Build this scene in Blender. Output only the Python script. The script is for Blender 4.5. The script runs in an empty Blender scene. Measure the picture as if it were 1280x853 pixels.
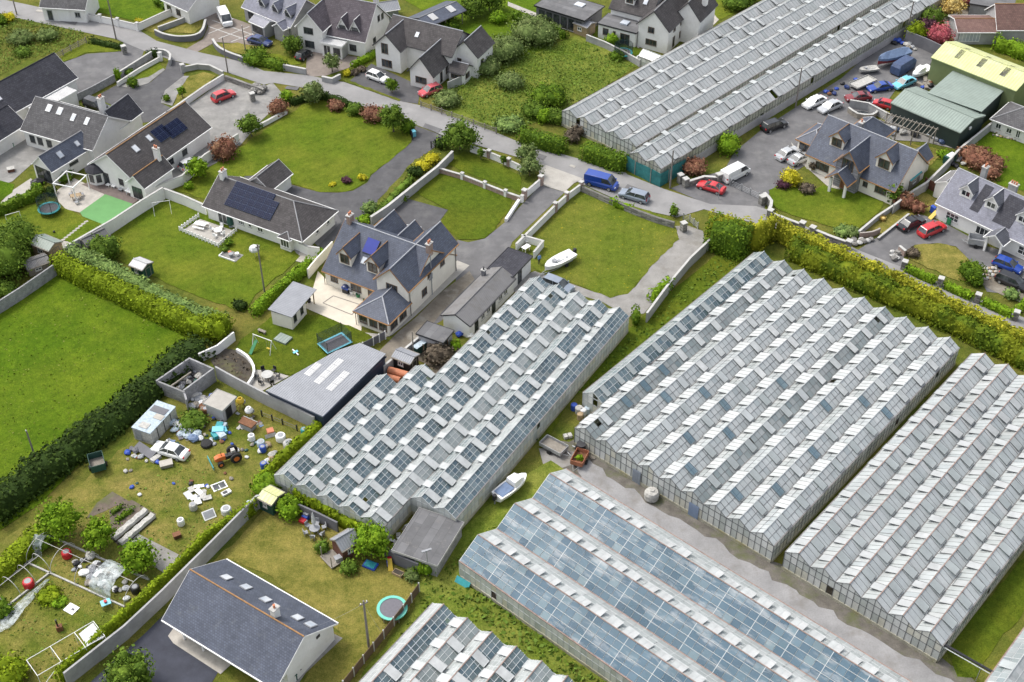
import bpy, math, random
import numpy as np
from mathutils import Vector, Matrix
RND = random.Random(11)
NP = np.random.default_rng(5)
sc = bpy.context.scene
COL = sc.collection
PI = math.pi
rad = math.radians
# ---------------------------------------------------------------- survey: photo point -> place on the ground (metres)
CAM_H, FOC, PITCH = 110.0, 1640.0, rad(40.6)
SP, CP = math.sin(PITCH), math.cos(PITCH)
def W(x, y, z=0.0):
    u = (x - 640.0) / FOC; v = -(y - 426.5) / FOC
    d = (u, CP + v * SP, -SP + v * CP)
    t = (z - CAM_H) / d[2]
    return Vector((d[0] * t, d[1] * t, z))
OFF = dict(a=(0, 0), b=(320, 0), c=(640, 0), d=(950, 0), e=(0, 200), f=(320, 200), g=(640, 200), h=(950, 200),
           i=(0, 410), j=(320, 410), k=(640, 410), l=(950, 410), m=(0, 633), n=(320, 633), o=(640, 633), p=(950, 633))
def T(t, x, y, z=0.0):
    if t in ('', '_'): return W(x, y, z)
    ox, oy = OFF[t]
    return W(ox + x / 3.8788, oy + y / 3.8773, z)
def TT(s, z=0.0):
    """'a 1 2 3 4 b 5 6' -> survey points; a bare _ means whole-photo coordinates"""
    out, t, q = [], '', []
    for w in s.split():
        if w.isalpha() or w == '_':
            t = '' if w == '_' else w
        else:
            q.append(float(w))
            if len(q) == 2:
                out.append(T(t, q[0], q[1], z)); q = []
    return out
# ---------------------------------------------------------------- materials
MATS = {}
def newmat(name):
    m = bpy.data.materials.new(name); m.use_nodes = True
    nt = m.node_tree; nt.nodes.clear()
    out = nt.nodes.new('ShaderNodeOutputMaterial'); b = nt.nodes.new('ShaderNodeBsdfPrincipled')
    nt.links.new(b.outputs[0], out.inputs[0])
    MATS[name] = m
    return m, nt, b, out
def nd(nt, typ, **kw):
    n = nt.nodes.new(typ)
    for k, v in kw.items(): setattr(n, k, v)
    return n
def pos(nt, scale=(1, 1, 1), rot=0.0, vt='POINT'):
    g = nd(nt, 'ShaderNodeNewGeometry'); mp = nd(nt, 'ShaderNodeMapping', vector_type=vt)
    mp.inputs['Scale'].default_value = scale; mp.inputs['Rotation'].default_value = (0, 0, rot)
    nt.links.new(g.outputs['Position'], mp.inputs[0]); return mp.outputs[0]
def noise(nt, vec, scale, detail=4, rough=.6):
    n = nd(nt, 'ShaderNodeTexNoise'); n.inputs['Scale'].default_value = scale
    n.inputs['Detail'].default_value = detail; n.inputs['Roughness'].default_value = rough
    nt.links.new(vec, n.inputs['Vector']); return n.outputs[0]
def ramp(nt, fac, stops):
    r = nd(nt, 'ShaderNodeValToRGB'); el = r.color_ramp.elements
    while len(el) < len(stops): el.new(.5)
    for e, (p, c) in zip(el, stops): e.position = p; e.color = (*c, 1)
    nt.links.new(fac, r.inputs[0]); return r.outputs[0]
def mix(nt, a, b, fac, typ='MIX'):
    m = nd(nt, 'ShaderNodeMix', data_type='RGBA', blend_type=typ)
    for s, v in ((m.inputs[0], fac), (m.inputs[6], a), (m.inputs[7], b)):
        if isinstance(v, (int, float)): s.default_value = v
        elif isinstance(v, tuple): s.default_value = (*v, 1)
        else: nt.links.new(v, s)
    return m.outputs[2]
def bump(nt, b, h, strength=.3, dist=.05):
    n = nd(nt, 'ShaderNodeBump'); n.inputs['Strength'].default_value = strength; n.inputs['Distance'].default_value = dist
    nt.links.new(h, n.inputs['Height']); nt.links.new(n.outputs[0], b.inputs['Normal'])
def mul(c, k): return tuple(min(1, x * k) for x in c)
def simple(name, c, rough=.7, var=.18, scale=1.2, metal=0, spec=.4, fine=9, bmp=0, dirt=None):
    m, nt, b, o = newmat(name); p = pos(nt)
    n1 = noise(nt, p, scale, 5); n2 = noise(nt, p, fine, 3)
    c1 = ramp(nt, n1, [(.3, mul(c, 1 - var)), (.7, mul(c, 1 + var))])
    c2 = ramp(nt, n2, [(.3, (1 - var,) * 3), (.7, (1,) * 3)])
    col = mix(nt, c1, c2, .8, 'MULTIPLY')
    if dirt:
        col = mix(nt, col, dirt, ramp(nt, noise(nt, p, .35, 6, .7), [(.5, (0,) * 3), (.68, (.8,) * 3)]))
    nt.links.new(col, b.inputs['Base Color'])
    b.inputs['Roughness'].default_value = rough; b.inputs['Metallic'].default_value = metal
    b.inputs['Specular IOR Level'].default_value = spec
    if bmp: bump(nt, b, n2, bmp)
    return m
def grass(name, cols, dry, scale=.12, dryamt=.5, stripe=None, spots=None):
    m, nt, b, o = newmat(name); p = pos(nt)
    n1 = noise(nt, p, scale, 6, .62); n2 = noise(nt, p, 1.3, 5, .7); n3 = noise(nt, p, 7, 4, .7)
    base = ramp(nt, n2, [(.3, cols[0]), (.5, cols[1]), (.72, cols[2])])
    d = ramp(nt, n1, [(.5 - dryamt * .25, (0,) * 3), (.72 - dryamt * .1, (1,) * 3)])
    d2 = mix(nt, d, ramp(nt, n2, [(.35, (0,) * 3), (.65, (1,) * 3)]), .45, 'MULTIPLY')
    col = mix(nt, base, dry, d2)
    if stripe:
        w = nd(nt, 'ShaderNodeTexWave'); w.inputs['Scale'].default_value = stripe[0]; w.inputs['Distortion'].default_value = 1.2
        w.inputs['Detail'].default_value = 2; w.inputs['Detail Scale'].default_value = .4
        nt.links.new(pos(nt, rot=stripe[1]), w.inputs[0])
        col = mix(nt, col, ramp(nt, w.outputs[1], [(.2, (.9, .92, .88)), (.8, (1.0, 1.0, 1.0))]), .55, 'MULTIPLY')
    col = mix(nt, col, ramp(nt, noise(nt, p, .32, 5, .72), [(.32, (.74, .8, .74)), (.55, (1.08, 1.08, 1.05)), (.75, (1.35, 1.28, 1.2))]), .85, 'MULTIPLY')
    if spots:
        vo = nd(nt, 'ShaderNodeTexNoise'); vo.inputs['Scale'].default_value = 2.6; vo.inputs['Detail'].default_value = 6
        nt.links.new(p, vo.inputs[0])
        col = mix(nt, col, spots, ramp(nt, vo.outputs[0], [(.66, (0,) * 3), (.72, (.8,) * 3)]))
    col = mix(nt, col, ramp(nt, n3, [(.28, (.45, .5, .42)), (.72, (1.32, 1.28, 1.3))]), .9, 'MULTIPLY')
    nt.links.new(col, b.inputs['Base Color']); b.inputs['Roughness'].default_value = .95
    b.inputs['Specular IOR Level'].default_value = .1
    bump(nt, b, n3, .8, .12)
    return m
def leafmat(name, c0, c1, c2, tips=None, scale=.5):
    m, nt, b, o = newmat(name)
    g = nd(nt, 'ShaderNodeNewGeometry'); p = pos(nt)
    n1 = noise(nt, p, scale, 4, .6)
    c = ramp(nt, g.outputs['Random Per Island'], [(0, c0), (.5, c1), (1, c2)])
    v = ramp(nt, n1, [(.3, (.68,) * 3), (.7, (1.2,) * 3)])
    col = mix(nt, c, v, 1.0, 'MULTIPLY')
    if tips: col = mix(nt, col, tips, ramp(nt, noise(nt, p, .28, 3), [(.46, (0,) * 3), (.58, (.85,) * 3)]))
    nt.links.new(col, b.inputs['Base Color']); b.inputs['Roughness'].default_value = .8
    b.inputs['Specular IOR Level'].default_value = .1
    return m
def rooftile(name, c, roww=.3, rowh=.25, rough=.45, mort=.72, moss=None, var=.16, spec=.25, mossr=(.56, .72)):
    m, nt, b, o = newmat(name); uv = nd(nt, 'ShaderNodeUVMap'); p = pos(nt)
    br = nd(nt, 'ShaderNodeTexBrick'); nt.links.new(uv.outputs[0], br.inputs[0])
    br.inputs['Scale'].default_value = 1; br.inputs['Brick Width'].default_value = roww; br.inputs['Row Height'].default_value = rowh
    br.inputs['Mortar Size'].default_value = .03; br.inputs['Mortar Smooth'].default_value = .3; br.inputs['Bias'].default_value = 0
    br.inputs['Color1'].default_value = (*mul(c, 1 - var), 1); br.inputs['Color2'].default_value = (*mul(c, 1 + var), 1)
    br.inputs['Mortar'].default_value = (*mul(c, mort), 1)
    n = noise(nt, p, .5, 6, .65)
    col = mix(nt, br.outputs[0], ramp(nt, n, [(.3, (.78,) * 3), (.7, (1.15,) * 3)]), 1.0, 'MULTIPLY')
    if moss: col = mix(nt, col, moss, ramp(nt, noise(nt, p, 1.1, 7, .75), [(mossr[0], (0,) * 3), (mossr[1], (.75,) * 3)]))
    nt.links.new(col, b.inputs['Base Color']); b.inputs['Roughness'].default_value = rough
    b.inputs['Specular IOR Level'].default_value = spec
    bump(nt, b, br.outputs[1], -.5, .03)
    return m
def sheetmat(name, c, pitch=.3, rough=.35, metal=0, dirt=None, var=.1):
    m, nt, b, o = newmat(name); uv = nd(nt, 'ShaderNodeUVMap'); p = pos(nt)
    w = nd(nt, 'ShaderNodeTexWave'); w.inputs['Scale'].default_value = .314 / pitch; nt.links.new(uv.outputs[0], w.inputs[0])
    n = noise(nt, p, .7, 5)
    col = ramp(nt, n, [(.3, mul(c, 1 - var)), (.7, mul(c, 1 + var))])
    col = mix(nt, col, ramp(nt, w.outputs[1], [(.1, (.8,) * 3), (.5, (1,) * 3)]), .7, 'MULTIPLY')
    if dirt: col = mix(nt, col, dirt, ramp(nt, noise(nt, p, .5, 6, .7), [(.5, (0,) * 3), (.66, (.7,) * 3)]))
    nt.links.new(col, b.inputs['Base Color']); b.inputs['Roughness'].default_value = rough; b.inputs['Metallic'].default_value = metal
    bump(nt, b, w.outputs[1], .6, .05)
    return m
def masonry(name, c, mort, bw=.45, bh=.22, var=.25, rough=.9):
    m, nt, b, o = newmat(name); p = pos(nt); g = nd(nt, 'ShaderNodeNewGeometry')
    # brick courses on any upright face: x+y along, z up
    sx = nd(nt, 'ShaderNodeSeparateXYZ'); nt.links.new(g.outputs['Position'], sx.inputs[0])
    ad = nd(nt, 'ShaderNodeMath', operation='ADD'); nt.links.new(sx.outputs[0], ad.inputs[0]); nt.links.new(sx.outputs[1], ad.inputs[1])
    cb = nd(nt, 'ShaderNodeCombineXYZ'); nt.links.new(ad.outputs[0], cb.inputs[0]); nt.links.new(sx.outputs[2], cb.inputs[1])
    br = nd(nt, 'ShaderNodeTexBrick'); nt.links.new(cb.outputs[0], br.inputs[0]); br.inputs['Scale'].default_value = 1
    br.inputs['Brick Width'].default_value = bw; br.inputs['Row Height'].default_value = bh; br.inputs['Mortar Size'].default_value = .02
    br.inputs['Color1'].default_value = (*mul(c, 1 - var), 1); br.inputs['Color2'].default_value = (*mul(c, 1 + var), 1); br.inputs['Mortar'].default_value = (*mort, 1)
    col = mix(nt, br.outputs[0], ramp(nt, noise(nt, p, 1.1, 6, .7), [(.3, (.6,) * 3), (.68, (1.1,) * 3)]), .9, 'MULTIPLY')
    nt.links.new(col, b.inputs['Base Color']); b.inputs['Roughness'].default_value = rough
    bump(nt, b, br.outputs[1], -.4, .03)
    return m
def paint(name, c, rough=.25, coat=.6, metal=0.0):
    m, nt, b, o = newmat(name); p = pos(nt)
    col = ramp(nt, noise(nt, p, 2.5, 4), [(.3, mul(c, .92)), (.7, mul(c, 1.06))])
    nt.links.new(col, b.inputs['Base Color']); b.inputs['Roughness'].default_value = rough
    b.inputs['Coat Weight'].default_value = coat; b.inputs['Coat Roughness'].default_value = .06; b.inputs['Metallic'].default_value = metal
    return m
def glazing(name, cols, clear, rough=.18, spec=.6, band=None):
    """greenhouse glass: whitewash, dirt and painted-in sky reflection over clear panes; each pane is a mesh island with its own tone"""
    m, nt, b, o = newmat(name); p = pos(nt); g = nd(nt, 'ShaderNodeNewGeometry')
    c = ramp(nt, g.outputs['Random Per Island'], [(i / (len(cols) - 1), q) for i, q in enumerate(cols)])
    col = mix(nt, c, ramp(nt, noise(nt, p, .9, 5, .7), [(.32, (.8,) * 3), (.7, (1.1,) * 3)]), 1., 'MULTIPLY')
    nt.links.new(col, b.inputs['Base Color']); b.inputs['Roughness'].default_value = rough
    b.inputs['Specular IOR Level'].default_value = spec
    if band:   # pale streaks in patches
        nt.links.new(mix(nt, col, (.5, .52, .53), ramp(nt, noise(nt, pos(nt, (3.2, .7, 1), rad(-41), 'TEXTURE'), .8, 5, .65), [(.53, (0,) * 3), (.66, (.6,) * 3)])), b.inputs['Base Color'])
    tr = nd(nt, 'ShaderNodeBsdfTransparent'); tr.inputs[0].default_value = (.85, .93, .92, 1)
    ms = nd(nt, 'ShaderNodeMixShader')
    f = nd(nt, 'ShaderNodeMath', operation='MULTIPLY_ADD'); f.use_clamp = True
    n = noise(nt, p, .45, 4, .6); nt.links.new(n, f.inputs[0]); f.inputs[1].default_value = clear[1]; f.inputs[2].default_value = clear[0]
    nt.links.new(f.outputs[0], ms.inputs[0]); nt.links.new(b.outputs[0], ms.inputs[1]); nt.links.new(tr.outputs[0], ms.inputs[2])
    nt.links.new(ms.outputs[0], o.inputs[0])
    return m
# ground
grass('verge grass', [(0.0658, 0.0882, 0.0129), (0.0929, 0.124, 0.0176), (0.132, 0.158, 0.0235)], (0.187, 0.158, 0.041), .1, .5)
grass('lawn', [(0.074, 0.108, 0.0078), (0.0965, 0.147, 0.00975), (0.124, 0.178, 0.0146)], (0.171, 0.185, 0.022), .12, .45, stripe=(.24, .9))
grass('lush lawn', [(0.0594, 0.0882, 0.00645), (0.0831, 0.123, 0.0092), (0.112, 0.15, 0.0138)], (0.13, 0.141, 0.0138), .12, .3, stripe=(.3, -.6))
grass('dry lawn', [(0.102, 0.119, 0.0205), (0.153, 0.153, 0.0274), (0.193, 0.178, 0.0411)], (0.274, 0.227, 0.0685), .16, .75)
grass('meadow', [(0.0511, 0.102, 0.00363), (0.0755, 0.14, 0.00518), (0.0984, 0.167, 0.00789)], (0.141, 0.186, 0.0137), .06, .45, stripe=(.16, .75), spots=(0.172, 0.223, 0.0363))
grass('flower lawn', [(0.0826, 0.114, 0.011), (0.11, 0.149, 0.0149), (0.141, 0.175, 0.0231)], (0.181, 0.175, 0.033), .1, .4, spots=(0.423, 0.33, 0.011))
grass('scrub grass', [(0.0643, 0.101, 0.0103), (0.103, 0.155, 0.0161), (0.167, 0.213, 0.0323)], (0.231, 0.237, 0.0515), .15, .5)
grass('yard grass', [(0.0745, 0.101, 0.014), (0.111, 0.137, 0.019), (0.149, 0.166, 0.0285)], (0.287, 0.226, 0.0728), .22, .5)
simple('asphalt', (.14, .138, .142), .9, .2, .4, fine=14, dirt=(.185, .182, .18))
simple('dark asphalt', (.088, .087, .092), .9, .2, .5, fine=14, dirt=(.12, .118, .118))
simple('slate asphalt', (.052, .056, .075), .9, .2, .7, fine=14)
simple('road asphalt', (.265, .26, .258), .9, .14, .25, fine=10, dirt=(.215, .212, .212))
simple('gravel', (.24, .235, .225), .95, .2, .5, fine=16, dirt=(.33, .32, .3))
simple('pale concrete', (.40, .38, .345), .9, .15, .5, fine=8)
simple('concrete', (.27, .26, .245), .9, .2, .5, fine=8, dirt=(.18, .165, .14))
simple('brown concrete', (.2, .175, .14), .9, .3, .4, fine=8, dirt=(.3, .28, .24))
simple('track', (.285, .282, .284), .95, .2, .3, fine=6, dirt=(.19, .178, .165))
simple('soil', (.15, .12, .095), 1, .3, .8, fine=7, dirt=(.1, .12, .04))
simple('verge soil', (.15, .137, .12), 1, .3, .8, fine=7, dirt=(.1, .115, .04))
simple('dark soil', (.07, .06, .048), 1, .3, .8, fine=7, dirt=(.12, .12, .05))
simple('cream paving', (.58, .53, .44), .8, .08, .8)
simple('line paving', (.22, .2, .18), .8, .1, .8)
simple('road paint', (.5, .5, .48), .8, .3, 2)
simple('green turf', (.13, .30, .11), .95, .08, .5)
simple('decking', (.16, .125, .115), .8, .2, 1)
simple('sand paving', (.45, .42, .375), .9, .18, .9)
simple('brown paving', (.23, .195, .17), .9, .18, .9)
# walls, roofs
simple('white render', (.8, .79, .77), .85, .07, .7, fine=3, dirt=(.62, .61, .58))
simple('cream render', (.78, .74, .66), .85, .06, .7, fine=3)
simple('grey render', (.36, .36, .36), .9, .15, .6, fine=3, dirt=(.26, .26, .25))
simple('lilac render', (.42, .405, .415), .9, .12, .8, fine=4)
simple('wall top', (.47, .465, .445), .9, .14, 1.5)
simple('dark wall', (.16, .16, .175), .9, .15, .6)
simple('white plastic', (.8, .8, .79), .4, .05, 2)
simple('brown frame', (.13, .085, .055), .5, .15, 2)
simple('dark frame', (.05, .05, .055), .5, .15, 2)
simple('timber fascia', (.32, .17, .07), .6, .2, 2)
simple('ridge clay', (.36, .2, .09), .85, .2, 3)
simple('ridge grey', (.3, .3, .31), .8, .15, 3)
simple('lead', (.38, .39, .42), .5, .12, 2)
simple('red clay', (.4, .16, .09), .8, .2, 3)
rooftile('blue slate', (.092, .104, .138), .3, .24, .42, moss=(.13, .14, .155), spec=.2)
rooftile('grey slate', (.115, .12, .14), .3, .24, .42, moss=(.2, .2, .2))
rooftile('brown tile', (0.0875, 0.0813, 0.0819), .34, .32, .75, moss=(0.131, 0.125, 0.118), spec=.1)
rooftile('grey tile', (0.106, 0.104, 0.108), .34, .34, .75, moss=(0.188, 0.184, 0.177), spec=.1)
rooftile('purple tile', (.115, .1, .112), .34, .32, .7, moss=(.16, .148, .155), spec=.12)
rooftile('dark tile', (0.0588, 0.0588, 0.07), .34, .32, .7, moss=(0.098, 0.098, 0.101), spec=.1)
rooftile('red tile', (.17, .1, .085), .34, .32, .6, moss=(.22, .15, .12))
rooftile('lilac slate', (.18, .185, .23), .3, .24, .4, .85, moss=(.23, .23, .26))
rooftile('felt', (.15, .15, .155), 3, 1, .9, moss=(.21, .2, .19))
sheetmat('grey sheet', (.26, .27, .295), .3, .6)
sheetmat('white sheet', (.5, .5, .5), .3, .5)
sheetmat('green sheet', (.24, .29, .255), .45, .45)
sheetmat('lime sheet', (.56, .58, .27), .5, .5, dirt=(.5, .54, .36))
sheetmat('olive sheet', (.2, .25, .11), .4, .5)
sheetmat('dark green sheet', (.03, .048, .045), .4, .5)
sheetmat('navy sheet', (.025, .04, .075), .3, .45)
sheetmat('old sheet', (0.188, 0.184, 0.185), .2, .8, dirt=(0.128, 0.12, 0.108))
sheetmat('fence boards', (.15, .095, .06), .12, .8)
masonry('brick', (.33, .15, .1), (.36, .33, .3), .22, .075)
masonry('block', (.32, .32, .33), (.25, .25, .25), .44, .22, .14)
masonry('rubble stone', (.25, .24, .225), (.16, .155, .14), .4, .2, .4)
masonry('house stone', (.23, .23, .25), (.3, .3, .3), .4, .18, .35)
for n_, c_ in dict(white=(.78, .78, .77), red=(.5, .02, .025), maroon=(.2, .02, .025), blue=(.01, .05, .3), navy=(.012, .03, .13), black=(.012, .012, .015),
                   silver=(.5, .51, .52), grey=(.16, .18, .2), steel=(.25, .29, .35), sky=(.16, .5, .62), teal=(.03, .25, .26), orange=(.65, .13, .02),
                   green=(.03, .18, .06), yellow=(.65, .45, .03), brown=(.16, .09, .06), bluegrey=(.16, .22, .33), mint=(.12, .5, .4), pink=(.6, .1, .12)).items():
    paint('paint ' + n_, c_, .28 if n_ != 'silver' else .3, .6, .0 if n_ not in ('silver', 'steel', 'grey') else .3)
m, nt, b, o = newmat('window glass'); b.inputs['Base Color'].default_value = (.03, .037, .045, 1); b.inputs['Roughness'].default_value = .05; b.inputs['Specular IOR Level'].default_value = .7
nt.links.new(ramp(nt, noise(nt, pos(nt), .8, 2), [(.35, (.018, .022, .027)), (.7, (.09, .1, .105))]), b.inputs['Base Color'])
m, nt, b, o = newmat('bright glass'); b.inputs['Base Color'].default_value = (.55, .6, .66, 1); b.inputs['Roughness'].default_value = .08; b.inputs['Specular IOR Level'].default_value = .9
nt.links.new(ramp(nt, noise(nt, pos(nt), .5, 2), [(.35, (.4, .44, .5)), (.7, (.66, .68, .7))]), b.inputs['Base Color'])
m, nt, b, o = newmat('solar cell'); b.inputs['Roughness'].default_value = .2; b.inputs['Specular IOR Level'].default_value = .1
uvn = nd(nt, 'ShaderNodeUVMap'); br_ = nd(nt, 'ShaderNodeTexBrick'); br_.offset = 0; nt.links.new(uvn.outputs[0], br_.inputs[0]); br_.inputs['Scale'].default_value = 1
br_.inputs['Brick Width'].default_value = .3; br_.inputs['Row Height'].default_value = .3; br_.inputs['Mortar Size'].default_value = .02
br_.inputs['Color1'].default_value = (.006, .009, .028, 1); br_.inputs['Color2'].default_value = (.009, .013, .04, 1); br_.inputs['Mortar'].default_value = (.035, .045, .08, 1)
nt.links.new(br_.outputs[0], b.inputs['Base Color'])
simple('blue cell', (.03, .045, .27), .2, .1, 1)
simple('rubber', (.02, .02, .021), .8, .15, 4)
simple('steel', (.42, .43, .44), .45, .15, 3, metal=.4)
simple('rust', (.2, .09, .045), .85, .3, 3)
simple('pole wood', (.2, .18, .165), .9, .15, 3)
simple('bark', (.11, .09, .07), .95, .25, 4)
simple('timber', (.35, .26, .16), .8, .2, 3)
simple('old timber', (.26, .235, .2), .9, .2, 3)
simple('red timber', (.14, .06, .042), .8, .2, 3)
simple('white cloth', (.6, .61, .62), .9, .12, 3)
simple('tarp blue', (.14, .2, .32), .6, .14, 2, fine=4)
simple('tarp navy', (.055, .085, .17), .55, .2, 2, fine=4)
simple('blue plastic', (.03, .08, .4), .5, .15, 3)
simple('teal plastic', (.04, .3, .33), .5, .15, 3)
simple('green plastic', (.03, .2, .08), .5, .15, 3)
simple('dark green plastic', (.02, .075, .06), .5, .15, 3)
simple('red plastic', (.5, .02, .03), .5, .12, 3)
simple('yellow plastic', (.6, .42, .04), .5, .12, 3)
simple('orange plastic', (.62, .16, .04), .5, .12, 3)
simple('clay pipe', (.5, .19, .1), .7, .15, 2)
simple('pale blue sacks', (.42, .5, .56), .6, .25, 3, fine=5)
simple('dirty white', (.46, .45, .42), .8, .25, 3, fine=5)
simple('black plastic', (.02, .02, .024), .5, .2, 3)
simple('grey plastic', (.3, .31, .33), .6, .15, 3)
simple('skin', (.55, .36, .27), .6, .05, 3)
simple('mesh mat', (.15, .145, .165), .8, .1, 4)
m = simple('green netting', (.03, .17, .17), .9, .25, 1.5, fine=5)
m, nt, b, o = newmat('fine net'); b.inputs['Base Color'].default_value = (.025, .05, .055, 1)
tr = nd(nt, 'ShaderNodeBsdfTransparent'); ms = nd(nt, 'ShaderNodeMixShader'); nt.links.new(ramp(nt, noise(nt, pos(nt), 14, 2), [(.4, (.38,) * 3), (.6, (.62,) * 3)]), ms.inputs[0])
nt.links.new(b.outputs[0], ms.inputs[1]); nt.links.new(tr.outputs[0], ms.inputs[2]); nt.links.new(ms.outputs[0], o.inputs[0])
m, nt, b, o = newmat('old polythene'); b.inputs['Base Color'].default_value = (.5, .56, .56, 1); b.inputs['Roughness'].default_value = .4
tr = nd(nt, 'ShaderNodeBsdfTransparent'); ms = nd(nt, 'ShaderNodeMixShader'); nt.links.new(ramp(nt, noise(nt, pos(nt), 1.6, 6, .7), [(.34, (.15,) * 3), (.62, (.8,) * 3)]), ms.inputs[0])
nt.links.new(b.outputs[0], ms.inputs[1]); nt.links.new(tr.outputs[0], ms.inputs[2]); nt.links.new(ms.outputs[0], o.inputs[0])
# greenhouses
glazing('white glass', [(.42, .455, .45), (.5, .53, .525), (.45, .485, .48), (.56, .58, .575), (.47, .505, .5)], (-.05, .55), .28)  # whitewash, plus the sky glare of left slopes put into the tone
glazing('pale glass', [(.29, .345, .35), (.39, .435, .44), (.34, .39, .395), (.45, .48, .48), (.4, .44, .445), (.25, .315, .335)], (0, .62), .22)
glazing('clear glass', [(.15, .225, .28), (.2, .285, .34), (.26, .335, .37), (.12, .195, .26), (.25, .325, .37), (.33, .38, .4)], (.08, .75), .16)  # bluish cast stands for sky reflection, put into the colour
glazing('sky tint glass', [(0.0694, 0.136, 0.195), (0.0905, 0.166, 0.229), (0.115, 0.196, 0.259), (0.0626, 0.127, 0.186), (0.146, 0.23, 0.286), (0.0868, 0.162, 0.225), (0.208, 0.294, 0.333)], (-.05, .6), .16, band=True)  # blue of the reflected sky painted into the base tones
glazing('haze glass', [(.42, .455, .46), (.5, .53, .53), (.46, .49, .495), (.54, .56, .56), (.38, .42, .43)], (-.1, .5), .26)
glazing('old glass', [(.32, .345, .34), (.37, .385, .385), (.4, .41, .41), (.34, .36, .36), (.43, .44, .44)], (-.2, .38), .35)
glazing('vent glass', [(.38, .4, .395), (.5, .51, .505), (.44, .46, .455), (.54, .55, .54)], (-.4, .35), .35)
glazing('mossy glass', [(.42, .42, .34), (.5, .5, .42), (.34, .35, .26), (.46, .45, .4)], (-.2, .5), .4)
glazing('wall glass', [(.52, .55, .52), (.62, .63, .61), (.42, .45, .42), (.68, .69, .67), (.55, .53, .42)], (-.2, .5), .3)
simple('alu', (.4, .42, .42), .5, .12, 2)
simple('white bar', (.5, .52, .52), .5, .1, 2)
simple('dark bar', (.13, .135, .135), .7, .2, 2)
simple('gutter', (.2, .19, .185), .8, .2, 2)
simple('rust gutter', (.3, .215, .185), .8, .25, 2)
simple('stained base', (.42, .4, .32), .9, .25, 1.2, fine=5, dirt=(.3, .27, .12))
# foliage
leafmat('hedge leaf', (0.0457, 0.0918, 0.00783), (0.0849, 0.15, 0.0104), (0.157, 0.235, 0.0163))
leafmat('lime hedge leaf', (0.0937, 0.144, 0.00507), (0.163, 0.224, 0.00759), (0.249, 0.324, 0.0152))
leafmat('golden hedge leaf', (.17, .19, .014), (.29, .3, .02), (.43, .4, .035))
leafmat('mixed hedge leaf', (0.0484, 0.0836, 0.007), (0.088, 0.136, 0.009), (0.15, 0.202, 0.014), tips=(0.176, 0.202, 0.0125))
leafmat('dark leaf', (0.0181, 0.0348, 0.00696), (0.0317, 0.058, 0.00976), (0.0567, 0.093, 0.0139))
leafmat('grey green leaf', (0.0926, 0.157, 0.0445), (0.165, 0.244, 0.0645), (0.247, 0.332, 0.0893))
leafmat('mid leaf', (0.0534, 0.0981, 0.0116), (0.0938, 0.157, 0.0174), (0.16, 0.235, 0.029))
leafmat('bright leaf', (0.0783, 0.157, 0.00783), (0.144, 0.248, 0.0117), (0.221, 0.339, 0.0196))
leafmat('scrub leaf', (0.1, 0.165, 0.0231), (0.13, 0.205, 0.0301), (0.175, 0.245, 0.0434))
leafmat('willow leaf', (0.087, 0.131, 0.0356), (0.138, 0.189, 0.0559), (0.217, 0.261, 0.0917))
leafmat('red leaf', (.14, .06, .04), (.24, .11, .07), (.3, .18, .1))
leafmat('pink leaf', (.28, .05, .07), (.42, .1, .12), (.5, .19, .18))
leafmat('purple leaf', (0.0435, 0.0174, 0.0319), (0.087, 0.0362, 0.0508), (0.131, 0.058, 0.0725))
leafmat('yellow leaf', (.3, .28, .01), (.48, .43, .02), (.6, .53, .06))
leafmat('peach leaf', (.4, .26, .07), (.58, .42, .13), (.65, .52, .22))
leafmat('brown leaf', (.07, .055, .04), (.12, .095, .07), (.17, .14, .1))
leafmat('meadow leaf', (.11, .16, .01), (.14, .18, .015), (.22, .24, .06))
leafmat('crop leaf', (.02, .05, .015), (.035, .075, .02), (.06, .11, .03))
M = MATS.__getitem__
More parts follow.
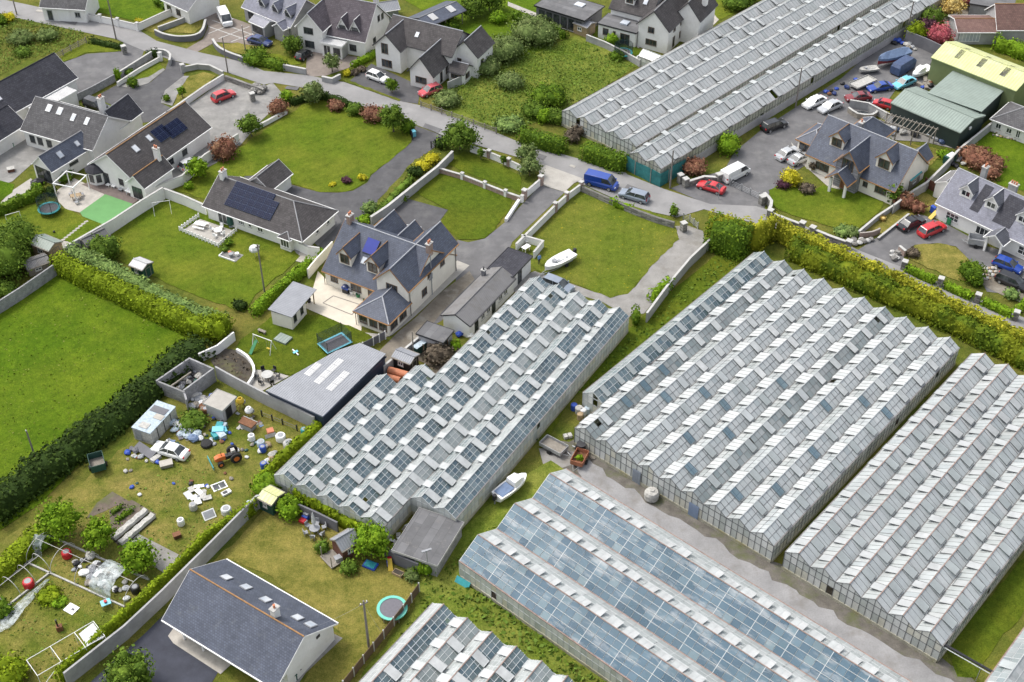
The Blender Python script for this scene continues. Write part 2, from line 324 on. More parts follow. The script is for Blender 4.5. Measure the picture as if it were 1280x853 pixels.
# ---------------------------------------------------------------- mesh builder
class MB:
    def __init__(s): s.v = []; s.f = []; s.m = []; s.uv = []
    def add(s, vs, fs, mi=0, uv=None):
        k = len(s.v); s.v += [tuple(x) for x in vs]
        for i, f in enumerate(fs):
            s.f.append([k + j for j in f]); s.m.append(mi); s.uv.append(uv[i] if uv else None)
    def box(s, x0, x1, y0, y1, z0, z1, mi=0):
        s.add([(x0, y0, z0), (x1, y0, z0), (x1, y1, z0), (x0, y1, z0), (x0, y0, z1), (x1, y0, z1), (x1, y1, z1), (x0, y1, z1)],
              [(3, 2, 1, 0), (4, 5, 6, 7), (0, 1, 5, 4), (1, 2, 6, 5), (2, 3, 7, 6), (3, 0, 4, 7)], mi); return s
    def cbox(s, c, sx, sy, sz, rz=0, mi=0, tilt=0):
        """box centred in x, y on c, standing on c.z"""
        R = Matrix.Rotation(rz, 3, 'Z') @ Matrix.Rotation(tilt, 3, 'Y'); c = Vector(c)
        vs = [c + R @ Vector((a * sx / 2, b * sy / 2, h * sz)) for h in (0, 1) for a, b in ((-1, -1), (1, -1), (1, 1), (-1, 1))]
        s.add(vs, [(3, 2, 1, 0), (4, 5, 6, 7), (0, 1, 5, 4), (1, 2, 6, 5), (2, 3, 7, 6), (3, 0, 4, 7)], mi); return s
    def slab(s, top, t, mi=0, uv=True, nrm=None):
        """flat polygon with thickness t below it, UV in metres along its first edge"""
        top = [Vector(p) for p in top]; n = len(top); e = (top[1] - top[0]).normalized()
        N = (top[1] - top[0]).cross(top[2] - top[0]).normalized(); w = N.cross(e)
        dn = Vector((0, 0, -t)) if nrm is None else -N * t
        uvs = [((p - top[0]).dot(e), (p - top[0]).dot(w)) for p in top]
        vs = top + [p + dn for p in top]
        fs = [tuple(range(n)), tuple(range(2 * n - 1, n - 1, -1))] + [(i, i + n, (i + 1) % n + n, (i + 1) % n) for i in range(n)]
        s.add(vs, fs, mi, [uvs] + [None] * (n + 1)); return s
    def prism(s, pts, z0, z1, mi=0):
        n = len(pts)
        a = sum(pts[i][0] * pts[(i + 1) % n][1] - pts[(i + 1) % n][0] * pts[i][1] for i in range(n))
        if a < 0: pts = pts[::-1]
        vs = [(p[0], p[1], z0) for p in pts] + [(p[0], p[1], z1) for p in pts]
        s.add(vs, [tuple(range(n - 1, -1, -1)), tuple(range(n, 2 * n))] + [(i, (i + 1) % n, (i + 1) % n + n, i + n) for i in range(n)], mi); return s
    def tube(s, pts, r, n=6, mi=0, r1=None):
        pts = [Vector(p) for p in pts]; rings = []
        for i, p in enumerate(pts):
            d = (pts[min(i + 1, len(pts) - 1)] - pts[max(i - 1, 0)]).normalized()
            a = d.cross(Vector((0, 0, 1)) if abs(d.z) < .9 else Vector((1, 0, 0))).normalized(); b = d.cross(a)
            rr = r if r1 is None else r + (r1 - r) * i / (len(pts) - 1)
            rings.append([p + (a * math.cos(2 * PI * k / n) + b * math.sin(2 * PI * k / n)) * rr for k in range(n)])
        vs = [q for g in rings for q in g]
        fs = [(i * n + k, i * n + (k + 1) % n, (i + 1) * n + (k + 1) % n, (i + 1) * n + k) for i in range(len(pts) - 1) for k in range(n)]
        fs += [tuple(range(n - 1, -1, -1)), tuple((len(pts) - 1) * n + k for k in range(n))]
        s.add(vs, fs, mi); return s
    def lathe(s, prof, n=16, c=(0, 0, 0), mi=0, sx=1, sy=1, cap=True):
        c = Vector(c); vs = [(c.x + r * math.cos(2 * PI * k / n) * sx, c.y + r * math.sin(2 * PI * k / n) * sy, c.z + z) for r, z in prof for k in range(n)]
        fs = [(i * n + k, i * n + (k + 1) % n, (i + 1) * n + (k + 1) % n, (i + 1) * n + k) for i in range(len(prof) - 1) for k in range(n)]
        if cap and prof[0][0] > 1e-4: fs.append(tuple(range(n - 1, -1, -1)))
        if cap and prof[-1][0] > 1e-4: fs.append(tuple((len(prof) - 1) * n + k for k in range(n)))
        s.add(vs, fs, mi); return s
    def loft(s, rings, mi=0, cap=True, closed=True):
        n = len(rings[0]); vs = [q for g in rings for q in g]; e = n if closed else n - 1
        fs = [(i * n + k, i * n + (k + 1) % n, (i + 1) * n + (k + 1) % n, (i + 1) * n + k) for i in range(len(rings) - 1) for k in range(e)]
        if cap: fs += [tuple(range(n - 1, -1, -1)), tuple((len(rings) - 1) * n + k for k in range(n))]
        s.add(vs, fs, mi); return s
    def lump(s, c, rx, ry, rz, mi=0, j=.18, n=9, rot=0):
        """an uneven rounded lump (sack, stone) resting on c.z"""
        prof = [(math.cos(a), math.sin(a)) for a in (-1.45, -.8, -.2, .4, .95, 1.5)]; c = Vector(c); rings = []
        for r, h in prof:
            rings.append([c + Matrix.Rotation(rot, 3, 'Z') @ Vector((r * rx * math.cos(2 * PI * k / n), r * ry * math.sin(2 * PI * k / n), (h + 1) * rz / 2)) * 1.0
                          + Vector((RND.uniform(-j, j) * rx, RND.uniform(-j, j) * ry, RND.uniform(-j, j) * rz * .5 if h > -.5 else 0)) for k in range(n)])
        s.loft(rings, mi); return s
    def obj(s, name, mat, parent=None, loc=None, rz=0, smooth=False):
        me = bpy.data.meshes.new(name); me.from_pydata(s.v, [], s.f)
        for q in (mat if isinstance(mat, (list, tuple)) else [mat]): me.materials.append(M(q) if isinstance(q, str) else q)
        if any(s.m): me.polygons.foreach_set('material_index', s.m)
        if any(u is not None for u in s.uv):
            L = me.uv_layers.new(name='UVMap'); flat = []
            for f, u in zip(s.f, s.uv):
                for i in range(len(f)): flat += list(u[i]) if u else [0, 0]
            L.data.foreach_set('uv', flat)
        if smooth: me.polygons.foreach_set('use_smooth', [True] * len(me.polygons))
        me.update(); o = bpy.data.objects.new(name, me); COL.objects.link(o)
        if parent is not None: o.parent = parent
        if loc is not None: o.location = loc
        if rz: o.rotation_euler = (0, 0, rz)
        return o
def tag(o, label=None, cat=None, group=None, kind=None):
    if label: o['label'] = label
    if cat: o['category'] = cat
    if group: o['group'] = group
    if kind: o['kind'] = kind
    return o
def thing(name, label, cat, loc=(0, 0, 0), rz=0.0, group=None):
    o = bpy.data.objects.new(name, None); COL.objects.link(o); o.location = loc; o.rotation_euler = (0, 0, rz); o.empty_display_size = .3
    return tag(o, label, cat, group)
KIDS = {}
def copy_tree(o, parent=None):
    c = o.copy(); COL.objects.link(c)
    if parent is not None: c.parent = parent
    for ch in list(o.children): copy_tree(ch, c)
    return c
def ang(a, b): return math.atan2(b[1] - a[1], b[0] - a[0])
def flat(v, z=0.0): return Vector((v[0], v[1], z))
def smoothline(pts, step=.6, closed=False):
    """Catmull-Rom through the survey points"""
    P = [Vector(p) for p in pts]; n = len(P); out = []
    for i in range(n if closed else n - 1):
        p0, p1, p2, p3 = (P[(i + k) % n] if closed else P[min(max(i + k, 0), n - 1)] for k in (-1, 0, 1, 2))
        m = max(2, int((p2 - p1).length / step))
        for k in range(m):
            t = k / m; out.append(.5 * (2 * p1 + (p2 - p0) * t + (2 * p0 - 5 * p1 + 4 * p2 - p3) * t * t + (3 * p1 - p0 - 3 * p2 + p3) * t ** 3))
    if not closed: out.append(P[-1])
    return out
def resample(pts, step):
    out = [Vector(pts[0])]
    for a, b in zip(pts[:-1], pts[1:]):
        a, b = Vector(a), Vector(b); m = max(1, int((b - a).length / step + .5)); out += [a + (b - a) * (k / m) for k in range(1, m + 1)]
    return out
# ---------------------------------------------------------------- ground sheets
LAYER = [0.0]
def patch(name, mat, s, layer, curve=False, jit=0.0, label=None):
    pts = TT(s) if isinstance(s, str) else s
    if not jit and ('lawn' in mat or 'grass' in mat): jit = .2
    if curve: pts = smoothline(pts, 1.0, True)
    elif jit: pts = [p + Vector((RND.uniform(-jit, jit), RND.uniform(-jit, jit), 0)) for p in resample(pts + [pts[0]], 1.1)[:-1]]
    LAYER[0] += .0004
    z = layer * .012 + LAYER[0]
    n = len(pts); a = sum(pts[i].x * pts[(i + 1) % n].y - pts[(i + 1) % n].x * pts[i].y for i in range(n))
    if a < 0: pts = pts[::-1]
    b = MB(); b.add([(p.x, p.y, z) for p in pts], [tuple(range(n))])
    return tag(b.obj(name, mat), kind='structure')
# ---------------------------------------------------------------- leaves
def np_mesh(name, V, Fq, mat, parent=None, extra=None):
    """V: (n,3); Fq: (m,4). extra: an MB merged in, faces first."""
    me = bpy.data.meshes.new(name); ev = extra.v if extra else []; ef = extra.f if extra else []
    nv = len(V) + len(ev); me.vertices.add(nv)
    co = np.concatenate([np.array(ev, dtype=np.float32).reshape(-1, 3), np.asarray(V, dtype=np.float32)]); me.vertices.foreach_set('co', co.ravel())
    sizes = [len(f) for f in ef] + [4] * len(Fq); idx = [i for f in ef for i in f]
    allidx = np.concatenate([np.array(idx, dtype=np.int32), (np.asarray(Fq, dtype=np.int32) + len(ev)).ravel()])
    me.loops.add(len(allidx)); me.loops.foreach_set('vertex_index', allidx); me.polygons.add(len(sizes))
    me.polygons.foreach_set('loop_start', np.concatenate([[0], np.cumsum(sizes)[:-1]]).astype(np.int32))
    for q in (mat if isinstance(mat, (list, tuple)) else [mat]): me.materials.append(M(q))
    me.update(calc_edges=True); me.validate(); o = bpy.data.objects.new(name, me); COL.objects.link(o)
    if parent is not None: o.parent = parent
    return o
def leaves(C, N, size, jit=.7, up=.3):
    """one small bent-free quad per centre, turned about its outward direction"""
    n = len(C); N = N + NP.normal(0, jit, (n, 3)); N[:, 2] += up; N /= np.linalg.norm(N, axis=1, keepdims=True) + 1e-9
    A = np.cross(N, NP.normal(0, 1, (n, 3))); A /= np.linalg.norm(A, axis=1, keepdims=True) + 1e-9; B = np.cross(N, A)
    s = size * NP.uniform(.65, 1.3, (n, 1)) ** 2; a, b = A * s * .5, B * s * .36 * NP.uniform(.7, 1.3, (n, 1))
    V = np.stack([C - a, C - b * .9 + a * .1, C + a, C + b], 1).reshape(-1, 3)
    return V, np.arange(n * 4).reshape(n, 4)
def lobes_sample(L, dens, wob=.26):
    """points and outward directions spread through the outer part of a set of ellipsoids (cx,cy,cz,rx,ry,rz)"""
    Cs, Ns = [], []
    for cx, cy, cz, rx, ry, rz in L:
        n = max(20, int(dens * 4 * PI * ((rx * ry) ** 1.6 / 3 + 2 * (rx * rz) ** 1.6 / 3) ** (1 / 1.6)))
        d = NP.normal(0, 1, (n, 3)); d /= np.linalg.norm(d, axis=1, keepdims=True)
        r = 1 + wob * (np.sin(d[:, 0:1] * 5 + cx) * np.cos(d[:, 1:2] * 6 + cy) + np.sin(d[:, 2:3] * 7)) - NP.random((n, 1)) ** 2 * .4
        p = d * r * np.array([rx, ry, rz]) + np.array([cx, cy, cz]); Cs.append(p); Ns.append(d)
    C, N = np.concatenate(Cs), np.concatenate(Ns); k = C[:, 2] > .06
    return C[k], N[k]
def core(L, k=.74):
    b = MB()
    for cx, cy, cz, rx, ry, rz in L:
        b.lathe([(max(.01, math.cos(a)) * rx * k, math.sin(a) * rz * k) for a in (-1.5, -1, -.5, 0, .5, 1, 1.5)], 9, (cx, cy, cz), sy=ry / rx)
    return b
def crown_lobes(r, h0, h1, n=9, squash=1.0):
    """uneven clumps filling a crown of radius r between heights h0 and h1"""
    L = []; mid = (h0 + h1) / 2; hz = (h1 - h0) / 2
    for i in range(n):
        a = i * 2.4 + RND.uniform(-.4, .4); t = (i + .5) / n; zz = mid + hz * (1.1 * t - .5) * 1.05
        rr = r * (.62 if i % 3 else .42) * (1 - .45 * max(0, t - .4)) * (0 if n == 1 else 1)
        s = r * RND.uniform(.36, .56)
        L.append((rr * math.cos(a), rr * math.sin(a), min(zz, h1 - s * .7), s, s * RND.uniform(.85, 1.15), s * RND.uniform(.75, 1.0) * squash))
    L.append((0, 0, mid, r * .62, r * .62, hz * .8))
    return L
def tree(label, loc, r, h, mat, name='tree', cat='tree', clear=None, n=10, dens=9, leaf=.42, group=None, trunk='bark'):
    clear = h * .22 if clear is None else clear
    t = thing(name, label, cat, flat(loc), RND.uniform(0, 6.28), group); b = MB()
    b.tube([(0, 0, -.1), (RND.uniform(-.1, .1), 0, clear), (RND.uniform(-.2, .2), RND.uniform(-.2, .2), h * .7)], max(.07, h * .035), 7, 0, .03)
    for k in range(5):
        a = k * 1.3; b.tube([(0, 0, clear * .9), (math.cos(a) * r * .35, math.sin(a) * r * .35, clear + (h - clear) * .3), (math.cos(a) * r * .7, math.sin(a) * r * .7, clear + (h - clear) * .5)], h * .014 + .02, 5, 0, .02)
    b.obj('trunk', trunk, t)
    L = crown_lobes(r, clear, h, n); C, N = lobes_sample(L, dens); V, Fq = leaves(C, N, leaf)
    np_mesh('crown', V, Fq, mat, t, core(L, .6)); return t
def bush(label, loc, r, h, mat, name='bush', cat='bush', ry=None, n=5, dens=16, leaf=.28, rz=None, group=None, k=.72):
    L = []; ry = ry or r
    for i in range(n):
        a = i * 2.4; q = 0 if n == 1 else RND.uniform(.3, .5); s = RND.uniform(.5, .68) if n > 1 else 1
        L.append((math.cos(a) * r * q, math.sin(a) * ry * q, h * RND.uniform(.4, .52) if n > 1 else h * .5, r * s, ry * s, h * RND.uniform(.4, .52)))
    C, N = lobes_sample(L, dens); V, Fq = leaves(C, N, leaf)
    o = np_mesh(name, V, Fq, mat, None, core(L, k)); o.location = flat(loc); o.rotation_euler = (0, 0, RND.uniform(0, 6.28) if rz is None else rz)
    return tag(o, label, cat, group)
def vnoise(x, y, s=1.0):
    return (np.sin(x * 1.7 * s + 1.3) * np.cos(y * 1.3 * s + .7) + .6 * np.sin(x * 3.9 * s + y * 2.7 * s) + .4 * np.sin(y * 7.1 * s - x * 5.3 * s)) / 2
def hedge(label, pts, w, h, mat, name='hedge', dens=10, leaf=.3, rag=.25, taper=.8, h2=None, w2=None, cat='hedge', kind=None, flow=None):
    """leafy bank swept along a line on the ground: rounded box section, uneven top; h2/w2: size at the far end"""
    P = resample(pts, .8); n = len(P); base = flat(P[0]); ev = MB(); rings = []; Cs, Ns = [], []
    sec = [(-.5, 0), (-.5 , .45), (-.5 * taper, .85), (-.28 * taper, 1), (.28 * taper, 1), (.5 * taper, .85), (.5, .45), (.5, 0)]
    h2, w2 = h2 or h, w2 or w
    for i, p in enumerate(P):
        d = (P[min(i + 1, n - 1)] - P[max(i - 1, 0)]); d.z = 0; d.normalize(); s = Vector((-d.y, d.x, 0)); t = i / max(1, n - 1)
        hh = (h + (h2 - h) * t) * (1 + rag * .35 * math.sin(i * .83 + p.x) * math.cos(i * .31)); ww = w + (w2 - w) * t; q = p - base; e = .5 if i in (0, n - 1) else 1
        rings.append([(q.x + s.x * a * ww * .82 * e + (.25 if i == 0 else -.25 if i == n - 1 else 0) * d.x, q.y + s.y * a * ww * .82 * e + (.25 if i == 0 else -.25 if i == n - 1 else 0) * d.y, z * hh * .88 * (.9 if e < 1 else 1)) for a, z in sec])
        if i < n - 1:
            seg = (P[i + 1] - p).length; m = int(1.45 * dens * seg * (2 * hh + ww) + .5)
            u = NP.random(m); per = 2 * hh + ww; k = NP.random(m) * per
            a = np.where(k < hh, -.5, np.where(k < hh + ww, (k - hh) / ww - .5, .5)); z = np.where(k < hh, k, np.where(k < hh + ww, hh, per - k)) / hh
            sh = np.where(z > .6, 1 - (1 - taper) * (z - .6) / .4, 1); edge = np.where((np.abs(a) > .38) & (z > .9), .93, 1)
            out = 1 - NP.random(m) ** 2 * .22
            x = q.x + d.x * seg * u + s.x * a * ww * sh * out; y = q.y + d.y * seg * u + s.y * a * ww * sh * out
            bump_ = vnoise(x + base.x, y + base.y, .9) * rag
            zz = z * hh * edge * (1 - .1 * NP.random(m) ** 2) + np.where(z > .8, bump_, 0)
            side = np.where(z < .95, np.sign(a), 0); x += s.x * side * bump_ * .6; y += s.y * side * bump_ * .6
            Cs.append(np.stack([x, y, np.maximum(zz, .05)], 1)); Ns.append(np.stack([s.x * side, s.y * side, np.where(z > .9, 1., .15)], 1))
        if i in (0, n - 1):
            m = int(dens * ww * hh); a = NP.random(m) - .5; z = NP.random(m); g = -1 if i == 0 else 1
            Cs.append(np.stack([q.x + s.x * a * ww * .9 + d.x * g * NP.random(m) * .3, q.y + s.y * a * ww * .9 + d.y * g * NP.random(m) * .3, z * hh * .95], 1)); Ns.append(np.tile([d.x * g, d.y * g, .2], (m, 1)))
    ev.loft(rings, closed=True)
    V, Fq = leaves(np.concatenate(Cs), np.concatenate(Ns), leaf, .6)
    o = np_mesh(name, V, Fq, mat, None, ev); o.location = base
    return tag(o, label, cat if kind is None else None, None, kind)
def tufts(name, poly, dens, size, hmax, mat, kind='stuff'):
    """rank growth over a piece of ground: countless small blades and clumps"""
    P = np.array([(p.x, p.y) for p in poly]); lo, hi = P.min(0), P.max(0); n = int(dens * (hi[0] - lo[0]) * (hi[1] - lo[1]))
    q = NP.random((n, 2)) * (hi - lo) + lo; ins = np.zeros(n, bool); j = len(P) - 1
    for i in range(len(P)):
        c = ((P[i, 1] > q[:, 1]) != (P[j, 1] > q[:, 1])) & (q[:, 0] < (P[j, 0] - P[i, 0]) * (q[:, 1] - P[i, 1]) / (P[j, 1] - P[i, 1] + 1e-12) + P[i, 0])
        ins ^= c; j = i
    q = q[ins]; hgt = (vnoise(q[:, 0], q[:, 1], .35) * .5 + .5) * hmax; z = .05 + NP.random(len(q)) * np.maximum(hgt, .08)
    C = np.stack([q[:, 0], q[:, 1], z], 1); Nn = np.tile([0., -.1, 1.], (len(q), 1)); V, Fq = leaves(C, Nn, size, 1.0)
    return tag(np_mesh(name, V, Fq, mat), None, None, None, kind)
# ---------------------------------------------------------------- walls and fences
def wall(label, s, h, t, mat, cap=None, name='wall', cat='wall', piers=None, pmat=None, h2=None, z=0.0, capw=.1, curve=False):
    pts = TT(s, z) if isinstance(s, str) else s
    pts = [flat(p) for p in pts]
    if curve: pts = smoothline(pts, .8)
    o = pts[0].copy(); b = MB(); c = MB(); n = len(pts); h2 = h2 or h
    def off(i, k):
        d0 = (pts[i] - pts[i - 1]).normalized() if i else None; d1 = (pts[i + 1] - pts[i]).normalized() if i < n - 1 else None
        d = ((d0 or d1) + (d1 or d0)).normalized(); r = Vector((-d.y, d.x, 0)); co = r.dot(Vector((-(d1 or d0).y, (d1 or d0).x, 0)))
        return pts[i] - o + r * k / max(.5, co)
    def ring(i, tt, z0, z1):
        l, r = off(i, tt / 2), off(i, -tt / 2); return [(r.x, r.y, z0), (l.x, l.y, z0), (l.x, l.y, z1), (r.x, r.y, z1)]
    hs = [h + (h2 - h) * i / (n - 1) for i in range(n)]
    b.loft([ring(i, t, -.15, hs[i]) for i in range(n)])
    root = thing(name, label, cat, o); b.obj('masonry' if 'fence' not in name else 'panels', mat, root)
    if cap:
        c.loft([ring(i, t + capw, hs[i] + .003, hs[i] + .09) for i in range(n)]); c.obj('coping', cap, root)
    if piers:
        sz, ph, where = piers
        for i in range(n) if where == 'all' else where:
            q = pts[i] - o; a = ang(pts[max(i - 1, 0)], pts[min(i + 1, n - 1)]); p = MB().cbox((q.x, q.y, -.1), sz, sz, ph + .1, a).obj('pier', pmat or mat, root)
            MB().cbox((q.x, q.y, ph + .003), sz + .14, sz + .14, .12, a).obj('pier_cap', cap or mat, p)
    return root
def postrail(label, s, h, gap, pmat, board=None, rails=2, name='fence', cat='fence', bw=.12, solid=None):
    pts = TT(s) if isinstance(s, str) else s; pts = [flat(p) for p in pts]
    o = pts[0].copy(); root = thing(name, label, cat, o); R_ = MB(); k = 0
    for a, b in zip(pts[:-1], pts[1:]):
        L = (b - a).length; n = max(1, round(L / gap)); an = ang(a, b)
        for i in range(n + (b is pts[-1])):
            q = a + (b - a) * (i / n) - o; MB().cbox((q.x, q.y, -.1), .13, .13, h + .2, an).obj('post', pmat, root); k += 1
        mid = (a + b) / 2 - o
        if solid: R_.cbox((mid.x, mid.y, .05), L, .05, h - .05, an)
        else:
            for r in range(rails): R_.cbox((mid.x, mid.y, h * (r + 1) / (rails + .3) - .1), L, .04, bw, an)
    R_.obj('panel' if solid else 'rail', board or pmat, root); return root
def pole(label, base, h, r=.13, arm=None, name='utility_pole', cat='pole', mat='pole wood', insul=True):
    p = flat(base); t = thing(name, label, cat, p); MB().tube([(0, 0, -.2), (0, 0, h * .5), (0, 0, h)], r, 8, 0, r * .7).obj('shaft', mat, t)
    if arm: MB().cbox((0, 0, h - .5), arm, .09, .12, RND.uniform(.2, .9)).obj('crossarm', mat, t)
    if insul:
        for k in (-1, 1): MB().lathe([(.03, 0), (.06, .05), (.04, .12), (.06, .16), (0, .2)], 8, ((arm or .1) * .38 * k * .8, (arm or .1) * .38 * k * .5, h - .36 if arm else h - .2 - .2 * k)).obj('insulator', 'white plastic', t)
    return t
def wire(label, a, ha, b, hb, sag=.5, r=.012, name='overhead_wire', cat='wire'):
    a, b = flat(a), flat(b); pts = [Vector(((b - a).x * t, (b - a).y * t, ha + (hb - ha) * t - 4 * sag * t * (1 - t))) for t in [i / 12 for i in range(13)]]
    return tag(MB().tube(pts, r, 4).obj(name, 'grey plastic', None, a), label, cat)
# ---------------------------------------------------------------- camera, sky, sun
cam = bpy.data.cameras.new('camera'); co = bpy.data.objects.new('camera', cam); COL.objects.link(co); sc.camera = co
co.location = (0, 0, CAM_H); co.rotation_euler = (PI / 2 - PITCH, 0, 0); cam.sensor_width = 36; cam.lens = FOC / 1280 * 36; cam.clip_end = 6000
wd = bpy.data.worlds.new('World'); sc.world = wd; wd.use_nodes = True; wn = wd.node_tree; bg = wn.nodes['Background']
SUN_EL, SUN_AZ = rad(56), rad(-58)      # azimuth measured from straight ahead of the camera, towards the right
sky = wn.nodes.new('ShaderNodeTexSky'); sky.sky_type = 'NISHITA'; sky.sun_disc = False; sky.sun_elevation = SUN_EL; sky.sun_rotation = SUN_AZ
sky.dust_density = 4; sky.ozone_density = 1.5; sky.air_density = 1.2
hs = wn.nodes.new('ShaderNodeHueSaturation'); hs.inputs['Saturation'].default_value = .36; wn.links.new(sky.outputs[0], hs.inputs['Color'])
wn.links.new(hs.outputs[0], bg.inputs[0]); bg.inputs[1].default_value = .147
sl = bpy.data.lights.new('sun', 'SUN'); so = bpy.data.objects.new('sun', sl); COL.objects.link(so); sl.energy = 1.2; sl.angle = rad(13); sl.color = (1, .95, .87)
so.rotation_euler = Vector((math.sin(SUN_AZ) * math.cos(SUN_EL), math.cos(SUN_AZ) * math.cos(SUN_EL), math.sin(SUN_EL))).to_track_quat('Z', 'Y').to_euler()
sc.view_settings.view_transform = 'Standard'; sc.view_settings.look = 'None'; sc.view_settings.exposure = 0.78; sc.view_settings.gamma = 1
sc.cycles.max_bounces = 8; sc.cycles.transparent_max_bounces = 12; sc.cycles.use_denoising = True
# ---------------------------------------------------------------- ground, road, drives, lawns
b = MB(); b.add([(-700, -60, -.02), (700, -60, -.02), (700, 1600, -.02), (-700, 1600, -.02)], [(0, 1, 2, 3)]); tag(b.obj('ground', 'verge grass'), kind='structure')
tag(bpy.data.objects['ground'], 'uneven green grass ground under the whole district', 'ground')
patch('road', 'road asphalt', 'a -400 -90 210 40 400 95 670 145 760 200 980 258 1180 302 1280 345 b 240 365 430 400 690 490 780 508 1000 577 1160 642 1280 692 c 320 770 550 838 g 560 72 740 143 960 215 h -20 225 40 243 430 415 480 440 690 522 1220 740 1500 860 _ 1330 440 1262 412 1115 352 1050 325 955 283 880 262 846 272 g 600 236 340 118 130 18 b 1060 702 900 655 760 600 340 452 240 428 80 402 a 1280 412 1100 352 830 292 700 248 560 190 420 160 90 90 -400 -40', 3)
# hard surfaces
patch('driveway', 'asphalt', 'a 290 310 420 262 590 250 600 200 700 240 690 270 570 370 450 440 350 480 280 440', 1)
patch('driveway', 'dark asphalt', 'a 460 470 570 410 640 400 730 400 800 340 820 290 900 310 890 370 800 440 780 500 840 530 740 590 660 600 560 520', 1)
patch('gravel_yard', 'gravel', 'a 840 550 960 480 1090 385 b 20 430 80 400 150 480 70 545 20 590 a 1170 700 1050 790 e 960 60 860 110 a 800 830 1000 640 980 600', 1)
patch('driveway', 'dark asphalt', 'b 760 605 755 690 560 850 f 540 110 470 150 400 160 330 158 270 148 10 75 -60 80 0 130 200 180 380 240 390 260 300 410 330 440 380 390 430 310 500 300 570 280 590 195 700 90 780 0 b 860 720 910 660', 1)
patch('parking_bay', 'dark asphalt', 'f 738 190 930 243 880 312 800 360 700 370 600 330 620 280', 2)
patch('driveway', 'asphalt', 'g 140 122 255 158 0 400 f 1230 430 1100 560 900 780 780 850 j 640 230 600 215 f 700 850 970 600 960 480 975 388 1030 400 1110 382 1210 300', 1)
patch('apron', 'pale concrete', 'g 120 10 345 92 300 115 255 157 145 122', 3)
patch('footpath', 'pale concrete', 'f 975 488 1035 512 770 760 660 850 j 600 55 500 20 f 640 850 750 755', 2)
patch('concrete_lane', 'brown concrete', 'f 1035 540 900 640 780 760 j 690 20 600 110 620 230 700 160 830 20 f 900 740 1060 580', 2)
patch('patio', 'cream paving', 'f 300 540 360 600 520 660 510 840 430 800 230 715 260 680', 2)
for q in ('f 325 695 375 660 510 705 465 752', 'f 245 700 300 650 _ 0 0'): 
    if '_' in q: continue
    P_ = TT(q); b = MB()
    for i in range(4):
        p0, p1 = P_[i], P_[(i + 1) % 4]; d = (p1 - p0).normalized(); n_ = Vector((-d.y, d.x, 0)) * .07
        b.add([p0 - n_ + Vector((0, 0, .045 + i * .001)), p1 - n_ + Vector((0, 0, .045 + i * .001)), p1 + n_ + Vector((0, 0, .045 + i * .001)), p0 + n_ + Vector((0, 0, .045 + i * .001))], [(0, 1, 2, 3)])
    tag(b.obj('paving_line', 'line paving'), kind='structure')
patch('car_yard', 'asphalt', '_ 838 236 872 222 905 214 918 190 955 160 1005 128 1052 98 1092 62 1130 40 1170 62 1185 100 1165 112 1120 112 1100 140 1078 158 1040 180 1010 205 985 220 962 240 955 262 900 262', 2)
patch('driveway', 'asphalt', 'h 470 440 560 382 640 330 720 262 790 268 900 310 1100 420 1300 470 1300 660 1100 640 1030 500 950 420 860 404 750 412 700 450 690 525', 2)
patch('driveway', 'dark asphalt', 'b 455 392 560 310 800 420 785 505 700 492 560 440', 2)
patch('driveway', 'brown paving', 'b 250 225 505 282 450 330 330 372 240 372', 2)
patch('driveway', 'brown paving', 'a 985 82 1050 60 1300 150 1300 230 1180 215 1045 205 940 262 900 240 985 190 1010 130', 2)
for s_ in ('a 1010 130 1280 225', 'a 1030 100 1280 190', 'a 1010 165 1130 118', 'a 1060 190 1210 130', 'a 1120 205 1280 145'):
    p0, p1 = TT(s_); d = (p1 - p0).normalized(); n_ = Vector((-d.y, d.x, 0)) * .1; LAYER[0] += .001; z_ = Vector((0, 0, .05 + LAYER[0]))
    b = MB(); b.add([p0 - n_ + z_, p1 - n_ + z_, p1 + n_ + z_, p0 + n_ + z_], [(0, 1, 2, 3)]); tag(b.obj('paving_line', 'road paint'), kind='structure')
patch('entrance_apron', 'pale concrete', 'a 240 40 300 25 400 60 380 90', 4)
patch('forecourt', 'slate asphalt', 'm 420 870 530 770 700 620 800 520 880 400 960 300 1000 320 900 560 1060 800 1000 900', 1)
patch('track', 'track', '_ 716 575 735 573 770 602 860 657 980 731 1050 772 1120 812 1240 882 1130 872 1080 838 980 775 860 698 770 640 726 606', 2, jit=.35)
patch('dirt_verge', 'verge soil', '_ 680 585 690 556 724 548 850 628 975 705 1080 768 1200 838 1260 885 1090 885 980 800 860 722 770 662 716 622', 1, jit=.3)
patch('concrete_pad', 'concrete', 'k 130 585 230 585 330 610 300 660 200 695 150 660', 2)
patch('farm_track', 'concrete', 'g 790 322 850 318 925 345 938 395 860 490 770 590 640 745 560 760 440 690 280 640 150 600 60 640 -10 640 30 590 80 552 110 540 180 565 280 598 380 635 470 660 560 645 600 615 650 545 720 465 790 400 808 375', 1)
patch('yard', 'gravel', 'a -20 690 110 640 240 715 200 780 150 800 60 880 e 0 130 -60 140', 1)
patch('patio', 'sand paving', 'e 275 150 360 90 510 160 500 180 395 258 320 240 280 200', 2)
patch('patio', 'pale concrete', 'e 60 150 150 90 170 120 200 130 100 200 40 225 0 210', 2)
patch('decking', 'decking', 'e 395 120 470 100 700 180 640 216 500 165', 3)
patch('play_turf', 'green turf', 'e 388 255 510 168 645 215 560 290 510 318 400 275', 3)
patch('patio', 'pale concrete', 'e 285 390 380 405 335 450 285 440', 2)
patch('terrace', 'pale concrete', 'j 0 200 60 205 160 235 60 290 -10 330 -60 300', 2)
patch('porch_floor', 'sand paving', 'm 815 630 850 580 1100 730 1130 760 1070 815 840 665', 3)
patch('house_apron', 'concrete', 'n 360 610 420 640 240 810 200 870 100 850', 2)
